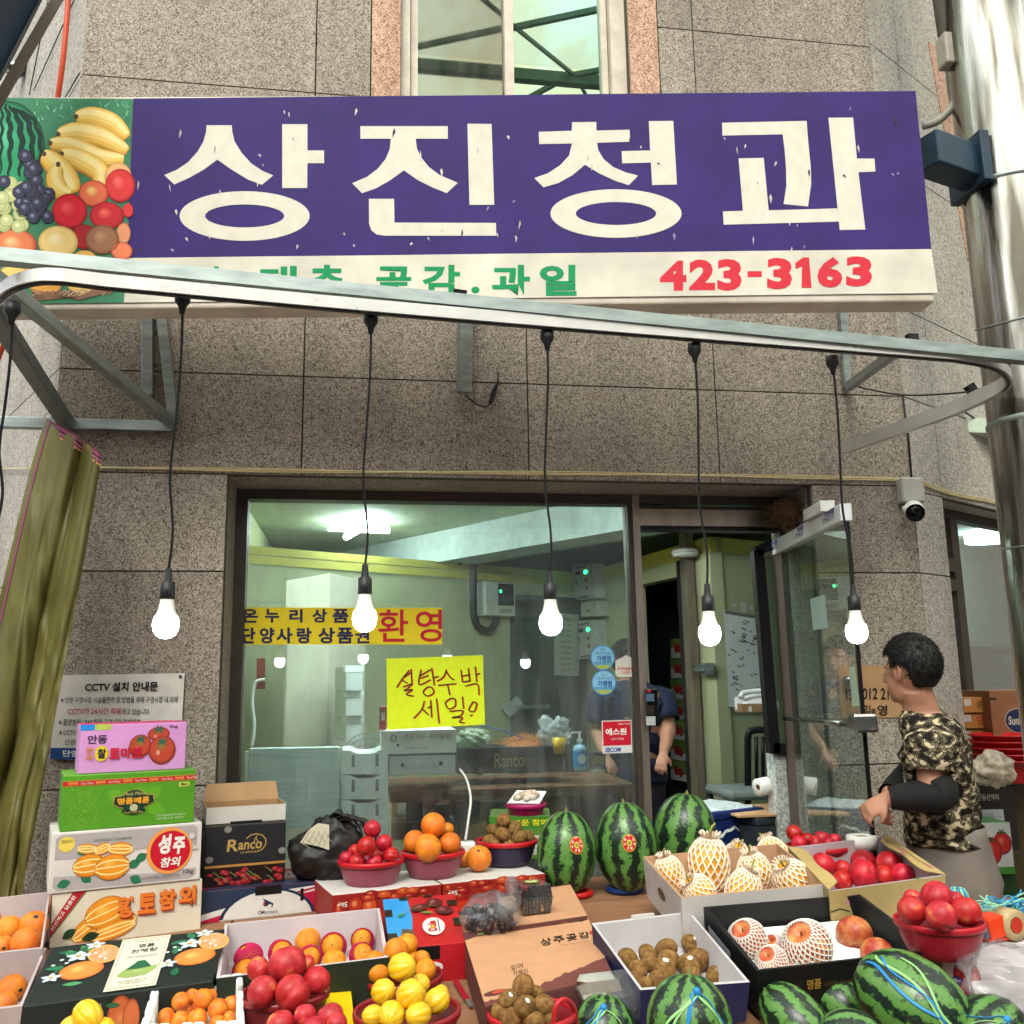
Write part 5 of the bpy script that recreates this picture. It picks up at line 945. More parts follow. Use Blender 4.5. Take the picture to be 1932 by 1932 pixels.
def wmat(name, dark, light, mid, N=11):
    m = bpy.data.materials.new(name); m.use_nodes = True; n = m.node_tree.nodes; l = m.node_tree.links; b = n['Principled BSDF']; b.inputs['Roughness'].default_value = .32; b.inputs['Specular IOR Level'].default_value = .45
    tc = n.new('ShaderNodeTexCoord'); oi = n.new('ShaderNodeObjectInfo'); sc = n.new('ShaderNodeVectorMath'); sc.operation = 'SCALE'; sc.inputs[0].default_value = (37, 91, 53); l.new(oi.outputs['Random'], sc.inputs['Scale']); ad = n.new('ShaderNodeVectorMath'); l.new(tc.outputs['Object'], ad.inputs[0]); l.new(sc.outputs[0], ad.inputs[1])
    sx = n.new('ShaderNodeSeparateXYZ'); l.new(tc.outputs['Object'], sx.inputs[0]); at = n.new('ShaderNodeMath'); at.operation = 'ARCTAN2'; l.new(sx.outputs[1], at.inputs[0]); l.new(sx.outputs[0], at.inputs[1])
    nz = n.new('ShaderNodeTexNoise'); nz.inputs['Scale'].default_value = 24; nz.inputs['Detail'].default_value = 5; l.new(ad.outputs[0], nz.inputs['Vector'])
    def mth(op, a, v): 
        x = n.new('ShaderNodeMath'); x.operation = op; l.new(a, x.inputs[0])
        if isinstance(v, (int, float)): x.inputs[1].default_value = v
        else: l.new(v, x.inputs[1])
        return x.outputs[0]
    ph = mth('ADD', mth('MULTIPLY', at.outputs[0], N), mth('MULTIPLY', nz.outputs[0], 7.0)); s_ = mth('SINE', ph, 0)
    n2 = n.new('ShaderNodeTexNoise'); n2.inputs['Scale'].default_value = 60; n2.inputs['Detail'].default_value = 4; n2.inputs['Distortion'].default_value = 1.2; l.new(ad.outputs[0], n2.inputs['Vector'])
    v_ = mth('ADD', mth('MULTIPLY', s_, .20), mth('MULTIPLY', n2.outputs[0], 1.0))
    rp = ramp(n, [(.36, dark), (.455, dark), (.49, mid), (.60, light)]); l.new(v_, rp.inputs[0]); l.new(rp.outputs[0], b.inputs['Base Color'])
    MATS[name] = m; return m
FM = dict(
 orange=fmat('orange_peel', '#d9701a', '#e88820', .38, 1.2, bump=.25, bscale=34), mandarin=fmat('mandarin_peel', '#d67c0c', '#e59416', .42, 1.5, bump=.3, bscale=30),
 plum=fmat('red_plum_skin', '#a0101a', '#c4202c', .42, 1.3, c3='#cc4a46'), nectarine=fmat('nectarine_skin', '#a81a22', '#c23036', .45, 1.1, .45, .6, c3='#cf8340'),
 apricot=fmat('apricot_skin', '#d4641a', '#e08c26', .5, 1.2), apple=fmat('apple_skin', '#a83c28', '#bf6a3c', .42, 1.6, .40, .56, c3='#cc9450'),
 kiwi=fmat('kiwi_skin', '#6a4a24', '#8a683a', .75, 2.2, bump=.12, bscale=60, spec=.2, sss=0), melon=fmat('yellow_melon_skin', '#e29a18', '#e9b02c', .4, 1.5))
WM = wmat('watermelon_rind', '#14231a', '#55803c', '#365f2a', 10)
def cham():
    m = bpy.data.materials.new('chamoe_rind'); m.use_nodes = True; n = m.node_tree.nodes; l = m.node_tree.links; b = n['Principled BSDF']; b.inputs['Roughness'].default_value = .35
    tc = n.new('ShaderNodeTexCoord'); sx = n.new('ShaderNodeSeparateXYZ'); l.new(tc.outputs['Object'], sx.inputs[0]); at = n.new('ShaderNodeMath'); at.operation = 'ARCTAN2'; l.new(sx.outputs[1], at.inputs[0]); l.new(sx.outputs[0], at.inputs[1])
    mu = n.new('ShaderNodeMath'); mu.operation = 'MULTIPLY'; mu.inputs[1].default_value = 10; l.new(at.outputs[0], mu.inputs[0]); co = n.new('ShaderNodeMath'); co.operation = 'COSINE'; l.new(mu.outputs[0], co.inputs[0])
    nz = n.new('ShaderNodeTexNoise'); nz.inputs['Scale'].default_value = 7; l.new(tc.outputs['Object'], nz.inputs['Vector']); a2 = n.new('ShaderNodeMath'); a2.operation = 'MULTIPLY_ADD'; a2.inputs[1].default_value = .5; l.new(nz.outputs[0], a2.inputs[0]); l.new(co.outputs[0], a2.inputs[2])
    mr = n.new('ShaderNodeMapRange'); mr.inputs[1].default_value = -.8; mr.inputs[2].default_value = 1.35; l.new(a2.outputs[0], mr.inputs[0])
    rp = ramp(n, [(0, '#e2d078'), (.05, '#e0be3c'), (.12, '#e2b418'), (1, '#e0ac10')]); l.new(mr.outputs[0], rp.inputs[0]); l.new(rp.outputs[0], b.inputs['Base Color']); MATS['chamoe_rind'] = m; return m
FM['chamoe'] = cham()
def f_plum(p): return p*(1-.10*math.exp(-((p.x)/.16)**2)*(1 if p.y > 0 else 0)*math.sqrt(max(0, p.y))-.10*math.exp(-((1-p.z)/.06)))
def f_apple(p): q = math.hypot(p.x, p.y); return V((p.x, p.y, p.z-.34*math.exp(-(q/.26)**2)*(1 if p.z > 0 else 0)+.2*math.exp(-(q/.22)**2)*(1 if p.z < 0 else 0)))*(1+.06*p.z)
def f_cham(p): a = math.atan2(p.y, p.x); return p*(1+.022*math.cos(10*a)*math.hypot(p.x, p.y))
def f_orange(p): return p*(1-.06*math.exp(-((1-p.z)/.03))+.012*noise.noise(p*1.7))
def f_kiwi(p): return p*(1+.03*noise.noise(p*1.5)-.05*math.exp(-((1-abs(p.z))/.03)))
SH = dict(orange=(f_orange, (1, 1, .97)), mandarin=(f_orange, (1, 1, .93)), plum=(f_plum, (.98, .98, 1)), nectarine=(f_plum, (1.02, 1.0, .96)), apricot=(f_plum, (.95, .95, 1)), apple=(f_apple, (1, 1, .9)), kiwi=(f_kiwi, (.95, .95, 1.2)), melon=(f_orange, (.92, .92, 1.1)), chamoe=(f_cham, (.92, .92, 1.08)))
PROTO = {}
def fruit_mesh(kind):
    if kind in PROTO: return PROTO[kind]
    fn, sc = SH[kind]; hi = kind in ('chamoe', 'apple')
    g = G(); g.ell((0, 0, 0), sc, 60 if kind == 'chamoe' else 36, 24, fn=fn); o = g.build('fruit_proto', [FM[kind]]); me = o.data; bpy.data.objects.remove(o)
    g = G(); kids = []
    if kind in ('orange', 'mandarin'): g.lathe((0, 0, .905 if kind == 'orange' else .865), [(.09, -.01), (.085, .02), (0, .035)], 10); kids.append(('stem_scar', M('stem_scar', '#6a6a2a', .8)))
    elif kind == 'kiwi': g.lathe((0, 0, 1.02), [(.13, -.04), (.1, .02), (.03, .03), (0, .01)], 10); kids.append(('stem_scar', M('kiwi_stem', '#33220f', .9)))
    elif kind == 'apple': g.tube([(0, 0, .5), (.03, .02, .72), (.07, .03, .86)], .03, 6); kids.append(('stem', M('brown_stem', '#3c2a1a', .8)))
    elif kind in ('plum', 'nectarine', 'apricot'): g.lathe((0, 0, .86), [(.1, 0), (.06, -.02), (0, -.03)], 8); kids.append(('stem_dimple', M('dark_dimple', '#4a1a14', .8)))
    elif kind == 'chamoe': g.lathe((0, 0, 1.045), [(.12, .0), (.1, .02), (0, .03)], 10); kids.append(('stem_scar', M('pale_scar', '#a8985a', .8)))
    elif kind == 'melon': g.tube([(0, 0, 1.0), (.02, .02, 1.25), (.12, .05, 1.5), (.3, .1, 1.62)], .055, 6); kids.append(('stem', M('green_stem', '#8c8a4a', .8)))
    km = None
    if kids: oo = g.build('x', [kids[0][1]]); km = oo.data; bpy.data.objects.remove(oo)
    PROTO[kind] = (me, kids[0][0] if kids else None, km); return PROTO[kind]
def spawn(kind, name, c, r, label, cat, group, tilt=1.0, sc=None, rot=None):
    me, kn, km = fruit_mesh(kind)
    o = bpy.data.objects.new(name, me); COL.objects.link(o); o.location = c; s_ = sc or (1, 1, 1); j_ = lambda: 1+rnd.gauss(0, .03); o.scale = (r*s_[0]*j_(), r*s_[1]*j_(), r*s_[2]*j_())
    o.rotation_euler = rot if rot is not None else (rnd.gauss(0, .5)*tilt, rnd.gauss(0, .5)*tilt, rnd.uniform(0, 6.28))
    tag(o, label, cat, group)
    if km: d = bpy.data.objects.new(kn, km); COL.objects.link(d); d.parent = o
    return o
def net_mesh(nm, r, rr, n, turns, z0, z1, seg=16, shape=(1, 1, 1), top=0.0, topr=.3):
    g = G()
    for sgn in (1, -1):
        for k in range(n):
            pts = []
            for i in range(seg+1):
                t = i/seg; ph = z0+(z1-z0)*t; a = 2*math.pi*k/n+sgn*turns*t*2*math.pi/n*2
                q = r*math.sin(ph); z = r*math.cos(ph)
                wob = 1+.02*math.sin(a*3+ph*5)
                pts.append(V((q*math.cos(a)*shape[0]*wob, q*math.sin(a)*shape[1]*wob, z*shape[2])))
            if top:
                d = V((pts[0].x, pts[0].y, 0)).normalized(); pts = [pts[0]+d*topr*(.3+.5*rnd.random())+V((0, 0, top*(.7+.5*rnd.random()))), pts[0]+d*.06+V((0, 0, top*.4))]+pts
            g.tube(pts, rr, 4, smooth=True, caps=False)
    return g
def add_net(o, nm, mesh_cache={}):
    key = nm
    if key not in mesh_cache:
        if nm == 'white_tuft': g = net_mesh(nm, 1.03, .052, 17, 2.4, .28, 2.7, 16, (.93, .93, 1.1), .20, .34); m_ = M('foam_net_cream', '#e6d3bd', .75, var=.03)
        elif nm == 'white_fine': g = net_mesh(nm, 1.04, .036, 24, 3.2, .5, 2.8, 20, (1.0, 1.0, .95)); m_ = M('foam_net_white', '#d9d0c8', .75, var=.03)
        elif nm == 'pink_cup': g = net_mesh(nm, 1.07, .045, 26, 3.0, 1.0, 2.9, 16, (1.0, 1.0, .95)); m_ = M('foam_net_pink', '#b80c4c', .7, var=.05)
        else: g = net_mesh(nm, 1.07, .045, 26, 3.2, .25, 2.9, 20, (1.0, 1.0, .95)); m_ = M('foam_net_pink', '#b80c4c', .7)
        x = g.build('x', [m_]); mesh_cache[key] = x.data; bpy.data.objects.remove(x)
    d = bpy.data.objects.new('foam_net', mesh_cache[key]); COL.objects.link(d); d.parent = o; return d
STK = M('fruit_sticker', '#c8ccc0', .4)
def sticker(o, d, s=.22, mat=None):
    d = V(d).normalized(); X, Y = frame_of(d); g = G(); sc = V(SH.get('orange')[1]); c = d*1.015
    g.add([c+X*math.cos(a)*s+Y*math.sin(a)*s*.8-d*(s*s*.45) for a in [k*math.pi/6 for k in range(12)]]+[c+d*.004], [[k, (k+1) % 12, 12] for k in range(12)], smooth=True)
    x = g.build('sticker', [mat or STK]); x.parent = o; return x
def view_dir(o):     # direction to the eye in the object's own axes
    return (o.rotation_euler.to_matrix().inverted() @ (EYE-V(o.location)).normalized())
Zm = dict(z2=(0, 1549.7, .20053), z3=(355.1, 1549.7, .20053), z4=(645.7, 1485.1, .23128), z5=(1000.8, 1452.8, .25066), z6=(1452.8, 1452.8, .24799), z7=(516.6, 1388.3, .3008), u=(0, 0, 1))
def pile(kind, name, cat, zm, lst, D, Rb, label, group, toplabel=None, tilt=1.0, net=None):
    ox, oy, fz = Zm[zm]; ys = [q[1] for q in lst]; y0, y1 = min(ys), max(ys); out = []
    for i, q in enumerate(lst):
        x, y, r = q[:3]; off = q[3] if len(q) > 3 else -Rb*.55*(y-y0)/max(1, y1-y0)
        d = D+off; c = atd(ox+x*fz, oy+y*fz, d); rr2 = r*fz*d/FOC
        o = spawn(kind, name, c, rr2, toplabel if (i == 0 and toplabel) else label, cat, group, tilt); out.append(o)
    return out
# ---------- baskets
def basket(label, cx, ry, hw, D, H, col, rimcol, group=None, slots=90):
    c = atd(cx, ry, D); Rr = hw*D/FOC; t = thing('basket', label, 'basket', c-V((0, 0, H)), group)
    ca, cb = lin(col), tuple(x*.55 for x in lin(col))
    g = G(); seg = 176
    prof = [(Rr*.60, -H), (Rr*.70, -H*.985), (Rr*.78, -H*.8), (Rr*.87, -H*.5), (Rr*.935, -H*.2), (Rr*.95, -.004), (Rr*.93, -.004), (Rr*.85, -H*.5), (Rr*.72, -H*.9), (0, -H*.93)]
    cf = lambda k, r, z: ca if k % 2 else cb
    g.lathe(c, prof, seg, cols=cf); g.lathe(c, [(0, -H+.001), (Rr*.6, -H)], 40, cols=lambda k, r, z: ca); g.build('bowl', [M('basket_plastic', vcol=True, rough=.4, var=.06, scale=18)], t)
    g = G(); rm = [(Rr*.93, -.006), (Rr*.955, -.012), (Rr*1.0, -.010), (Rr*1.012, .0), (Rr*1.0, .006), (Rr*.95, .007), (Rr*.93, .002), (Rr*.93, -.006)]; g.lathe(c, rm, 64); g.build('rim', [M('rim_'+rimcol.strip('#'), rimcol, .35, var=.04)], t)
    return t, c, Rr
def rim_on_table(cx, yb, h=0): return (att(cx, yb, h)-EYE).dot(FW)
# ---------- trays
class Tray:
    def __init__(s, name, label, px, h, dep, out, inn, zs=None, cat='tray', floor=None, th=.006, group=None):
        if zs is None: P = [att(x, y, h) for x, y in px]
        else: P = [att(x, y, z) for (x, y), z in zip(px, zs)]
        s.P = P; BL, BR, FR, FL = P; s.n = ((BR-FL).cross(BL-FR)); s.n = s.n.normalized(); s.n = s.n if s.n.z > 0 else -s.n
        s.o = (BL+BR+FR+FL)/4; s.dep = dep
        s.t = thing(name, label, cat, s.o-s.n*dep, group)
        g = G(); c = s.o; inset = lambda p, k: p+(c-p).normalized()*k
        Q = [inset(p, .012)-s.n*dep for p in P]; Pi = [inset(p, th*2.2) for p in P]; Qi = [inset(q, th*2.2)+s.n*.004 for q in Q]
        for i in range(4):
            j = (i+1) % 4
            g.add([P[i], P[j], Q[j], Q[i]], [[0, 1, 2, 3]], mi=0); g.add([Pi[i], Pi[j], Qi[j], Qi[i]], [[3, 2, 1, 0]], mi=1); g.add([P[i], P[j], Pi[j], Pi[i]], [[3, 2, 1, 0]], mi=2)
        g.add(Q, [[0, 1, 2, 3]], mi=0); g.add(Qi, [[3, 2, 1, 0]], mi=1)
        g.build('tray_body', [card(out), card(inn), card(inn)], s.t)
        s.F = Face(Q[3], Q[2]-Q[3], P[3]-Q[3]); s.Fr = Face(Q[2], Q[1]-Q[2], P[2]-Q[2]); s.Fl = Face(Q[0], Q[3]-Q[0], P[0]-Q[0]); s.Fb = Face(Qi[0], Qi[1]-Qi[0], Pi[0]-Qi[0]); s.Q = Q
    def at(s, x, y, r): return atp(x, y, s.o-s.n*(s.dep-r-.004), s.n)
    def fill(s, kind, name, cat, zm, lst, label, group, toplabel=None, tilt=1.0, hmax=None):
        ox, oy, fz = Zm[zm]; out = []
        for i, q in enumerate(lst):
            x, y, r = ox+q[0]*fz, oy+q[1]*fz, q[2]*fz; rr2 = .03; lift = q[3] if len(q) > 3 else 0
            for _ in range(3): c = s.at(x, y, rr2+lift); rr2 = r*(c-EYE).dot(FW)/FOC
            out.append(spawn(kind, name, c, rr2, toplabel if i == 0 and toplabel else label, cat, group, tilt))
        return out
# ================= LEFT STACK
sBL, sBR = att(92, 1792, 0), att(378, 1752, 0); sBL.z = sBR.z = (sBL.z+sBR.z)/2
PST = PFace(sBL, V((-(sBR-sBL).y, (sBR-sBL).x, 0))*-1)
TOM = ('#b83a22', '#6d1612', '#d86a4a'); MEL = ('#d98a22', '#b0601a', '#eab04a')
def mel_print(g, F, cx, cy2, rx, ry, l, rot=0.0, col=MEL):
    g.disc(F, cx, cy2, rx, ry, col[0], l, col[1], (-.2, .35), rot=rot, hicol=col[2]); asp = F.W/F.H
    for k in (-.55, 0, .5):
        pts = []
        for i in range(9):
            t = -1+2*i/8; x, y = t*rx*.95, k*ry*math.sqrt(max(0, 1-t*t*.9)); pts.append((cx+x*math.cos(rot)-y*math.sin(rot)/asp, cy2+x*asp*math.sin(rot)+y*math.cos(rot)))
        g.stroke(F, pts, .0045, '#ecd08a', l+.4)
def leaf(g, F, cx, cy2, L_, wd, ang, col, l):
    asp = F.W/F.H; pts = []
    for i in range(9): t = i/8; pts.append((t*L_, wd*math.sin(math.pi*t)))
    for i in range(7, 0, -1): t = i/8; pts.append((t*L_, -wd*math.sin(math.pi*t)))
    g.pol(F, [(cx+(x*math.cos(ang)-y*math.sin(ang)), cy2+(x*math.sin(ang)+y*math.cos(ang))*asp) for x, y in pts], col, l)
def stack_box(xl, xr, yb, yt, z0, dep, *a, back=0.0, **k):
    bl, br = PST(xl, yb), PST(xr, yb-.13*(xr-xl)); bl -= PST.n*back; br -= PST.n*back
    tl = PST(xl, yt); h = tl.z-PST(xl, yb).z; bl.z = br.z = z0; t, F = carton(*a[:3], bl, br, h, dep, *a[3:], **k); return t, F, z0+h
# bottom: cream carton with orange letters
t, F, z1 = stack_box(92, 378, 1792, 1690, sBL.z, .30, 'melon_carton', 'cream melon carton with big orange Korean letters at the bottom of the left stack', 'carton', '#cfc3b0', group='melon cartons stacked at the left')
f = F['front']; g = G(); g.pol(f, [(0, .42), (.13, 1), (.21, 1), (0, .2)], '#a8182a', 1); g.pol(f, [(0, .2), (.21, 1), (.222, 1), (0, .16)], '#5a6a3a', 1)
mel_print(g, f, .25, .30, .13, .2, 2, .6); mel_print(g, f, .46, .34, .1, .2, 2.5, .1); mel_print(g, f, .35, .55, .14, .3, 4, .35); mel_print(g, f, .40, .2, .16, .16, 5, .25); leaf(g, f, .08, .15, .1, .03, .6, '#1f3a20', 5); leaf(g, f, .2, .1, .12, .03, .2, '#16301c', 6); g.build('artwork', [PRINT], t)
g = G()
for i, ch in enumerate('황토참외'):
    u0 = .42+i*.138; v0 = .42+.03*i; g.text(f, ch, u0+.006, v0-.025, u0+.126, v0+.37, '#96261a', 8, .05); g.text(f, ch, u0, v0, u0+.12, v0+.4, '#d4702a', 9, .045)
class SubF(Face):
    def __init__(s, F, u0, v0, u1, v1, u2, v2): s.o = F(u0, v0); s.ex = F(u1, v1)-F(u0, v0); s.ey = F(u2, v2)-F(u0, v0); s.W, s.H = s.ex.length, s.ey.length; s.n = F.n; s.st = F.st
g.text(SubF(f, .012, .27, .165, .93, -.022, .34), '신선하고 달콤한', .05, .12, .95, .75, '#e0d8cc', 3, .02); g.build('lettering', [PRINT], t)
# white carton
t, F, z2 = stack_box(88, 376, 1707, 1592, z1+.001, .31, 'melon_carton', 'white and grey melon carton with a red round emblem in the left stack', 'carton', '#cdc6c1', back=-.006, group='melon cartons stacked at the left')
f = F['front']; g = G()
g.pol(f, [(.03, .55), (.03, .9), (.06, .96), (.94, .96), (.97, .9), (.97, .62), (.62, .62), (.2, .55)], '#a59c9c', 1); g.pol(f, [(.03, .28), (.3, .24), (.7, .18), (.97, .22), (.97, .1), (.93, .04), (.06, .04), (.03, .1)], '#a59c9c', 1)
g.disc(f, .1, .8, .052, .13, '#d9bf55', 2, '#d9bf55')
for a in ((.17, .62, .4), (.2, .28, 5.6), (.5, .34, .3), (.52, .16, 5.8), (.14, .18, 3.4), (.55, .42, .5)): leaf(g, f, a[0], a[1], .09, .03, a[2], '#2a6a4a', 2)
mel_print(g, f, .23, .70, .065, .09, 2.5, -.1); mel_print(g, f, .33, .68, .055, .1, 2.6, .4); mel_print(g, f, .45, .65, .085, .12, 2.7, -.1); mel_print(g, f, .25, .42, .105, .19, 3.4, .1); mel_print(g, f, .40, .36, .115, .22, 4.4, .05)
g.disc(f, .78, .55, .158, .40, '#e0964a', 3, '#dd8f48'); g.disc(f, .785, .55, .137, .345, '#bd1028', 4, '#b30e26'); 
for u, v, r_ in ((.93, .78, .028), (.955, .57, .018)): g.disc(f, u, v, r_, r_*2.5, '#b8b0ae', 4.5, '#857c7a', hicol='#dcd8d4')
g.disc(f, .9, .13, .0, .0, '#b04a4a', 5); g.build('artwork', [PRINT], t)
g = G(); g.text(f, '성', .70, .50, .79, .84, '#dcd6d0', 6, .05, .1); g.text(f, '주', .80, .48, .885, .78, '#dcd6d0', 6, .05, .1); g.text(f, '참외', .72, .27, .86, .44, '#dcd6d0', 6, .03, .15); g.text(f, 'SEONGJU CHAMOE', .27, .79, .52, .85, '#5e6a60', 2, .015); g.text(f, '10kg', .88, .1, .95, .2, '#3a3634', 2, .01); g.text(f, 'GCM미생물농법참외연구회', .60, .085, .85, .15, '#4a4644', 5); g.text(f, '참별미소', .065, .82, .135, .88, '#7a6a2a', 3); g.build('lettering', [PRINT], t)
# green carton
t, F, z3 = stack_box(112, 366, 1576, 1470, z2+.001, .29, 'melon_carton', 'green musk melon carton with a red ribbon band, third in the left stack', 'carton', '#4d8c14', top='#5e9a26', back=.005, group='melon cartons stacked at the left')
f = F['front']; g = G()
for i in range(26):
    for j in range(9):
        if rnd.random() < .6: u, v = .03+.26*rnd.random(), .05+.7*rnd.random(); a = rnd.uniform(0, 6.28); g.stroke(f, [(u, v), (u+.02*math.cos(a), v+.05*math.sin(a)), (u+.035*math.cos(a+.5), v+.085*math.sin(a+.5))], .0012, '#6fa52e', .6)
for a in ((.45, .5, .4, .2), (.45, .5, 2.6, .14), (.6, .4, 5.9, .2), (.62, .45, .8, .16)): leaf(g, f, a[0], a[1], a[3], .05, a[2], '#5a981e', .8)
g.rect(f, 0, .80, 1, .90, '#b98a3a', 1); g.rect(f, 0, .81, 1, .89, '#b51a20', 1.6)
g.disc(f, .53, .47, .105, .22, '#a88a45', 3, '#8a6c2c'); g.pol(f, [(.37, .44), (.42, .36), (.64, .36), (.69, .44), (.68, .58), (.38, .58)], '#a88a45', 3); g.disc(f, .53, .47, .098, .205, '#0f3a28', 4, '#0b2a1c'); g.pol(f, [(.378, .44), (.425, .375), (.635, .375), (.682, .44), (.672, .565), (.388, .565)], '#0d2f20', 4.4)
g.disc(f, .53, .35, .032, .07, '#b5b08a', 5, '#7c7656'); g.pol(f, [(.44, .28), (.53, .22), (.62, .28), (.61, .33), (.53, .27), (.45, .33)], '#14201a', 5); g.rect(f, .87, .68, .955, .77, '#a9b84a', 1.5); g.build('artwork', [PRINT], t)
g = G(); [g.text(f, ch, .405+i*.062, .42, .46+i*.062, .54, '#d8952c', 6, .04) for i, ch in enumerate('명품메론')]; g.text(f, 'Musk Melon', .45, .58, .62, .64, '#b9b070', 6, 0, .2); g.text(f, '8kg', .885, .695, .94, .755, '#2a3a1a', 3, .02); g.text(f, 'Fruit Gift Set', .46, .25, .6, .29, '#b9a060', 6, 0, .1)
for i in range(5): g.text(f, '명품메론', .04+i*.2, .825, .11+i*.2, .875, '#e0a04a', 2.4, .02); g.text(f, 'Musk Melon', .13+i*.2, .825, .22+i*.2, .87, '#d8c0b0', 2.4, 0, .2)
g.text(f, '소중한 사람들을 생각하는 마음으로', .70, .15, .93, .19, '#c9d0b0', 1.5); g.text(f, '재배한 믿을 수 있는 과일입니다', .71, .09, .92, .13, '#c9d0b0', 1.5); g.build('lettering', [PRINT], t)
# pink tomato carton
t, F, z4 = stack_box(147, 352, 1461, 1367, z3+.001, .22, 'tomato_carton', 'pink tomato carton printed with three tomatoes on top of the left stack', 'carton', '#c98cc4', top='#b8325c', back=.03)
f = F['front']; g = G(); g.rect(f, 0, .88, .13, 1, '#1f7fd0', 1); g.rect(f, .13, .88, .28, 1, '#a9b84e', 1)
for cx, cy2, rx, ry in ((.73, .76, .105, .15), (.56, .52, .105, .24), (.77, .42, .13, .3)):
    g.disc(f, cx, cy2, rx, ry, '#b0402a', 2+cx, '#6e1a14', (-.1, .5), hicol='#4f7a3a'); g.disc(f, cx-.3*rx, cy2-.05, rx*.16, ry*.2, '#d08a78', 3.2+cx, '#b0503a')
    for a in (.3, 1.0, 1.9, 2.7, 3.5, 5.6): leaf(g, f, cx, cy2+ry*.55, .055, .008, a, '#2a5a4a', 3.4+cx)
g.disc(f, .205, .40, .062, .16, '#d9bf20', 4, '#d4b81c'); g.build('artwork', [PRINT], t)
g = G(); g.text(f, '안동', .07, .6, .25, .78, '#2c1a38', 2, .02); g.text(f, '찰', .165, .30, .245, .5, '#2a1a30', 6, .03); [g.text(f, ch, .275+i*.105, .28, .375+i*.105, .50, '#b5122c', 7, .05) for i, ch in enumerate('토마토')]; g.text(f, '완', .06, .42, .13, .54, '#c87a20', 5, .02); g.text(f, '숙', .06, .27, .13, .40, '#c87a20', 5, .02); g.text(f, '5kg', .83, .86, .91, .94, '#4a2a50', 2, .01); g.build('lettering', [PRINT], t)
f = F['right']; g = G(); g.rect(f, .3, .15, .8, .55, '#b0aab8', 1); g.disc(f, .5, .7, .12, .09, '#2a1820', 1, '#2a1820'); g.build('label', [PRINT], t)
# ================= ORANGE TRAYS far left, dark citrus gift box
T1 = Tray('fruit_tray', 'white cardboard tray of oranges at the left edge, rear one of two', [(-110, 1706), (95, 1682), (80, 1789), (-130, 1812)], .15, .11, '#a99a9a', '#b3a4a4', group='white trays of oranges')
OL, OG = 'round navel orange in the rear white tray at the left edge', 'oranges in the rear left tray'
os_ = T1.fill('orange', 'orange', 'orange', 'u', [(27, 1716, 27), (74, 1710, 24), (16, 1751, 23), (64, 1745, 26), (49, 1778, 27), (5, 1785, 19), (-20, 1735, 24)], OL, OG)
T2 = Tray('fruit_tray', 'white cardboard tray of oranges at the left edge, front one of two', [(-130, 1812), (88, 1788), (42, 1898), (-180, 1926)], .13, .11, '#a99a9a', '#b3a4a4', group='white trays of oranges')
os_ += T2.fill('orange', 'orange', 'orange', 'u', [(32, 1832, 28), (22, 1865, 26), (10, 1893, 22), (-25, 1850, 26)], 'round navel orange in the front white tray at the left edge', 'oranges in the front left tray')
BSTK = M('black_fruit_sticker', '#1c2226', .4)
for i, dd_ in ((3, (.25, -.6, .6)), (2, (.7, -.5, -.3)), (5, (.4, -.9, .0)), (8, (.8, -.6, .0))): o = os_[i]; o.rotation_euler = (0, 0, .0); sticker(o, dd_, .17, BSTK)
P = [att(x, y, h) for x, y, h in ((98, 1787, .17), (424, 1752, .17), (402, 1850, .13), (43, 1899, .13))]     # BL BR FR FL
t = thing('citrus_box', 'dark green citrus gift box with a cream label and printed orange blossoms', 'gift box', (P[2]+P[3])/2-V((0, 0, .13)))
g = G(); dn_ = V((0, 0, -.15)); g.hexa([P[3]+dn_, P[2]+dn_, P[1]+dn_, P[0]+dn_], [P[3], P[2], P[1], P[0]]); g.build('body', [card('#131d19')], t, bevel=.003)
f = Face(P[3], P[2]-P[3], P[0]-P[3]); class_q = P
class QF(Face):
    def __init__(s, FL, FR, BR, BL): s.q = (FL, FR, BR, BL); s.W = (FR-FL).length; s.H = (BL-FL).length; s.n = (FR-FL).cross(BL-FL).normalized(); s.st = .0009
    def __call__(s, u, v, l=0): a, b, c, d = s.q; return a.lerp(b, u).lerp(d.lerp(c, u), v)+s.n*(l*s.st)
f = QF(P[3], P[2], P[1], P[0]); g = G()
def blossom(f, cx, cy2, s_, l):
    for k in range(5): leaf(g, f, cx, cy2, s_, s_*.28, k*1.2566+.3, '#b9c4c8', l)
    g.disc(f, cx, cy2, s_*.22, s_*.22*f.W/f.H, '#b89a4a', l+.5, '#8a7030')
for cx0, fl_x in ((.2, 0), (.83, 1)):
    for k in range(9): leaf(g, f, cx0+rnd.uniform(-.12, .06), .55+rnd.uniform(-.3, .3), .11, .025, rnd.uniform(0, 6.28), rnd.choice(['#2a6a4a', '#1f5a3c', '#4a8a5a']), 1+k*.05)
    g.disc(f, cx0+.03, .48, .12, .16, '#d9803a', 2, '#b85a2a', (-.2, .3), hicol='#e8b060', rot=.25); g.disc(f, cx0+.12, .74, .09, .18, '#e08a5a', 2.6, '#d8a04a', hicol='#e6a080', rot=.3)
    for k in range(10): a = k*.628; g.stroke(f, [(cx0+.12, .74), (cx0+.12+.07*math.cos(a), .74+.14*math.sin(a))], .0012, '#eac0a0', 2.9)
    blossom(f, cx0-.02, .74, .075, 3.2); blossom(f, cx0-.12, .4, .06, 3.2); blossom(f, cx0+.05, .93, .06, 3.2)
    for k in range(9): g.disc(f, cx0-.14+.035*k % .3, .62+.06*math.sin(k*2)+.03*k % .2, .012, .016, '#c4ccc8', 3.1, '#a4b0ac')
g.rect(f, .40, .03, .68, .97, '#c9c5b2', 4); 
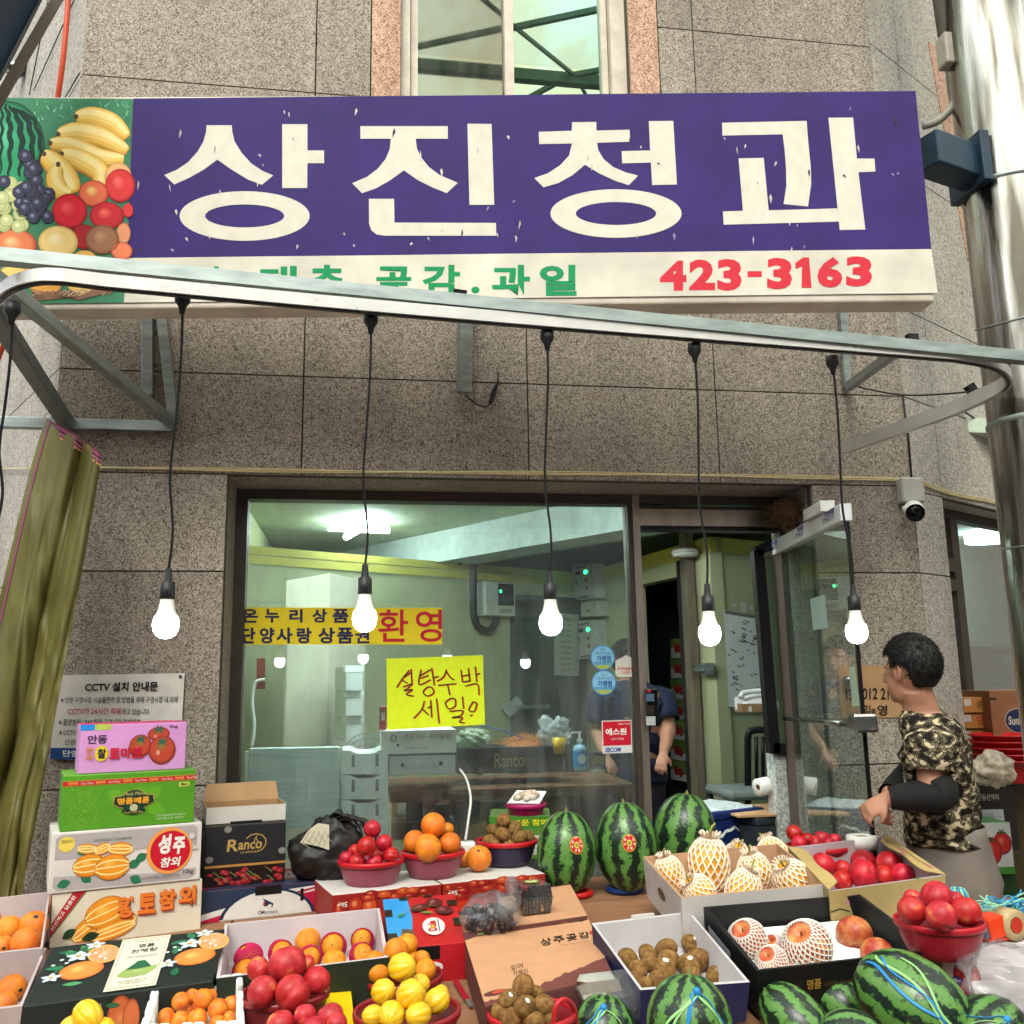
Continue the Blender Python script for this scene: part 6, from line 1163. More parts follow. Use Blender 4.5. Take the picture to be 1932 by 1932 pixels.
for a in ((.415, .06, .665, .065), (.415, .935, .665, .94), (.415, .06, .417, .94), (.663, .06, .665, .94)): g.rect(f, *a, '#8a5a4a', 4.6)
g.pol(f, [(.44, .27), (.5, .22), (.6, .24), (.65, .33), (.655, .40), (.6, .37), (.55, .42), (.47, .36)], '#8aa05a', 5); g.pol(f, [(.48, .36), (.52, .45), (.535, .5), (.575, .5), (.595, .45), (.62, .38), (.55, .36)], '#1f5a3c', 6); g.build('artwork', [PRINT], t)
g = G(); g.text(f, '명품', .51, .76, .60, .83, '#2f2a24', 5, .01); g.text(f, '천혜향', .475, .66, .625, .735, '#2f2a24', 5, .01); g.text(f, '자연이 준 귀한 선물', .48, .87, .62, .90, '#6a6458', 5); g.text(f, 'Cheonhyehyang Gift Set', .46, .57, .64, .61, '#6a6458', 5, 0, .3); g.text(f, 'Jeju', .53, .28, .58, .33, '#c9d0a8', 7, 0, .2); g.text(f, '제주의 햇살과 바람이 키운', .46, .15, .62, .18, '#6a6458', 5); g.text(f, '귤의 향을 담았습니다', .47, .11, .61, .14, '#6a6458', 5); g.text(f, '고이는', .90, .86, .97, .91, '#b9c4c8', 4, 0, .3); g.build('lettering', [PRINT], t)
ff_ = Face(P[3]+dn_, P[2]-P[3], -dn_); g = G(); g.text(ff_, '품', .34, .62, .375, .76, '#b9c0b8', 1, .01); g.text(ff_, '향', .345, .38, .38, .52, '#b9c0b8', 1, .01); g.text(ff_, '자연이 준 귀한 선물', .28, .84, .40, .89, '#9aa49c', 1); g.disc(ff_, .2, .55, .02, .12, '#050606', 1, '#050606'); g.disc(ff_, .5, .62, .07, .35, '#b85a32', 1, '#8a3a22', hicol='#c87a4a'); g.disc(ff_, .56, .6, .045, .3, '#c0653a', 1.5, '#8a3a22'); leaf(g, ff_, .42, .85, .08, .015, -.1, '#2a5a3c', 2); g.build('front_artwork', [PRINT], t)
# foam box with apricots, card
P = [att(x, y, .12) for x, y in ((288, 1862), (458, 1838), (462, 1935), (262, 1945))]; t = thing('foam_box', 'white polystyrene box with notched rim at the front beside the citrus box', 'foam box', P[3]-V((0, 0, .12)))
g = G(); cc_ = sum(P, V())/4; Pi = [p+(cc_-p).normalized()*.03 for p in P]
for i in range(4):
    j = (i+1) % 4; nn_ = 8; 
    for k in range(nn_):
        a, b = P[i].lerp(P[j], k/nn_), P[i].lerp(P[j], (k+1)/nn_); ai, bi = Pi[i].lerp(Pi[j], k/nn_), Pi[i].lerp(Pi[j], (k+1)/nn_); lo = -.016 if k in (2, 5) else .006
        g.hexa([a-V((0, 0, .14)), b-V((0, 0, .14)), bi-V((0, 0, .14)), ai-V((0, 0, .14))], [a+V((0, 0, lo)), b+V((0, 0, lo)), bi+V((0, 0, lo)), ai+V((0, 0, lo))])
g.add([p-V((0, 0, .06)) for p in Pi], [[0, 1, 2, 3]]); g.build('body', [FOAM], t, bevel=.006)
g = G(); q = [atd(*p) for p in ((318, 1850, 2.38), (376, 1824, 2.44), (396, 1850, 2.42), (334, 1874, 2.36))]; g.prism(q, V((0, 0, -.0015))); tag(g.build('paper_card', [M('white_card', '#cfc8c0', .6)]), 'blank white paper card lying on the edge of the polystyrene box', 'card')
g = G(); g.tube(spline([atd(*p) for p in ((312, 1878, 2.36), (308, 1862, 2.37), (316, 1858, 2.37), (324, 1872, 2.36), (340, 1880, 2.35), (372, 1874, 2.36))], 5), .0022, 5); tag(g.build('string_loop', [M('red_cord', '#a01c30', .5)]), 'thin red string looped over the polystyrene box', 'string')
D_ = 2.28
t, c, Rr = basket('dark red basket of apricots at the front left', 388, 1934, 76, D_, .075, '#7d2a2c', '#8a1c24')
pile('apricot', 'apricot', 'apricot', 'u', [(383, 1884, 19, -.02), (411, 1904, 19.5), (437, 1896, 17, .0), (373, 1922, 19), (433, 1920, 12, -.05), (410, 1930, 15), (341, 1890, 18, .01), (352, 1906, 14, .02), (313, 1920, 17), (340, 1926, 18), (372, 1899, 15, .03), (325, 1898, 13, .04), (362, 1878, 14, .03), (398, 1880, 13, .04)], D_, Rr, 'small orange apricot piled in the front left basket', 'apricots in the front left basket', 'topmost orange apricot of the pile in the front left basket')
# three yellow melons bottom left
for x, y, r in ((165, 1917, 28), (141, 1942, 26), (194, 1945, 24)): spawn('chamoe', 'yellow_melon', atd(x, y, 2.12), r*2.12/FOC, 'pale striped yellow melon at the bottom left corner in front of the citrus box', 'melon', 'yellow melons at the bottom left', rot=(rnd.gauss(1.2, .3), rnd.gauss(0, .3), rnd.uniform(0, 6)))
# ================= CHERRY BOX, OPEN CARTON, NAVY BOX
bl, br = att(377, 1744, 0), att(627, 1716, 0); bl.z = br.z = (bl.z+br.z)/2
PC = PFace(bl, V(((br-bl).y, -(br-bl).x, 0)))
hN = PC(378, 1684).z-PC(377, 1744).z
t, F = carton('fruit_box', 'navy white and crimson fruit box with an eagle emblem beneath the cherry box', 'carton', bl, br, hN, .30, '#1d2a44', top='#a81c3c')
f = F['front']; g = G()
g.pol(f, [(0, 0), (0, .25), (.28, .5), (.62, .82), (1, .92), (1, .0)], '#cbc6c2', 1); g.pol(f, [(.72, .62), (1, .80), (1, 0), (.84, 0), (.78, .4)], '#a8123a', 2); g.pol(f, [(.70, .72), (1, .94), (1, .9), (.71, .66)], '#a8123a', 2); g.pol(f, [(0, 0), (0, .06), (.17, .22), (.14, 0)], '#a8123a', 2)
arc_ = lambda r, a0, a1: [(.5+.34*r*math.cos(math.radians(a0+(a1-a0)*k/14)), -.10+.95*r*math.sin(math.radians(a0+(a1-a0)*k/14))) for k in range(15)]
g.pol(f, [(x, max(0, y)) for x, y in arc_(1.08, 172, 8)], '#1d2a44', 2.4); g.pol(f, [(x, max(0, y)) for x, y in arc_(1.0, 172, 8)], '#cbc6c2', 3); g.rect(f, .40, .72, .60, 1.0, '#08090a', 4); g.rect(f, .745, .42, .77, .82, '#08090a', 4)
g.pol(f, [(.455, .62), (.50, .52), (.54, .42), (.535, .32), (.515, .28), (.50, .36), (.475, .34), (.46, .42), (.475, .48)], '#1d2a44', 4); g.pol(f, [(.46, .5), (.47, .38), (.485, .40), (.475, .5)], '#a8123a', 5); g.pol(f, [(.49, .36), (.515, .42), (.53, .36), (.515, .27)], '#cbc6c2', 5); g.build('artwork', [PRINT], t)
g = G(); g.text(f, 'CMI', .425, .12, .475, .22, '#26304a', 5, .02); g.text(f, 'orchards', .48, .10, .575, .22, '#54586a', 5); f2 = F['top']; g.build('lettering', [PRINT], t)
g = G(); g.pol(f2, [(.0, 0), (1, 0), (1, .35), (.8, .3), (.4, .22), (0, .1)], '#1d2a44', 1); g.stroke(f2, [(.3, .24), (.6, .3), (.8, .4), (1, .55)], .008, '#cbc6c2', 2); g.text(f2, 'HARVEST', .55, .62, .82, .78, '#cbc6c2', 2, .03, .2); g.text(f2, 'CHERRIES', .5, .36, .86, .58, '#cbc6c2', 2, .04, .2); g.build('top_artwork', [PRINT], t)
zc2 = bl.z+hN+.001
bl, br = PC(386, 1680), PC(541, 1660); bl -= PC.n*.05; br -= PC.n*.05; bl.z = br.z = zc2; hh = PC(386, 1560).z-PC(386, 1680).z
t, F = carton('cherry_box', 'black and gold cherry box with a printed band of cherries below the open white carton', 'carton', bl, br, hh*.98, .24, '#15161a', top='#2a2622')
f = F['front']; g = G(); g.rect(f, 0, 0, 1, .31, '#190607', 1); g.rect(f, 0, .31, 1, .35, '#a5773a', 1.4)
for i in range(34): u, v = rnd.random()*.96+.02, rnd.random()*.27+.02; ru = rnd.uniform(.035, .06); g.disc(f, u, v, ru*(1 if .06 < u < .94 else .4), ru*1.25*.62 if v < .24 else .03, '#8e1424', 2+i*.06, '#3a070c', (-.3, .4), hicol='#c05a50')
for i in range(11): u, v = rnd.random()*.85+.05, rnd.random()*.18+.03; a = rnd.uniform(-.9, -.3); g.stroke(f, [(u, v+.1), (u+.05, v+.05), (u+.09, v)], .0016, '#7e9a4a', 5)
for u, v in ((.055, .45), (.955, .52), (.27, .93)): g.disc(f, u, v, .048, .055, '#7d7a76', 2, '#6a6764')
g.build('artwork', [PRINT], t); g = G(); GD = '#a88c52'
g.text(f, 'R', .26, .56, .40, .76, GD, 2, .02, .1); g.text(f, 'anco', .40, .58, .70, .70, GD, 2, .02, .1); g.text(f, 'CHERRIES', .43, .52, .66, .55, GD, 2, .01); g.stroke(f, [(.5+.0, .76), (.55, .81), (.62, .83), (.7, .80), (.745, .73), (.745, .64), (.71, .57), (.66, .54)], .0035, GD, 2); g.stroke(f, [(.60, .70), (.612, .76), (.63, .80), (.628, .74), (.645, .70)], .003, GD, 2); g.build('lettering', [PRINT], t)
# open white carton above
BLo, BRo = bl+V((0, 0, hh))-PC.n*.02, br+V((0, 0, hh))-PC.n*.02; t = thing('open_carton', 'open white carton with brown inside standing on the cherry box', 'carton', BLo.lerp(BRo, .5))
exo = BRo-BLo; eyo = -PC.n*.2; ho = PC(386, 1502).z-PC(386, 1560).z; g = G(); thk = .004
def wall4(o, ex, ey, h, t_, g, hs=None):
    for a, b in ((o, ex), (o+ex, ey), (o+ex+ey, -ex), (o+ey, -ey)):
        d = b.normalized(); nn_ = V((d.y, -d.x, 0)); q = [a, a+b]; top = [p+V((0, 0, h)) for p in q]
        g.add([q[0], q[1], top[1], top[0]], [[0, 1, 2, 3]], mi=0); qi = [p-nn_*t_ for p in q+top[::-1]]; g.add(qi, [[3, 2, 1, 0]], mi=1); g.add([top[0], top[1], top[1]-nn_*t_, top[0]-nn_*t_], [[0, 1, 2, 3]], mi=1)
wall4(BLo, exo, eyo, ho*.55, thk, g); g.build('walls', [card('#c6c0ba'), KRAFT], t)
g = G(); a = BLo+eyo+V((0, 0, ho*.55)); g.prism([a, a+exo, a+exo*.97-PC.n*.03+V((0, 0, ho*.6)), a+exo*.05-PC.n*.03+V((0, 0, ho*.6))], -PC.n*.003); a = BLo+V((0, 0, ho*.55)); g.build('flap', [KRAFT], t)
g = G(); F = Face(BLo, exo, V((0, 0, ho*.55))); g.rect(F, .3, -.25, .7, .1, '#101114', 3); g.build('handle_slot', [PRINT], t)
# ================= MANGO-NET TRAY
T3 = Tray('fruit_tray', 'white lined dark green tray of oranges in pink foam nets', [(424, 1743), (716, 1713), (733, 1806), (408, 1846)], .13, .11, '#1f2a1e', '#b8adb0')
nets = T3.fill('mandarin', 'orange', 'orange', 'z3', [(870, 1100, 125), (1390, 1030, 100), (1610, 1010, 108), (1640, 1120, 105), (1365, 1175, 110), (1630, 1260, 105), (1150, 1280, 100), (870, 1235, 105), (540, 1420, 115)], 'orange sitting in a pink foam net cup in the tray', 'oranges in pink nets')
for o in nets:
    vd = (EYE-V(o.location)).normalized(); ax = (vd+V((rnd.uniform(-.3, .5), 0, rnd.uniform(.0, .5)))).normalized(); o.rotation_euler = ax.to_track_quat('Z', 'Y').to_euler(); add_net(o, 'pink_cup')
o = T3.fill('mandarin', 'orange', 'orange', 'z3', [(568, 1285, 125)], 'orange fully wrapped in a pink foam net at the left of the tray', 'oranges in pink nets')[0]; o.rotation_euler = (.3, -.4, 0); add_net(o, 'pink_full')
T3.fill('mandarin', 'orange', 'orange', 'z3', [(590, 1145, 112), (1125, 1122, 118), (1375, 1310, 108)], 'bare orange without a net among the pink nets in the tray', 'bare oranges in the tray', tilt=.6)
# ================= FRONT NECTARINES
D_ = 2.28
t, c, Rr = basket('dark red basket heaped with big nectarines at the front', 537, 1874, 84, D_, .10, '#7d2a2c', '#8a1c24')
pile('nectarine', 'nectarine', 'nectarine', 'z3', [(930, 1345, 172, -.01), (700, 1605, 150, -.09), (985, 1615, 165, -.10), (1210, 1495, 128, -.02), (670, 1400, 118, .03), (1110, 1340, 80, .07), (880, 1500, 130, .06)], D_, Rr, 'large red nectarine heaped in the front dark red basket', 'nectarines in the front basket', 'largest red nectarine on top of the front basket')
D_ = 2.05
pile('nectarine', 'nectarine', 'nectarine', 'z3', [(1100, 1822, 106, -.03), (1330, 1840, 125), (870, 1915, 135), (1400, 1900, 100), (1180, 1960, 120)], D_, .1, 'red nectarine at the bottom edge in front of the yellow card', 'nectarines at the bottom edge')
t, c, Rr = basket('red basket of nectarines cut by the bottom edge', 578, 1965, 84, 2.08, .08, '#7d2a2c', '#8a1c24')
g = G(); q = [att(*p, .03) for p in ((606, 1892), (660, 1876), (670, 1945), (600, 1945))]; q[0].z += .03; q[1].z += .03; g.prism(q, V((0, 0, .002))); tag(g.build('yellow_card', [M('yellow_card', '#d4b400', .5)]), 'bright yellow card between the nectarine and melon baskets', 'card')
# ================= CITRUS + CHAMOE BASKETS
D_ = 2.55
t, c, Rr = basket('dark red basket of oranges behind the yellow melon basket', 757, 1842, 79, D_, .10, '#7d2a2c', '#8a1c24')
pile('mandarin', 'orange', 'orange', 'z4', [(440, 1340, 106, -.02), (525, 1285, 96, .04), (268, 1430, 92, -.02), (292, 1515, 88, -.06), (680, 1490, 86, -.05), (650, 1405, 72, .0), (560, 1420, 90, .03), (390, 1450, 90, .04)], D_, Rr, 'yellowish orange in the basket behind the yellow melons', 'oranges behind the melon basket')
D_ = 2.22
t, c, Rr = basket('dark red basket of striped yellow melons at the front centre', 768, 1908, 101, D_, .11, '#7d2a2c', '#8a1c24')
for o in pile('chamoe', 'yellow_melon', 'melon', 'z4', [(487, 1470, 118, .0), (335, 1668, 108, -.05), (560, 1690, 130, -.10), (640, 1600, 80, .05), (770, 1745, 108, -.02), (402, 1855, 112, -.13), (622, 1855, 104, -.13), (255, 1865, 90, -.09), (800, 1700, 80, .06)], D_, Rr, 'yellow melon with pale stripes in the front centre basket', 'yellow melons in the front centre basket', 'topmost striped yellow melon of the front centre pile'):
    o.rotation_euler = (rnd.uniform(.9, 2.0), rnd.uniform(-.5, .5), rnd.uniform(0, 6.28))
t = thing('red_pen', 'red handled cutter lying on the table beside the persimmon box', 'cutter', att(872, 1872, .01)); a, b = att(859, 1850, .01), att(881, 1886, .01); g = G(); g.bar(a, b, .014, .006); g.build('handle', [M('red_plastic', '#a01428', .4)], t); g = G(); g.bar(b, att(888, 1899, .01), .01, .004); g.build('blade', [STEEL], t)
# ================= TOMATO-PRINT CARTONS UNDER THE BACK BASKETS
zt_ = .115
bl, bm, br2 = att(627, 1692, zt_), att(833, 1668, zt_), att(1029, 1645, zt_); zz = (bl.z+bm.z+br2.z)/3
PT_ = PFace(bl, V(((br2-bl).y, -(br2-bl).x, 0)))
TOPZ = zz
for k, (a, b, lab) in enumerate(((627, 833, 'white topped carton with a printed tomato band, left one under the plum basket'), (836, 1029, 'white topped carton with a printed tomato band, right one under the kiwi basket'))):
    bl, br = PT_(a, 1692-(a-627)*.117), PT_(b, 1692-(b-627)*.117); bl.z = br.z = zz-.10
    t, F = carton('tomato_carton', lab, 'carton', bl, br, .10, .30, '#8e1a12', top='#c9c4bf', group='tomato print cartons in the back row')
    f = F['front']; g = G()
    for i in range(18): u, v = .04+.92*rnd.random(), .45+.5*rnd.random(); g.disc(f, u, v, .07 if .08 < u < .92 else .035, .30 if v < .7 else .12, rnd.choice(['#a82a18', '#b8441f', '#8e1414']), 1+i*.1, '#4a0a0a', (-.2, .3), hicol='#d88a5a')
    g.disc(f, .25, .22, .24, .2, '#b02a14', 4, '#8a1a10'); g.build('artwork', [PRINT], t)
    g = G(); g.text(f, '5kg', .04, .6, .13, .8, '#d8c8b8', 6, .02, 0, 180); g.text(f, '토마토', .62, .12, .84, .42, '#d8ccc0', 6, .02, .15); g.text(f, '친환경으로 재배한 맛있는 토마토', .66, .66, .94, .78, '#5a1a10', 6); g.build('lettering', [PRINT], t)
def D_at_z(cx, yb, Z): return (atz(cx, yb, Z)-EYE).dot(FW)
D_ = D_at_z(697, 1664, TOPZ); t, c, Rr = basket('pink ribbed basket with red rim holding red plums', 700, 1623, 62, D_, c_h := .085, '#9c4a5c', '#b81420')
pile('plum', 'red_plum', 'plum', 'z7', [(618, 583, 57, -.01), (582, 690, 58, -.07), (692, 672, 56, -.03), (524, 790, 53), (632, 795, 53), (735, 748, 52, -.05), (455, 768, 46, -.05), (508, 722, 42, .03), (660, 745, 50, .05)], D_, Rr, 'glossy red plum piled in the pink basket at the back left', 'plums in the pink back basket', 'topmost red plum of the pyramid in the pink back basket')
D_ = D_at_z(817, 1651, TOPZ); t, c, Rr = basket('pink ribbed basket with red rim holding large oranges', 817, 1607, 60, D_, .085, '#9c4a5c', '#b81420')
ob = pile('orange', 'orange', 'orange', 'z7', [(1000, 560, 80, -.02), (885, 665, 70, .0), (967, 703, 84, -.09), (1105, 675, 70, -.03), (1085, 588, 46, .07)], D_, Rr, 'large orange in the pink basket between plums and kiwis', 'oranges in the pink back basket', 'topmost large orange in the pink basket between plums and kiwis')
for (x, y, r, lab) in ((1287, 768, 80, 'loose orange on the carton between the orange and kiwi baskets, front one'), (1190, 762, 66, 'loose orange partly hidden behind the other loose orange')): D2 = D_at_z(516.6+x*.3008, 1388.3+(y+r)*.3008, TOPZ)+(.03 if r < 70 else -.01); o = spawn('orange', 'orange', atd(516.6+x*.3008, 1388.3+y*.3008, D2), r*.3008*D2/FOC, lab, 'orange', None, rot=(.2, .2, 0)); sticker(o, (-.25, -.55, .75), .13, BSTK)
D_ = D_at_z(956, 1630, TOPZ); t, c, Rr = basket('dark blue basket with red rim holding kiwis at the back', 956, 1586, 58, D_, .085, '#2a2342', '#b81420')
kb = pile('kiwi', 'kiwi', 'kiwi', 'z7', [(1440, 533, 47, -.01), (1512, 582, 50, -.01), (1375, 592, 44, .02), (1437, 622, 48, -.06), (1540, 638, 46, -.06), (1600, 628, 34, .0), (1350, 657, 38, -.05), (1392, 682, 42), (1472, 684, 42), (1480, 620, 45, .04)], D_, Rr, 'brown kiwi in the dark blue back basket', 'kiwis in the dark blue back basket', 'topmost brown kiwi with a sticker in the dark blue back basket', tilt=2)
kb[0].rotation_euler = (1.2, 0, .4); sticker(kb[0], (kb[0].rotation_euler.to_matrix().inverted() @ V((-.1, -.5, .85))), .3)
# green box with pink basket on top
Dg = D_+.22; bl, br = atd(924, 1622, Dg), atd(1040, 1612, Dg); br.z = bl.z; hG = atd(924, 1543, Dg).z-bl.z
t, F = carton('green_carton', 'green melon carton standing behind the kiwi basket', 'carton', bl, br, hG, .25, '#4f7a2c', top='#5a7a3a'); f = F['front']; g = G(); g.rect(f, 0, .72, 1, 1, '#3e7424', 1); g.rect(f, .05, .1, .95, .55, '#b9b9ae', 1)
for i in range(4): g.rect(f, .6, .15+.1*i, .93, .16+.1*i, '#7a7a74', 2)
g.build('label', [PRINT], t); g = G(); g.text(f, '하늘고운 참외', .12, .78, .95, .93, '#d8d020', 3, .02); g.build('lettering', [PRINT], t)
Dp = Dg+.1; t, c, Rr = basket('small magenta basket with a white foam tray of garlic on the green carton', 992, 1518, 38, Dp, .05, '#9c1450', '#a81a5a')
q = [atd(*p) for p in ((957, 1517, Dp-.06), (1018, 1518, Dp-.05), (1031, 1495, Dp+.03), (975, 1493, Dp+.02))]; t = thing('foam_tray', 'white foam tray of peeled garlic leaning in the magenta basket', 'tray', sum(q, V())/4); g = G(); g.prism(q, V((0, -.003, .006))); g.build('tray_body', [FOAM], t, bevel=.002)
g = G()
for i in range(16): u, v = rnd.uniform(.15, .8), rnd.uniform(.15, .75); p = q[0].lerp(q[1], u).lerp(q[3].lerp(q[2], u), v)+V((0, -.012, .012)); g.ell(p, (.016, .012, .012), 8, 6, col=rnd.choice(['#c8b8a8', '#b09a88', '#7a5a4a', '#cfc4b4']))
g.build('garlic', [PRINTM], t)
# black bag with a clear window
Db = D_at_z(620, 1665, TOPZ)+.12
cbb = atd(618, 1612, Db); bag = thing('black_bag', 'crumpled black cloth bag with a clear quilted window beside the plum basket', 'bag', cbb)
g = G()
def fnb(p):
    d = 1+.22*noise.noise(p*2.2+V((4, 1, 0)))+.12*abs(noise.noise(p*5+V((1, 7, 2))))+.06*noise.noise(p*11)
    z = p.z*(1.12 if p.z > 0 else .8); s_ = 1-.38*max(0, p.z)**1.5; return V((p.x*d*s_+.14*max(0, p.z), p.y*d*s_, z*d))
g.ell(cbb, (.135, .10, .125), 56, 40, fn=fnb)
for k in range(4): a0 = cbb+V((.015+.012*k, -.01, .12)); g.tube(spline([a0, a0+V((.02+.02*k, -.02, .03-.01*k)), a0+V((.06+.02*k, -.02, -.015*k)), a0+V((.09+.01*k, -.015, -.03-.02*k))], 4), [.02, .022, .022, .02, .018, .018, .016, .014, .012, .010, .008, .006, .003], 7, flat=.35)
g.build('cloth', [M('black_bag_cloth', '#15100f', .5, var=.2, scale=8, bump=.5, bscale=30)], bag)
wn_ = PFace(cbb+V((0, -.125, 0)), V((-.25, -1, .35)), .002); g = G(); g.add([wn_(*p) for p in ((566, 1590), (582, 1566), (600, 1553), (621, 1556), (621, 1604), (598, 1596))], [[0, 1, 2, 3, 4, 5]], '#a89f88', smooth=False)
for i in range(5): g.stroke(wn_, [(568+i*11, 1590-i*6), (585+i*10, 1600-i*3)], 1.2, '#7a725e', 1); g.stroke(wn_, [(570+i*10, 1592+i*2), (585+i*9, 1566+i*2)], 1.2, '#7a725e', 1)
g.build('clear_window', [PRINT], bag)
# ================= RED / BLUE CHERRY BOX
P = [att(*p) for p in ((722, 1698, .12), (858, 1686, .12), (878, 1777, .10), (735, 1791, .10))]
t = thing('cherry_box', 'red cherry box with a blue end and castellated edges printed with cherries', 'carton', (P[2]+P[3])/2-V((0, 0, .1)))
g = G(); dn_ = V((0, 0, -.10)); g.hexa([P[3]+dn_, P[2]+dn_, P[1]+dn_, P[0]+dn_], [P[3], P[2], P[1], P[0]]); g.build('body', [card('#a80c18')], t, bevel=.002)
f = QF(P[3], P[2], P[1], P[0]); g = G(); g.pol(f, [(0, 0), (.30, 0), (.36, .55), (.33, 1), (0, 1)], '#1c86c8', 1); g.pol(f, [(.12, .0), (.34, .0), (.35, .3), (.2, .34)], '#4a4030', 2)
for u, v, du, dv in ((0, .6, .1, .14), (.86, .72, .14, .12), (.9, .3, .1, .15), (0, .1, .12, .16), (.22, .93, .12, .07), (.55, .95, .12, .05)): g.rect(f, u, v, u+du, v+dv, '#0b0a0a', 4)
for u, v, ru, rv, ro in ((.47, .72, .11, .085, -.3), (.68, .80, .115, .10, 0), (.80, .62, .12, .095, .2)): g.disc(f, u, v, ru, rv, '#4a1020', 5+u, '#22060e', (-.2, .4), hicol='#9a5058', rot=ro)
g.stroke(f, [(.22, .62), (.4, .72), (.6, .70), (.68, .86)], .0025, '#8a7a3a', 7); leaf(g, f, .16, .56, .17, .035, .9, '#1f7a3c', 6); leaf(g, f, .47, .62, .2, .035, -.45, '#3f8a3a', 7); g.disc(f, .62, .32, .15, .17, '#cfc8c4', 5, '#cfc8c4'); g.build('artwork', [PRINT], t)
g = G(); g.text(f, 'Dole', .54, .22, .66, .42, '#a8182a', 6, .05, 0, 90); g.rect(f, .68, .2, .695, .44, '#26407a', 6); g.disc(f, .605, .305, .028, .033, '#d8a020', 7); g.build('lettering', [PRINT], t)
f = Face(P[3]+dn_, P[2]-P[3], -dn_); g = G(); [g.rect(f, *a, '#0b0a0a', 1) for a in ((.36, .62, .66, .98), (.52, .0, .68, .13), (.03, .6, .18, .95))]; g.disc(f, .53, .4, .17, .17, '#cfc8c4', 1.5, '#cfc8c4'); g.build('front_artwork', [PRINT], t); g = G(); g.text(f, 'Dole', .42, .33, .66, .48, '#a8182a', 3, .04); g.disc(f, .54, .39, .03, .035, '#d8a020', 4); g.build('front_lettering', [PRINT], t)
# ================= PERSIMMON BOXES
def giftlid(P, h, label, full, grp):
    t = thing('persimmon_box', label, 'gift box', (P[2]+P[3])/2-V((0, 0, h)), grp); g = G(); d = V((0, 0, -h)); g.hexa([P[3]+d, P[2]+d, P[1]+d, P[0]+d], [P[3], P[2], P[1], P[0]]); g.build('body', [card('#5a3330')], t, bevel=.002)
    f = QF(P[3], P[2], P[1], P[0]); g = G(); g.rect(f, .0, .0, 1, 1, '#b98a68', 1)
    def rag(base, amp, top, col, l):
        n = 40; a = [(i/n, base(i/n)+amp*noise.noise(V((i*.45, top*5, l)))+amp*.4*noise.noise(V((i*1.7, 3, l)))) for i in range(n+1)]
        for (u, v), (u2, v2) in zip(a, a[1:]): g.add([f(u, v, l), f(u2, v2, l), f(u2, top, l), f(u, top, l)], [[0, 1, 2, 3]] if top else [[3, 2, 1, 0]], col)
    rag(lambda u: min(.985, .88+.28*u), .03, 1, '#5c3436', 2)
    if full: rag(lambda u: max(.02, .05+.22*max(0, (u-.3)/.7)), .04, 0, '#6a3c36', 2); g.disc(f, .10, .12, .09, .03, '#5c3436', 2); g.disc(f, .12, .12, .05, .018, '#b0482c', 3)
    for i in range(60): u, v = rnd.random(), rnd.random(); g.disc(f, u, v, .003, .003, '#7a5038', 1.5, n=6)
    g.build('artwork', [PRINTM], t); return t, f
P = [att(*p, .105) for p in ((873, 1761), (1108, 1730), (1157, 1842), (916, 1900))]
t, f = giftlid(P, .09, 'tan and maroon dried persimmon gift box with brush lettering, front one', True, 'persimmon gift boxes')
g = G(); [g.text(f, ch, .55+i*.105, .60+.005*i, .64+i*.105, .72, '#2c211c', 3, .012, .08) for i, ch in enumerate('상주곶감')]; g.rect(f, .965, .66, .985, .72, '#b0282a', 3); g.text(f, 'Sangju dried persimmon', .70, .555, .93, .57, '#6a4a38', 3); g.text(f, '있어', .26, .34, .36, .41, '#3a2a22', 3, 0, .2); g.text(f, '가을이', .26, .26, .38, .33, '#3a2a22', 3, 0, .2); [g.rect(f, .70+i*.07, .92, .745+i*.07, .965, '#3a2a28' if i != 1 else '#b06a3a', 4) for i in range(4)]; g.disc(f, .13, .93, .03, .014, '#8aa05a', 4); g.text(f, '농업회사법인', .17, .915, .34, .945, '#c9b8a8', 4); g.build('lettering', [PRINTM], t)
P = [att(*p) for p in ((942, 1688, .10), (1076, 1669, .10), (1108, 1728, .118), (958, 1750, .118))]
t, f = giftlid(P, .09, 'plain tan persimmon gift box lying behind the lettered one under the grape bag', False, 'persimmon gift boxes')
# bag of grapes and berry box
Dv = (att(925, 1750, .11)-EYE).dot(FW); cg = atd(925, 1716, Dv); t = thing('grape_bag', 'knotted clear plastic bag of dark grapes on the persimmon box', 'bag', cg)
g = G()
for i in range(70): a, z = rnd.uniform(0, 6.28), rnd.uniform(-.05, .005); q_ = rnd.uniform(0, 1)**.5*.068; g.ell(cg+V((q_*math.cos(a), q_*.8*math.sin(a), z)), (.012,)*3, 10, 7)
g.build('grapes', [M('dark_grape', '#2a0d16', .35, var=.3, scale=30)], t)
def fng(p): d = 1+.16*noise.noise(p*2.6+V((9, 2, 0)))+.1*abs(noise.noise(p*6)); z = p.z; return V((p.x*d*(1-.25*max(0, z)), p.y*d, z*d*(1 if z < 0 else .95)))
g = G(); g.ell(cg+V((0, 0, -.008)), (.088, .068, .062), 48, 32, fn=fng); kn = atd(975, 1704, Dv-.04)
g.tube(spline([kn+V((-.05, .01, -.01)), kn, kn+V((-.012, 0, .035)), kn+V((-.016, 0, .075))], 5), [.05, .045, .04, .03, .02, .014, .013, .014, .016, .019, .02, .021, .021, .02, .017, .01], 12); g.build('film', [M('bag_film', '#858a90', .16, trans=.72, spec=.9, bump=1, bscale=34, var=.3, scale=30)], t)
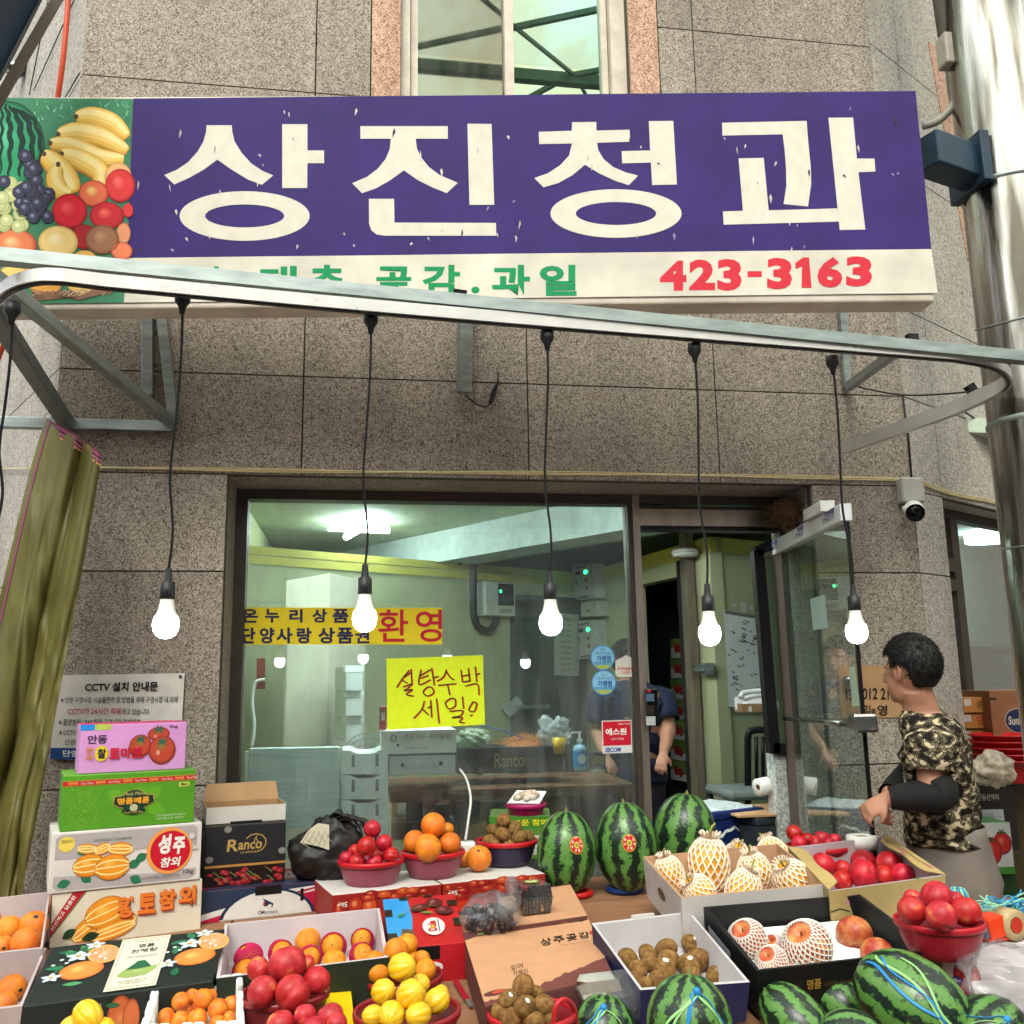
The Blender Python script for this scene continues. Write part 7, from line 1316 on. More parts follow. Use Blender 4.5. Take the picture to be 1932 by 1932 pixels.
def clam(label, c, X, Y, wd, dp, h, fillcol=None):
    Z = X.cross(Y).normalized(); t = thing('berry_box' if fillcol else 'plastic_box', label, 'plastic box', c); g = G()
    def ring(z, k): return [c+X*sx*wd*k+Y*sy*dp*k+Z*z for sx, sy in ((-.5, -.5), (.5, -.5), (.5, .5), (-.5, .5))]
    CLM = glass('clear_box', (.96, .97, .97), 1.3, .03, .06)
    g.hexa(ring(0, .88), ring(h*.52, 1)); g.hexa(ring(h*.53, 1.06), ring(h*.56, 1.06)); g.hexa(ring(h*.57, 1), ring(h, .9)); g.build('shell', [CLM], t, bevel=.008)
    g = G(); 
    for i in range(9): u = -.42+i*.105; a = c+X*u*wd-Y*dp*.46; g.tube([a+Z*.005, a-Y*dp*.035+Z*h*.5], .0009, 4)
    g.build('rib', [M('clear_rib', '#c9c9c9', .3, trans=.75)], t)
    if fillcol:
        g = G()
        for i in range(120): g.ell(c+X*rnd.uniform(-.4, .4)*wd+Y*rnd.uniform(-.4, .4)*dp+Z*rnd.uniform(.008, h*.85), (.0095,)*3, 9, 6)
        g.build('berries', [M('dark_berry', fillcol, .4, var=.4, scale=40)], t); g = G(); F = Face(c-X*wd*.2-Y*dp*.2+Z*(h+.002), X*wd*.45, Y*dp*.45); g.disc(F, .5, .5, .5, .5, '#7f9a2a', 1, '#7f9a2a'); g.disc(F, .5, .5, .42, .42, '#b9c48a', 2, '#9ab03a'); g.disc(F, .5, .66, .14, .12, '#a02a2a', 3); g.build('round_label', [PRINT], t)
    return t
cB = att(1006, 1725, .115); Dd = (cB-EYE).dot(FW)
clam('clear clamshell of dark berries with a round green label on the persimmon box', cB+V((0, .03, .002)), V((.97, .22, 0)), V((-.22, .97, 0)), .105, .10, .085, '#2c0e16')
cB = att(1146, 1905, .05); clam('empty clear clamshell box in front of the kiwi tray', cB, V((.98, .16, 0)), V((-.16, .9, .35)), .14, .11, .07)
# ================= FRONT KIWIS, KIWI TRAY
D_ = 2.22
t, c, Rr = basket('red basket of kiwis with slotted handle at the front centre', 1003, 1912, 84, D_, .09, '#8a1c24', '#b8202a')
g = G(); c2 = atd(1064, 1920, D_-.03); g.tube(spline([atd(1044, 1960, D_-.08), atd(1048, 1902, D_-.08), atd(1066, 1886, D_-.06), atd(1084, 1905, D_-.02), atd(1088, 1960, D_)], 6), .006, 8); g.build('handle', [M('rim_b8202a', '#b8202a', .35)], t)
kf = pile('kiwi', 'kiwi', 'kiwi', 'z4', [(1475, 1625, 88, .0), (1355, 1735, 80, -.02), (1488, 1790, 90, -.08), (1640, 1785, 88, -.03), (1310, 1845, 85, -.03), (1385, 1890, 88, -.08), (1570, 1915, 84, -.09), (1570, 1690, 70, .05), (1690, 1885, 70, -.04), (1440, 1900, 80, .02)], D_, Rr, 'brown kiwi heaped in the front red basket', 'kiwis in the front red basket', 'topmost brown kiwi of the front red basket', tilt=2)
for i in (1, 2, 5): sticker(kf[i], kf[i].rotation_euler.to_matrix().inverted() @ V((rnd.uniform(-.2, .4), -.7, .75)).normalized()*1.0, .26)
T4 = Tray('fruit_tray', 'white lined navy tray of loose kiwis', [(1116, 1742), (1302, 1720), (1415, 1853), (1208, 1868)], .12, .10, '#1c2048', '#b9b4b6', zs=(.16, .16, .12, .12))
kt = T4.fill('kiwi', 'kiwi', 'kiwi', 'z5', [(735, 1425, 76), (885, 1392, 70), (1022, 1350, 78), (1210, 1318, 72), (1042, 1432, 76), (1255, 1432, 84), (1195, 1475, 82), (1010, 1500, 92), (898, 1462, 62), (808, 1515, 78), (945, 1585, 66), (785, 1572, 62), (1385, 1545, 66), (862, 1615, 60), (1210, 1530, 60)], 'brown kiwi lying in the white lined navy tray', 'kiwis in the navy tray', tilt=2.5)
for i in (2, 3, 6, 7, 12): sticker(kt[i], kt[i].rotation_euler.to_matrix().inverted() @ V((rnd.uniform(-.2, .3), -.5, .85)).normalized(), .28)
g = G(); g.rect(T4.Fb, .35, .05, .7, .22, '#7a2228', -3); g.build('red_slot', [PRINT], T4.t)
g = G(); a = T4.P[0].lerp(T4.P[1], .4)+V((0, 0, .004)); b = T4.P[0].lerp(T4.P[1], .62)+V((0, 0, .004)); g.bar(a, b, .012, .008); g.build('flap_tab', [card('#c4c0bc')], T4.t)
# ================= BLACK APPLE TRAY
T5 = Tray('fruit_tray', 'black gift tray of apples in white foam nets', [(1327, 1711), (1622, 1687), (1764, 1793), (1428, 1832)], .14, .12, '#0d0c0d', '#111012', zs=(.19, .19, .13, .13))
g = G(); q = [p-T5.n*.06 for p in T5.P]; cq_ = sum(q, V())/4; q = [cq_+(p-cq_)*.84 for p in q]; g.prism(q, -T5.n*.03); liner = g.build('foam_liner', [FOAM], T5.t, bevel=.004)
na = T5.fill('apple', 'apple', 'apple', 'z6', [(280, 1335, 185, .03)], 'big apple in a white foam net at the middle of the black tray', 'netted apples in the black tray')
na += T5.fill('apple', 'apple', 'apple', 'z5', [(1635, 1280, 145, .035), (1815, 1450, 118, .02), (1835, 1330, 90, .02), (2010, 1470, 90, .02)], 'apple half wrapped in a white foam net in the black tray', 'netted apples in the black tray')
for o in na: vd = (EYE-V(o.location)).normalized(); o.rotation_euler = (vd*.5+V((-.5, -.1, .8))).to_track_quat('Z', 'Y').to_euler(); add_net(o, 'white_fine')
for (x, y, r, lab) in ((640, 1250, 138, 'bare red and yellow apple standing in the black tray'), (815, 1405, 122, 'bare red apple at the front right of the black tray')): o = T5.fill('apple', 'apple', 'apple', 'z6', [(x, y, r, .03)], lab, None)[0]; o.rotation_euler = (-.5, .75, .4)
g = G(); [g.rect(T5.Fb, u, .0, u+.006, 1, '#a07a3a', -2) for u in (.60, .84)]; g.disc(T5.Fb, .22, .75, .018, .06, '#b0562a', -3); g.build('gold_line', [PRINT], T5.t)
g = G(); g.text(T5.F, '명품', .28, .45, .36, .68, '#a8803a', 2, .02); g.text(T5.F, '프리미엄 과일선물세트', .38, .48, .58, .58, '#6a5430', 2); g.build('lettering', [PRINT], T5.t); g = G(); g.rect(T5.Fl, .1, .3, .55, .7, '#9a9aa0', 1); g.build('white_label', [PRINT], T5.t)
# ================= NETTED MELON TRAY
T6 = Tray('fruit_tray', 'white tray of yellow melons in cream foam nets', [(1213, 1616), (1468, 1592), (1563, 1668), (1285, 1694)], .21, .13, '#bdb6b4', '#b08a6a')
mp_ = [(1337, 1632, 41), (1263, 1650, 31), (1320, 1684, 31), (1402, 1680, 35), (1424, 1646, 34), (1460, 1615, 30), (1497, 1662, 38), (1390, 1620, 28)]
for i, o in enumerate(T6.fill('melon', 'netted_melon', 'melon', 'u', [(x, y, r, .01) for x, y, r in mp_], 'yellow melon wrapped in a cream foam net in the white tray', 'netted melons in the white tray', 'tallest yellow melon in a cream foam net in the white tray')):
    a = (.1, .05, 0) if i == 0 else (rnd.uniform(-.2, .7), rnd.uniform(-.6, .6), rnd.uniform(0, 6)); o.rotation_euler = a
    if i == 0: o.scale = (o.scale[0]*1.0, o.scale[1]*1.0, o.scale[2]*1.12)
    add_net(o, 'white_tuft')
g = G(); g.disc(T6.Fl, .5, .55, .10, .12, '#5a4a3c', 1, '#5a4a3c'); g.build('hand_hole', [PRINT], T6.t)
# ================= TAN PLUM BOX
T7 = Tray('fruit_tray', 'tan printed peach box holding big red plums', [(1486, 1599), (1672, 1577), (1784, 1652), (1564, 1682)], .21, .12, '#a08a58', '#a49298')
pb = T7.fill('plum', 'red_plum', 'plum', 'z6', [(710, 790, 115, .02), (400, 725, 95, .01), (552, 755, 68, .01), (712, 702, 95, .0), (905, 718, 102, .01), (870, 805, 78, .01), (1012, 800, 92, .01), (550, 842, 78, .01)], 'big glossy red plum in the tan peach box', 'plums in the tan box', 'largest glossy red plum at the front of the tan peach box')
g = G()
def flap(A, B, k, dz=.002):
    c = T7.o; A2, B2 = A+(c-A)*k+T7.n*dz, B+(c-B)*k*.9+T7.n*dz; n = 8; pts = [A+T7.n*dz, B+T7.n*dz]+[B2.lerp(A2, i/n)+(c-A).normalized()*.012*math.sin(i/n*math.pi*3) for i in range(n+1)]; g.prism(pts, T7.n*.003)
flap(T7.P[1], T7.P[2], .26); flap(T7.P[3], T7.P[0], .24); fo = g.build('flap', [card('#b39a64')], T7.t)
g = G(); Ff = QF(T7.P[2], T7.P[1], T7.P[1]+(T7.o-T7.P[1])*.24, T7.P[2]+(T7.o-T7.P[2])*.24); g.stroke(Ff, [(.15, .3), (.3, .5), (.55, .35), (.7, .6)], .004, '#2f241c', 7); [g.disc(Ff, u, v, .05, .12, '#b8707a', 8, '#a04a54') for u, v in ((.15, .3), (.6, .62), (.5, .75))]; g.text(Ff, '맛있는 복숭아', .72, .3, .95, .6, '#3a2a20', 7, 0, 0, 180); g.rect(Ff, .85, .62, .97, .75, '#b0302a', 7)
g.text(T7.F, '상도', .34, .3, .45, .62, '#2f241c', 1, .01, .1); g.text(T7.F, '복숭아', .48, .3, .70, .72, '#2f241c', 1, .03, .1); g.disc(T7.F, .82, .65, .13, .33, '#c47a4a', 1, '#b04a38', hicol='#d0904a'); g.disc(T7.F, .70, .8, .10, .2, '#c4904a', .8, '#b8703a'); leaf(g, T7.F, .72, .85, .12, .04, .2, '#5a8a3a', 2); g.stroke(T7.F, [(0, .5), (.08, .55), (.16, .45)], .004, '#2f241c', 1); [g.disc(T7.F, u, .7+.1*math.sin(u*40), .02, .06, '#b8707a', 1) for u in (.15, .2, .24, .3)]; g.build('artwork', [PRINT], T7.t)
# plums behind, paper roll
Dq = (T7.P[0]-EYE).dot(FW)+.12
t, c, Rr = basket('red basket of plums half hidden behind the tan box', 1542, 1597, 58, Dq+.04, .07, '#a02030', '#b01c28')
pile('plum', 'red_plum', 'plum', 'z6', [(185, 480, 62, .03), (222, 562, 62, -.03), (285, 522, 48, .02), (395, 522, 60, .02), (350, 555, 52, -.01), (495, 532, 50, .03), (445, 560, 48, .0)], Dq+.04, .06, 'red plum in the basket behind the tan box', 'plums behind the tan box', 'red plum on top at the left behind the tan box')
roll('white paper roll standing behind the tan plum box beside the man', atd(1627, 1600, Dq+.02), .055, .045, V((0, 0, 1)))
# ================= RIGHT END: white carton, basket, nets, tape, bag
Pw = [att(*p) for p in ((1640, 1724, .10), (1960, 1700, .10), (1990, 1830, .10), (1778, 1806, .10))]
t = thing('white_carton', 'white carton with red pepper print under the right red basket', 'carton', sum(Pw, V())/4-V((0, 0, .1))); g = G(); d = V((0, 0, -.12)); g.hexa([Pw[3]+d, Pw[2]+d, Pw[1]+d, Pw[0]+d], [Pw[3], Pw[2], Pw[1], Pw[0]]); g.build('body', [card('#c9c3c6')], t, bevel=.003)
f = Face(Pw[3]+d, Pw[2]-Pw[3], -d); g = G()
for u, v, ru, rv in ((.14, .62, .055, .26), (.17, .42, .05, .3), (.29, .6, .05, .3), (.27, .4, .035, .25)): g.disc(f, u, v, ru, rv, '#a8141c', 1+u, '#6d0a10', (-.2, .3), hicol='#d05a4a')
leaf(g, f, .17, .22, .12, .04, -.2, '#4a7a2a', 3); g.disc(f, .12, .55, .05, .1, '#2c2a66', 4, '#2c2a66'); g.build('artwork', [PRINT], t); g = G(); g.text(f, '3kg', .085, .5, .15, .6, '#c9c3c6', 6, .02); g.build('lettering', [PRINT], t)
P2 = [att(*p) for p in ((1830, 1850, .06), (2000, 1840, .06), (2000, 1960, .05), (1870, 1960, .05))]; t = thing('white_carton', 'plain white carton under the clear bag at the lower right corner', 'carton', sum(P2, V())/4); g = G(); g.hexa([P2[3]+d, P2[2]+d, P2[1]+d, P2[0]+d], [P2[3], P2[2], P2[1], P2[0]]); g.build('body', [card('#c9c3c6')], t, bevel=.003)
zW = Pw[0].z; D_ = D_at_z(1772, 1788, zW); t, c, Rr = basket('red mesh basket of nectarines on the white carton at the right', 1772, 1738, 81, D_, .085, '#a01a2c', '#ad1828')
pile('nectarine', 'nectarine', 'nectarine', 'z6', [(1265, 965, 116, .0), (1080, 1068, 106, -.04), (1300, 1112, 118, -.10), (1487, 1078, 114, -.04), (1095, 985, 80, .06), (1410, 1000, 75, .06)], D_, Rr, 'large red nectarine in the red mesh basket at the right', 'nectarines in the right basket', 'topmost large nectarine in the red mesh basket at the right')
NB, NGc = M('net_blue', '#2c8ab8', .5), M('net_green', '#8fc4a0', .5)
def bundle(label, c, lx, ly, n, seed, nm='net_bundle'):
    rr_ = random.Random(seed); t = thing(nm, label, 'string nets', c); ga, gb = G(), G()
    for i in range(n):
        p = c+V((rr_.uniform(-lx, lx), rr_.uniform(-ly, ly), rr_.uniform(0, .03))); a = rr_.gauss(.3, .6); pts = [p]
        for k in range(5): a += rr_.gauss(0, .5); pts.append(pts[-1]+V((math.cos(a)*.025, math.sin(a)*.018, rr_.gauss(0, .008))))
        for q_ in pts: q_.z = max(q_.z, c.z)
        (ga if i % 2 else gb).tube(spline(pts, 3), .003, 5, flat=.6)
    ga.build('blue_strand', [NB], t); gb.build('green_strand', [NGc], t)
bundle('tangle of blue and pale green string nets left of the right red basket', att(1668, 1716, .105), .07, .05, 46, 1); bundle('tangle of blue and pale green string nets beyond the tape dispenser', att(1893, 1722, .105), .09, .05, 60, 2)
t = thing('mesh_ball', 'small knotted blue and green net ball behind the nectarine basket', 'string net', atd(1808, 1688, D_+.1)); g = G(); c = atd(1808, 1690, D_+.1)
for k in range(12): a = k*.52; g.tube(spline([c+V((.018*math.cos(a), .018*math.sin(a), -.02)), c+V((.024*math.cos(a), .024*math.sin(a), .0)), c+V((.014*math.cos(a), .014*math.sin(a), .02))], 4), .004, 5, mi=k % 2)
g.build('strand', [NB, NGc], t)
t = thing('tape_dispenser', 'orange and grey tape dispenser with a roll of brown tape at the right edge', 'tape dispenser', att(1900, 1775, .11)); zc3 = att(1900, 1775, .105); X = V((.98, .18, 0)); Y = V((-.18, .98, 0)); o_ = zc3-X*.06
g = G(); g.box(o_, X*.15, Y*.055, V((0, 0, .012))); g.box(o_+V((0, 0, .012)), X*.012, Y*.055, V((0, 0, .05))); g.bar(o_+X*.03+V((0, 0, .01)), o_+X*.02+V((0, 0, .065)), .055, .012, up=Y*1.0+X*.01); g.box(o_-X*.01+V((0, 0, .055)), X*.14, Y*.055, V((0, 0, .012))); g.build('body', [M('orange_plastic', '#d23a10', .35)], t, bevel=.003)
g = G(); g.box(o_-X*.012+V((0, 0, .012)), X*.012, Y*.05, V((0, 0, .04))); g.build('grey_side', [M('slate_plastic', '#4f5a66', .4)], t); g = G(); g.lathe(o_+X*.09+Y*-.01+V((0, 0, .04)), [(.022, 0), (.042, 0), (.042, .05), (.022, .05), (.022, 0)], 30, axis=Y); g.build('tape_roll', [M('brown_tape', '#a8926a', .35)], t); g = G(); g.lathe(o_+X*.09+Y*-.012+V((0, 0, .04)), [(.0, 0), (.021, 0)], 24, axis=Y); g.build('hub', [M('red_hub', '#b03020', .4)], t)
lump('plastic_bag', 'crumpled pale clear plastic bag at the lower right corner', 'bag', att(1912, 1848, .13), (.12, .10, .075), M('pale_film', '#8f888c', .15, trans=.74, spec=.9, bump=1, bscale=22, var=.25, scale=14), .38, 2.6, (((-.4, -.2, .8), .2),), 12)
# ================= WATERMELONS
def wm(x, y, rx, ry, D, label, group, ax=None, strap=False):
    c = atd(x, y, D); r = rx*D/FOC; k = ry/rx; t = thing('watermelon', label, 'watermelon', c, group)
    def fn(p): return p*(1+.012*noise.noise(p*2+V((x, 0, 0))))*(1-.05*math.exp(-((1-abs(p.z))/.02)))
    g = G(); g.ell((0, 0, 0), (r, r, r*k), 56, 36, fn=fn); me = g.build('rind', [WM]); me.parent = t
    q = V(ax).normalized().to_track_quat('Z', 'Y') if ax else Quaternion(); q = q @ Quaternion((0, 0, 1), rnd.uniform(0, 6)); t.rotation_mode = 'QUATERNION'; t.rotation_quaternion = q
    g = G(); g.lathe((0, 0, r*k*.985), [(r*.09, -.003), (r*.05, .002), (r*.02, .012), (0, .012)], 10); s_ = g.build('stem', [M('brown_stem2', '#6a6a3a', .9)]); s_.parent = t
    return t, r, k, q
def wsticker(t, r, k, q, x, y, D):
    c = V(t.location); d = ((atd(x, y, D-r)-c)); dl = q.inverted() @ d; e = V((dl.x/r, dl.y/r, dl.z/(r*k))).normalized(); p = V((e.x*r, e.y*r, e.z*r*k))*1.004; nrm = V((e.x/r, e.y/r, e.z/(r*k))).normalized(); upl = q.inverted() @ V((0, 0, 1)); Y = (upl-nrm*upl.dot(nrm)).normalized(); X = Y.cross(nrm)
    s_ = .026; g = G()
    class CF(Face):
        def __init__(s): s.W, s.H, s.n, s.st = 2*s_, 2.4*s_, nrm, .0006
        def __call__(s, u, v, l=0):
            a, b = (u-.5)*2*s_, (v-.5)*2.4*s_; return p+X*a+Y*b+nrm*(.0012+l*.0006-(a*a/(2*r)+b*b/(2*r*k*k)))
    f = CF(); g.disc(f, .5, .5, .5, .5, '#c8a01c', 0, '#c8a01c'); g.disc(f, .5, .5, .46, .46, '#b8141c', 1, '#b8141c'); g.disc(f, .5, .5, .19, .19, '#c8b84a', 2, '#c8b84a'); [g.stroke(f, [(.5+dx, .4), (.5+dx, .6)], .002, '#2a5a1c', 3) for dx in (-.09, -.03, .03, .09)]
    g.text(f, '꿀', .41, .76, .59, .93, '#e8d8c0', 3, .04); [g.text(f, ch, u, v, u+.15, v+.15, '#e8d8c0', 3, .03) for ch, u, v in (('당', .14, .62), ('도', .72, .62), ('수', .08, .36), ('박', .78, .36), ('선', .3, .14), ('별', .55, .14))]
    o = g.build('sticker', [PRINT]); o.parent = t
Dw = rim_on_table(1070, 1690)
a = wm(1069, 1608, 56, 76, Dw, 'upright watermelon with a round red sticker on a red ring, leftmost at the back', 'watermelons standing at the back', (.03, .05, 1)); wsticker(*a, 1093, 1592, Dw) if 0 else wsticker(a[0], a[1], a[2], a[3], 1092, 1592, Dw)
Dw2 = rim_on_table(1182, 1682); a = wm(1181, 1597, 58, 82, Dw2, 'upright watermelon with a round red sticker on a blue ring, middle at the back', 'watermelons standing at the back', (-.02, .05, 1)); wsticker(a[0], a[1], a[2], a[3], 1188, 1590, Dw2)
wm(1291, 1572, 58, 74, Dw2+.12, 'upright watermelon without a sticker, rightmost at the back beside the doorway', 'watermelons standing at the back', (.12, 0, 1))
for x, y, D2, col, lab in ((1083, 1688, Dw, '#c01814', 'red corrugated hose ring under the left back watermelon'), (1178, 1678, Dw2, '#16357c', 'blue corrugated hose ring under the middle back watermelon')):
    c = atd(x, y, D2-.0); c.z = table_z(c.y)+.012; g = G(); n = 96; pts = [c+V((.062*math.cos(i*2*math.pi/n), .062*math.sin(i*2*math.pi/n), 0)) for i in range(n+1)]; g.tube(pts, [.012 if i % 3 else .0095 for i in range(n+1)], 10); tag(g.build('hose_ring', [M('hose_'+col.strip('#'), col, .35)]), lab, 'ring')
STB, STG = M('strap_blue', '#1f7ec0', .45), M('strap_green', '#8fbf7a', .5)
def straps(a, n=5, seed=1):
    t, r, k, q = a; rr_ = random.Random(seed); vd = q.inverted() @ (EYE-V(t.location)).normalized(); X = vd.cross(V((0, 0, 1))).normalized(); Y = X.cross(vd)
    kn = (vd+X*rr_.uniform(-.4, .4)+Y*.75).normalized()
    for i in range(n):
        en = (vd*.5+X*math.cos(i*2.2+seed)*.95+Y*(-.5+.5*math.sin(i*1.9+seed))).normalized(); g = G(); pts = []
        for j in range(13):
            e = kn.lerp(en, j/12).normalized(); e = (e+X*.08*math.sin(j*.7+i)).normalized(); pts.append(V((e.x*r, e.y*r, e.z*r*k))*1.012)
        g.tube(pts, .0042, 6, flat=.3); o = g.build('net_strap', [STB if i % 2 else STG]); o.parent = t
    g = G(); p = V((kn.x*r, kn.y*r, kn.z*r*k))*1.02; g.ell(p, (.009, .009, .009), 8, 6); o = g.build('net_knot', [STB]); o.parent = t
a = wm(1300, 1928, 80, 84, 2.05, 'watermelon held in a blue and green carry net in front of the kiwi tray', 'watermelons along the front edge', (.12, .2, .9)); straps(a, 6, 3)
a = wm(1138, 1948, 62, 66, 2.25, 'small watermelon in a blue carry net at the bottom centre', 'watermelons along the front edge', (.2, .2, .8)); straps(a, 5, 5)
wm(1500, 1928, 56, 78, 2.3, 'bare watermelon lying at the bottom, left of two without nets', 'watermelons along the front edge', (-.45, .75, .6))
wm(1588, 1898, 50, 66, 2.45, 'bare watermelon tucked below the black apple tray', 'watermelons along the front edge', (-.55, .5, .45))
a = wm(1722, 1892, 84, 112, 2.28, 'largest watermelon tied in a blue and green net at the lower right', 'watermelons along the front edge', (.62, -.62, -.45)); straps(a, 7, 9)
wm(1612, 1962, 52, 66, 2.15, 'bare watermelon cut by the bottom edge below the tucked one', 'watermelons along the front edge', (-.8, .2, .3))
a = wm(1868, 1952, 66, 78, 2.2, 'watermelon in a blue net at the bottom right corner', 'watermelons along the front edge', (.8, .2, .4)); straps(a, 5, 11)
# white cord and plug hanging behind the oranges
t = thing('power_cord', 'white power cord with a white adapter hanging behind the orange basket', 'cord', aty(880, 1590, -.25)); g = G(); g.tube(spline([aty(x, y, Y) for x, y, Y in ((868, 1452, .2), (880, 1470, .05), (888, 1505, -.2), (884, 1545, -.27), (878, 1585, -.28))], 6), .005, 6); g.build('wire', [WHITEP], t); c = aty(882, 1594, -.28); g = G(); g.abox(c.x-.03, c.x+.03, c.y-.03, c.y+.03, c.z-.03, c.z+.012); g.build('adapter', [WHITEP], t, bevel=.008)
# ================= STACK BEHIND THE MAN
def rbox(xl, xr, yb, yt, D, dep, *a, **k):
    bl, br = atd(xl, yb, D), atd(xr, yb, D); br.z = bl.z; h = atd(xl, yt, D).z-bl.z; return carton(a[0], a[1], a[2], bl, br, h, dep, *a[3:], **k)
for k, (yb, yt) in enumerate(((1406, 1376), (1375, 1346), (1345, 1316))):
    t, F = rbox(1818, 1872, yb, yt, 4.6, .3, 'orange_carton', ['bottom', 'middle', 'top'][k]+' orange brown fruit carton of the stack behind the man', 'carton', '#b3783a', group='orange brown cartons behind the man'); f = F['front']; g = G(); g.rect(f, .05, .45, .3, .9, '#c0b8b0', 1); g.text(f, '당기' if k < 2 else '너만두기', .5, .2, .95, .8, '#a02a20' if k < 2 else '#3a2a20', 1, .02); g.build('lettering', [PRINT], t)
t, F = rbox(1876, 1985, 1402, 1303, 4.5, .35, 'brown_carton', 'big brown carton with a dark blue oval emblem at the right edge', 'carton', '#7d5034'); f = F['front']; g = G(); g.disc(f, .46, .42, .24, .24, '#9a8a78', 1, '#9a8a78'); g.disc(f, .46, .42, .225, .22, '#1a2344', 2, '#1a2344'); g.stroke(f, [(.0, .84), (.12, .84)], .01, '#2a1c14', 1); g.build('emblem', [PRINT], t); g = G(); g.text(f, 'Sunkist', .28, .34, .64, .50, '#a8a090', 3, .03, .1); g.build('lettering', [PRINT], t)
cR = atd(1905, 1440, 4.35)
for k in range(5):
    c = cR+V((0, 0, k*.028-.02)); t = thing('red_basin', ['lowest', 'second lowest', 'middle', 'second highest', 'topmost'][k]+' red plastic basin of the nested stack behind the man', 'basin', c, 'red basins nested behind the man'); g = G(); g.lathe(c, [(.11, -.06), (.13, .0), (.155, .03), (.165, .034), (.165, .04), (.15, .038), (.12, -.02), (0, -.03)], 40); g.build('bowl', [M('red_basin', '#b31218', .35)], t)
lump('food_bag', 'white plastic bag of fried snacks in front of the red basins', 'bag', atd(1872, 1455, 4.1), (.10, .06, .065), M('snack_bag', '#d2c2aa', .25, var=.3, scale=22, bump=.9, bscale=24, trans=.25, spec=.7), .3, 2.6, (((.2, 0, 1), .4),), 21)
t, F = rbox(1836, 1926, 1604, 1484, 4.2, .3, 'dark_carton', 'dark brown carton with a white shipping label behind the man', 'carton', '#1e1410'); f = F['front']; g = G(); g.rect(f, .05, .1, .72, .62, '#a8a8ac', 1); [g.rect(f, .06, .2+.1*i, .71, .207+.1*i, '#6a6a70', 2) for i in range(4)]; g.text(f, '안동산약마', .2, .76, .66, .86, '#b0a8a0', 2, .01); g.text(f, '품명 산약', .1, .5, .5, .57, '#3a3a3e', 3); g.text(f, '10kg', .15, .3, .4, .37, '#3a3a3e', 3); g.build('label', [PRINT], t)
t, F = rbox(1850, 1916, 1650, 1555, 4.0, .3, 'white_carton', 'white tomato carton with green grass print behind the man', 'carton', '#b5b2b0', top='#4a7a4a'); f = F['front']; g = G(); g.rect(f, 0, 0, 1, .14, '#3a7a2c', 1)
for u, v in ((.72, .6), (.38, .45)): g.disc(f, u, v, .3 if u < .5 else .26, .27 if u < .5 else .22, '#a81e1c', 2+(1-u), '#5e0c0e', (-.2, .3), hicol='#d06a50'); [leaf(g, f, u, v+.18, .16, .02, a, '#2a4a2a', 3.4) for a in (.4, 1.2, 2.0, 2.8)]
g.build('artwork', [PRINT], t)
t, F = rbox(1838, 1930, 1760, 1652, 3.98, .32, 'green_carton', 'dark green carton with a black emblem at the bottom of the stack behind the man', 'carton', '#1c3818'); f = F['front']; g = G(); g.disc(f, .4, .4, .2, .3, '#10180f', 1, '#10180f'); g.disc(f, .4, .4, .15, .2, '#3a5a34', 2); g.build('emblem', [PRINT], t)
t, F = rbox(1926, 2000, 1800, 1484, 4.3, .3, 'dark_carton', 'tall dark yellow carton pile at the far right edge', 'carton', '#3a2c14')
# ================================================================ PEOPLE
def loft(g, rings, seg=28, caps=True, col=None, mi=0):
    vs = []
    for c, A, B in rings:
        for k in range(seg): a = 2*math.pi*k/seg; ca, sa = math.cos(a), math.sin(a); ca = math.copysign(abs(ca)**.85, ca); sa = math.copysign(abs(sa)**.85, sa); vs.append(c+A*ca+B*sa)
    fs = [[i*seg+k, i*seg+(k+1) % seg, (i+1)*seg+(k+1) % seg, (i+1)*seg+k] for i in range(len(rings)-1) for k in range(seg)]
    if caps: fs += [list(range(seg))[::-1], [(len(rings)-1)*seg+k for k in range(seg)]]
    return g.add(vs, fs, col, mi, True)
SKIN = M('skin', '#a87860', .5, var=.06, scale=18, sss=.15, bump=.1, bscale=90); HAIR = M('black_hair', '#090808', .5, var=.3, scale=60, bump=.6, bscale=160, spec=.3)
m = bpy.data.materials.new('camouflage_cloth'); m.use_nodes = True; n = m.node_tree.nodes; l = m.node_tree.links; b = n['Principled BSDF']; b.inputs['Roughness'].default_value = .8; b.inputs['Specular IOR Level'].default_value = .15
tc = n.new('ShaderNodeTexCoord'); mpp = n.new('ShaderNodeMapping'); mpp.inputs['Scale'].default_value = (1, 1, 1.5); nz = n.new('ShaderNodeTexNoise'); nz.inputs['Scale'].default_value = 30; nz.inputs['Detail'].default_value = 3.5; nz.inputs['Distortion'].default_value = .35; l.new(tc.outputs['Object'], mpp.inputs[0]); l.new(mpp.outputs[0], nz.inputs['Vector'])
rp = ramp(n, [(0, '#14110e'), (.44, '#3a3226'), (.5, '#6a6250'), (.54, '#14110e'), (.575, '#b8a88a')]); rp.color_ramp.interpolation = 'CONSTANT'; l.new(nz.outputs[0], rp.inputs[0]); l.new(rp.outputs[0], b.inputs['Base Color'])
n2 = n.new('ShaderNodeTexNoise'); n2.inputs['Scale'].default_value = 9; n2.inputs['Detail'].default_value = 3; l.new(tc.outputs['Object'], n2.inputs['Vector']); bp = n.new('ShaderNodeBump'); bp.inputs['Strength'].default_value = .6; bp.inputs['Distance'].default_value = .03; l.new(n2.outputs[0], bp.inputs['Height']); l.new(bp.outputs[0], b.inputs['Normal']); CAMO = m
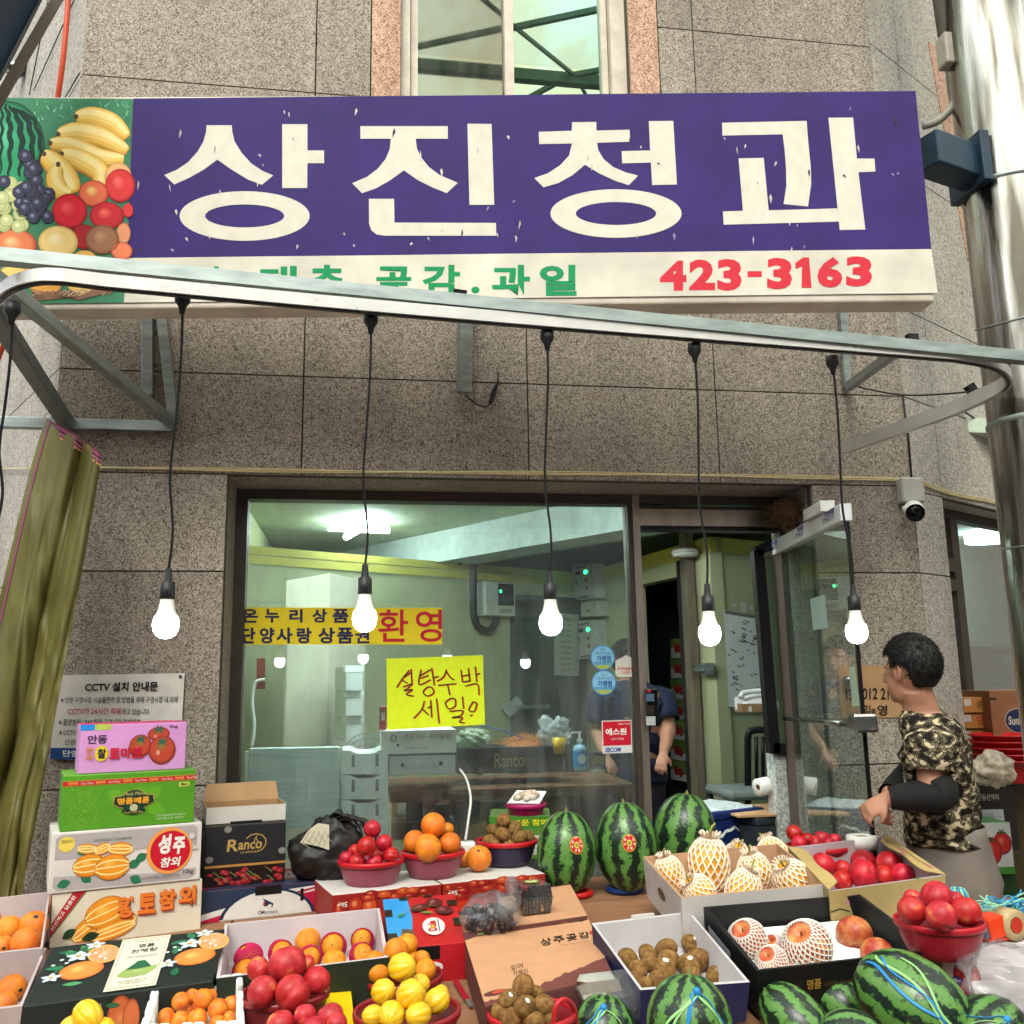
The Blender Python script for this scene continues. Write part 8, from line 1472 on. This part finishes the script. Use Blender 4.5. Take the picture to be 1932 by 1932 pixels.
def hand(g, wr, d, palm_n, side, s=1.0, curl=.5):
    # palm + four unequal bent fingers + thumb leaving the side of the palm
    d = d.normalized(); pn = (palm_n-d*palm_n.dot(d)).normalized(); sx = d.cross(pn)*side
    loft(g, [(wr-d*.02, sx*.026*s, pn*.02*s), (wr+d*.02*s, sx*.034*s, pn*.017*s), (wr+d*.06*s, sx*.042*s, pn*.016*s), (wr+d*.092*s, sx*.040*s, pn*.013*s)], 16)
    for k, (o, L_) in enumerate(((-.030, .062), (-.010, .074), (.011, .070), (.030, .054))):
        p = wr+d*.085*s+sx*o*s; q1 = p+(d*math.cos(curl*.6)-pn*math.sin(curl*.6))*L_*.45*s+sx*o*.25*s; q2 = q1+(d*math.cos(curl*1.7)-pn*math.sin(curl*1.7))*L_*.33*s; q3 = q2+(d*math.cos(curl*2.7)-pn*math.sin(curl*2.7))*L_*.28*s
        g.tube([p-d*.02, p, q1, q2, q3, q3+(q3-q2)*.2], [.010*s, .0098*s, .009*s, .0082*s, .0068*s, .003*s], 10)
    p = wr+d*.025*s-sx*.03*s; q1 = p+(d*.7-sx*.75-pn*.3).normalized()*.034*s; q2 = q1+(d*.9-sx*.2-pn*.4).normalized()*.03*s; g.tube([p, q1, q2, q2+(q2-q1)*.3], [.013*s, .0115*s, .0095*s, .004*s], 10)
def person(label, head, fh, f, rings, arms, pants, shirt, trouser_mat, ear=True, group=None, hem=None):
    up = V((0, 0, 1)); f = f.normalized(); lf = up.cross(f).normalized(); fh = fh.normalized(); lh = up.cross(fh).normalized(); base = rings[-1][0].copy(); base.z = 0
    t = thing('person', label, 'person', base, group)
    g = G(); loft(g, [(c, lf*a*.93, f*b*.93) for c, a, b in rings[1:]])
    hd = Matrix((( fh.x, lh.x, 0), (fh.y, lh.y, 0), (fh.z, lh.z, 1)))
    def H(x, y, z): return head+fh*x+lh*y+up*z
    g.ell(head+up*.02-fh*.012, (.092, .074, .098), 24, 16, mat=hd)                     # cranium
    g.ell(H(.028, 0, -.045), (.062, .058, .075), 20, 14, mat=hd); g.ell(H(.06, 0, -.088), (.026, .03, .026), 14, 10, mat=hd)   # face, chin
    g.tube([H(.088, 0, .01), H(.104, 0, -.015), H(.108, 0, -.028), H(.09, 0, -.034)], [.010, .013, .015, .010], 8)             # nose
    g.ell(H(.084, 0, -.06), (.010, .022, .007), 10, 6, mat=hd); g.ell(H(.083, 0, -.071), (.010, .019, .006), 10, 6, mat=hd)     # lips
    g.ell(H(.074, .03, .022), (.014, .022, .008), 10, 6, mat=hd); g.ell(H(.074, -.03, .022), (.014, .022, .008), 10, 6, mat=hd)  # brow ridge
    for s_ in (1, -1):
        g.tube(spline([H(-.008, .074*s_, -.03), H(-.016, .083*s_, -.012), H(-.02, .088*s_, .015), H(-.008, .084*s_, .03), H(.008, .077*s_, .018), H(.006, .076*s_, -.012), H(-.004, .074*s_, -.032)], 3), .0075, 8); g.ell(H(-.004, .077*s_, -.002), (.014, .006, .026), 10, 8, mat=hd)
    nk = rings[1][0]; g.tube([nk-up*.06, nk.lerp(H(-.02, 0, -.06), .5), H(-.015, 0, -.05)], [.072, .060, .058], 20)
    for sh, el, wr, hdir, pn, side, curl, *_ in arms:
        g.tube(spline([sh, sh.lerp(el, .5), el], 4), [.056-.0015*i for i in range(9)], 16); fa = spline([el, el.lerp(wr, .35), wr], 4); g.tube([el-(wr-el)*.08]+fa, [.036]+[.043, .045, .045, .044, .042, .039, .035, .031, .028], 16)
        hand(g, wr+(wr-el).normalized()*.008, hdir, pn, side, .86, curl)
    hipc = rings[-1][0]; hz = hipc.z
    for s_ in (1, -1):
        hp_ = hipc+lf*.085*s_-up*.02; kn = hp_+f*.03; kn.z = hz*.53; an = hp_-f*.02; an.z = .09; g.tube(spline([hp_-up*.06, hp_-up*.14, kn, kn.lerp(an, .4), an], 3), [.07, .075, .08, .083, .08, .07, .06, .057, .056, .055, .05, .043, .038], 16)
        g.tube([an, an-up*.05+f*.03, an-up*.06+f*.14], [.038, .042, .03], 12)
    body = g.build('body', [SKIN], t); rm = body.modifiers.new('remesh', 'REMESH'); rm.mode = 'VOXEL'; rm.voxel_size = .0065; rm.use_smooth_shade = True; sm = body.modifiers.new('smooth', 'SMOOTH'); sm.iterations = 3; sm.factor = .5
    for s_ in (1, -1):
        g = G(); g.ell(H(.062, .031*s_, .002), (.008, .012, .0065), 12, 8, mat=hd); g.build('eye', [M('eye_white', '#c8c4bc', .2)], t); g = G(); g.ell(H(.0665, .031*s_, .002), (.005, .0055, .0055), 10, 8, mat=hd); g.build('iris', [M('iris_dark', '#1a100a', .15)], t)
    # hair: shell with ragged edge, open over the face
    def fhair(p):
        k = 1+.02*noise.noise(p*5)+.012*noise.noise(p*15+V((3, 0, 0)))
        edge = -.50+.35*max(0, -p.x)*-1.0+(.30 if abs(p.y) > .8 and p.x > -.1 else 0)
        face = p.x > .28 and p.z < .42+.1*noise.noise(p*9)
        low = p.z < (-.78 if p.x < -.15 else (-.02 if p.x > .05 else -.3))+.06*noise.noise(p*12)
        ear_ = abs(p.y) > .4 and -.32 < p.x < .3 and p.z < -.06
        if face or low or ear_: k *= .80
        return p*k
    g = G(); g.ell(head+up*.03-fh*.014, (.110, .093, .114), 64, 48, mat=hd, fn=fhair)
    for i in range(2600):
        a = rnd.uniform(0, 6.28); z = rnd.uniform(-.35, 1); q = math.sqrt(max(0, 1-z*z)); p = V((q*math.cos(a), q*math.sin(a), z))
        if p.x > .3 and z < .4: continue
        if z < 0 and p.x > -.34: continue
        if p.x > .15 and z < .5 and abs(p.y) < .7 and rnd.random() < .5: continue
        c = head+up*.03-fh*.014; w0 = c+hd @ V((p.x*.108, p.y*.091, p.z*.112)); d = V((rnd.gauss(.2, .25), rnd.gauss(0, .3), -.5+rnd.gauss(0, .3))); d = (d-p*d.dot(p)).normalized(); d = hd @ d
        g.tube([w0-d*.012, w0+d*.012, w0+d*.026+hd @ (p*rnd.uniform(-.004, .005))], [.0019, .0017, .0005], 4)
    g.build('hair', [HAIR], t)
    # shirt
    g = G(); rr2 = []
    for (c0, a0, b0), (c1, a1, b1) in zip(rings, rings[1:]):
        for k in range(5): u = k/5; rr2.append((c0.lerp(c1, u), a0+(a1-a0)*u, b0+(b1-b0)*u))
    rr2.append(rings[-1]); out = []
    loft(g, [(c, lf*a, f*b) for c, a, b in rr2], 64, caps=False)
    for i, p in enumerate(g.v):
        d = p-rr2[min(i//64, len(rr2)-1)][0]; d.z = 0
        if d.length > 1e-4: g.v[i] = p+d.normalized()*(.010*noise.noise(V((p.x*7, p.y*7, p.z*11)))+.008*math.sin(p.z*42+6*noise.noise(p*5)))
    for A in arms:
        sh, el = A[0], A[1]; frac = A[7] if len(A) > 7 else .8; e2 = sh.lerp(el, frac); inn = sh-(el-sh)*.12+(rings[3][0]-sh)*.35; ax = (el-sh).normalized(); X, Y = frame_of(ax)
        pts = [inn, sh, sh.lerp(e2, .35), sh.lerp(e2, .7), e2]; g2 = [(p, X*r_, Y*r_) for p, r_ in zip(pts, (.07, .082, .078, .076, .078))]; loft(g, g2, 28, caps=False)
    so_ = g.build('shirt', [shirt], t); sl = so_.modifiers.new('solid', 'SOLIDIFY'); sl.thickness = .004
    # sleeves worn on the forearms
    if pants.get('cuffs'):
        for A in arms:
            el, wr = A[1], A[2]; up_ = A[0]-el; g = G(); d = wr-el
            pts = [el+up_.normalized()*.05-d.normalized()*.012, el-d.normalized()*.03, el+d*.12, el+d*.4, el+d*.75, el+d*.97]; g.tube(spline(pts, 3), [.05, .054, .057, .058, .058, .056, .055, .054, .053, .051, .049, .047, .045, .042, .040, .039], 20, caps=False); sl = g.build('arm_cover', [M('black_knit', '#070708', .85, var=.2, scale=50, bump=.3, bscale=60)], t)
    # trousers
    w0 = pants['waist']; g = G(); hipw = pants['hip']
    loft(g, [(w0+up*.07, lf*.172, f*.126), (w0+up*.03, lf*.176, f*.136), (w0-up*.04, lf*.175, f*.15), (w0-up*.12+f*-.01, lf*.18, f*.16), (w0-up*.22, lf*.178, f*.15), (w0-up*.27, lf*.17, f*.13)], 40, caps=False)
    for s_ in (1, -1):
        hp_ = w0+lf*.088*s_-up*.18; kn = hp_+f*.03; kn.z = w0.z*.5; an = hp_-f*.02; an.z = .07
        g.tube(spline([hp_, hp_-up*.12, kn, kn.lerp(an, .5), an], 3), [.098, .097, .095, .092, .088, .083, .078, .075, .072, .07, .068, .066, .066], 20, caps=False)
    for i, p in enumerate(g.v): g.v[i] = p+V((noise.noise(p*9), noise.noise(p*9+V((5, 0, 0))), 0))*.012
    tm = g.build('trousers', [trouser_mat], t); sl = tm.modifiers.new('solid', 'SOLIDIFY'); sl.thickness = .004
    for s_ in (1, -1):
        an = w0+lf*.088*s_-f*.02; an.z = 0; g = G(); g.ell(an+f*.05+up*.045, (.135, .05, .05), 20, 12, mat=Matrix(((f.x, lf.x, 0), (f.y, lf.y, 0), (0, 0, 1)))); g.build('shoe', [BLACK], t)
    return t
DM = 3.5
fB = V((-.80, .60, 0)); up = V((0, 0, 1)); lB = up.cross(fB).normalized()
rg = [(1738, 1336, 0.062, 0.06), (1740, 1344, 0.08, 0.07), (1748, 1356, 0.13, 0.085), (1757, 1372, 0.18, 0.1), (1763, 1402, 0.2, 0.115), (1767, 1450, 0.192, 0.122), (1772, 1510, 0.176, 0.128), (1777, 1560, 0.176, 0.132), (1784, 1588, 0.182, 0.138)]
rings = [(atd(x, y, DM), a, b_) for x, y, a, b_ in rg]
shc = atd(1760, 1388, DM)
armN = (shc+lB*.195, atd(1760, 1500, DM-.24), atd(1676, 1506, DM-.20)); armF = (shc-lB*.185, atd(1722, 1460, DM+.10), atd(1676, 1500, DM-.10))
dN = (armN[2]-armN[1]).normalized(); dF = (armF[2]-armF[1]).normalized()
person('man in a camouflage T-shirt and black arm covers clasping his hands by the door', atd(1716, 1268, DM), V((-.40, .92, 0)), fB, rings,
       [(*armN, (dN+V((0, 0, -.6))), V((.25, -.6, .75)) , 1, .75, .60), (*armF, (dF+V((-.2, -.2, -.8))), V((-.2, .6, .5)), -1, .8, .8)],
       dict(waist=atd(1790, 1592, DM), hip=.18, cuffs=True), CAMO, M('grey_trousers', '#746b64', .85, var=.1, scale=7, bump=.9, bscale=9))
D2 = 5.7
f2 = V((.15, -1, 0)); l2 = up.cross(f2).normalized()
rg2 = [(1188, 1282, .066, .062), (1188, 1287, .09, .075), (1190, 1294, .15, .09), (1192, 1304, .19, .11), (1194, 1324, .21, .125), (1196, 1360, .20, .13), (1198, 1410, .19, .135), (1200, 1450, .19, .14), (1200, 1475, .195, .145)]
rings2 = [(atd(x, y, D2), a, b_) for x, y, a, b_ in rg2]; s2 = atd(1193, 1312, D2)
person('person in a navy T-shirt standing in the shop behind the window stickers and steel mullion', atd(1186, 1250, D2), V((.5, -.85, 0)), f2, rings2,
       [(s2+l2*.195, atd(1262, 1378, D2-.05), atd(1252, 1420, D2-.22), V((-.3, -.4, -.7)), V((0, -.3, .9)), 1, .5, .72), (s2-l2*.195, atd(1128, 1380, D2-.05), atd(1142, 1425, D2-.25), V((.3, -.4, -.7)), V((0, -.3, .9)), -1, .5, .72)],
       dict(waist=atd(1200, 1478, D2), hip=.18), M('navy_cotton', '#18203a', .8, var=.06), M('dark_trousers', '#1c1c22', .8))
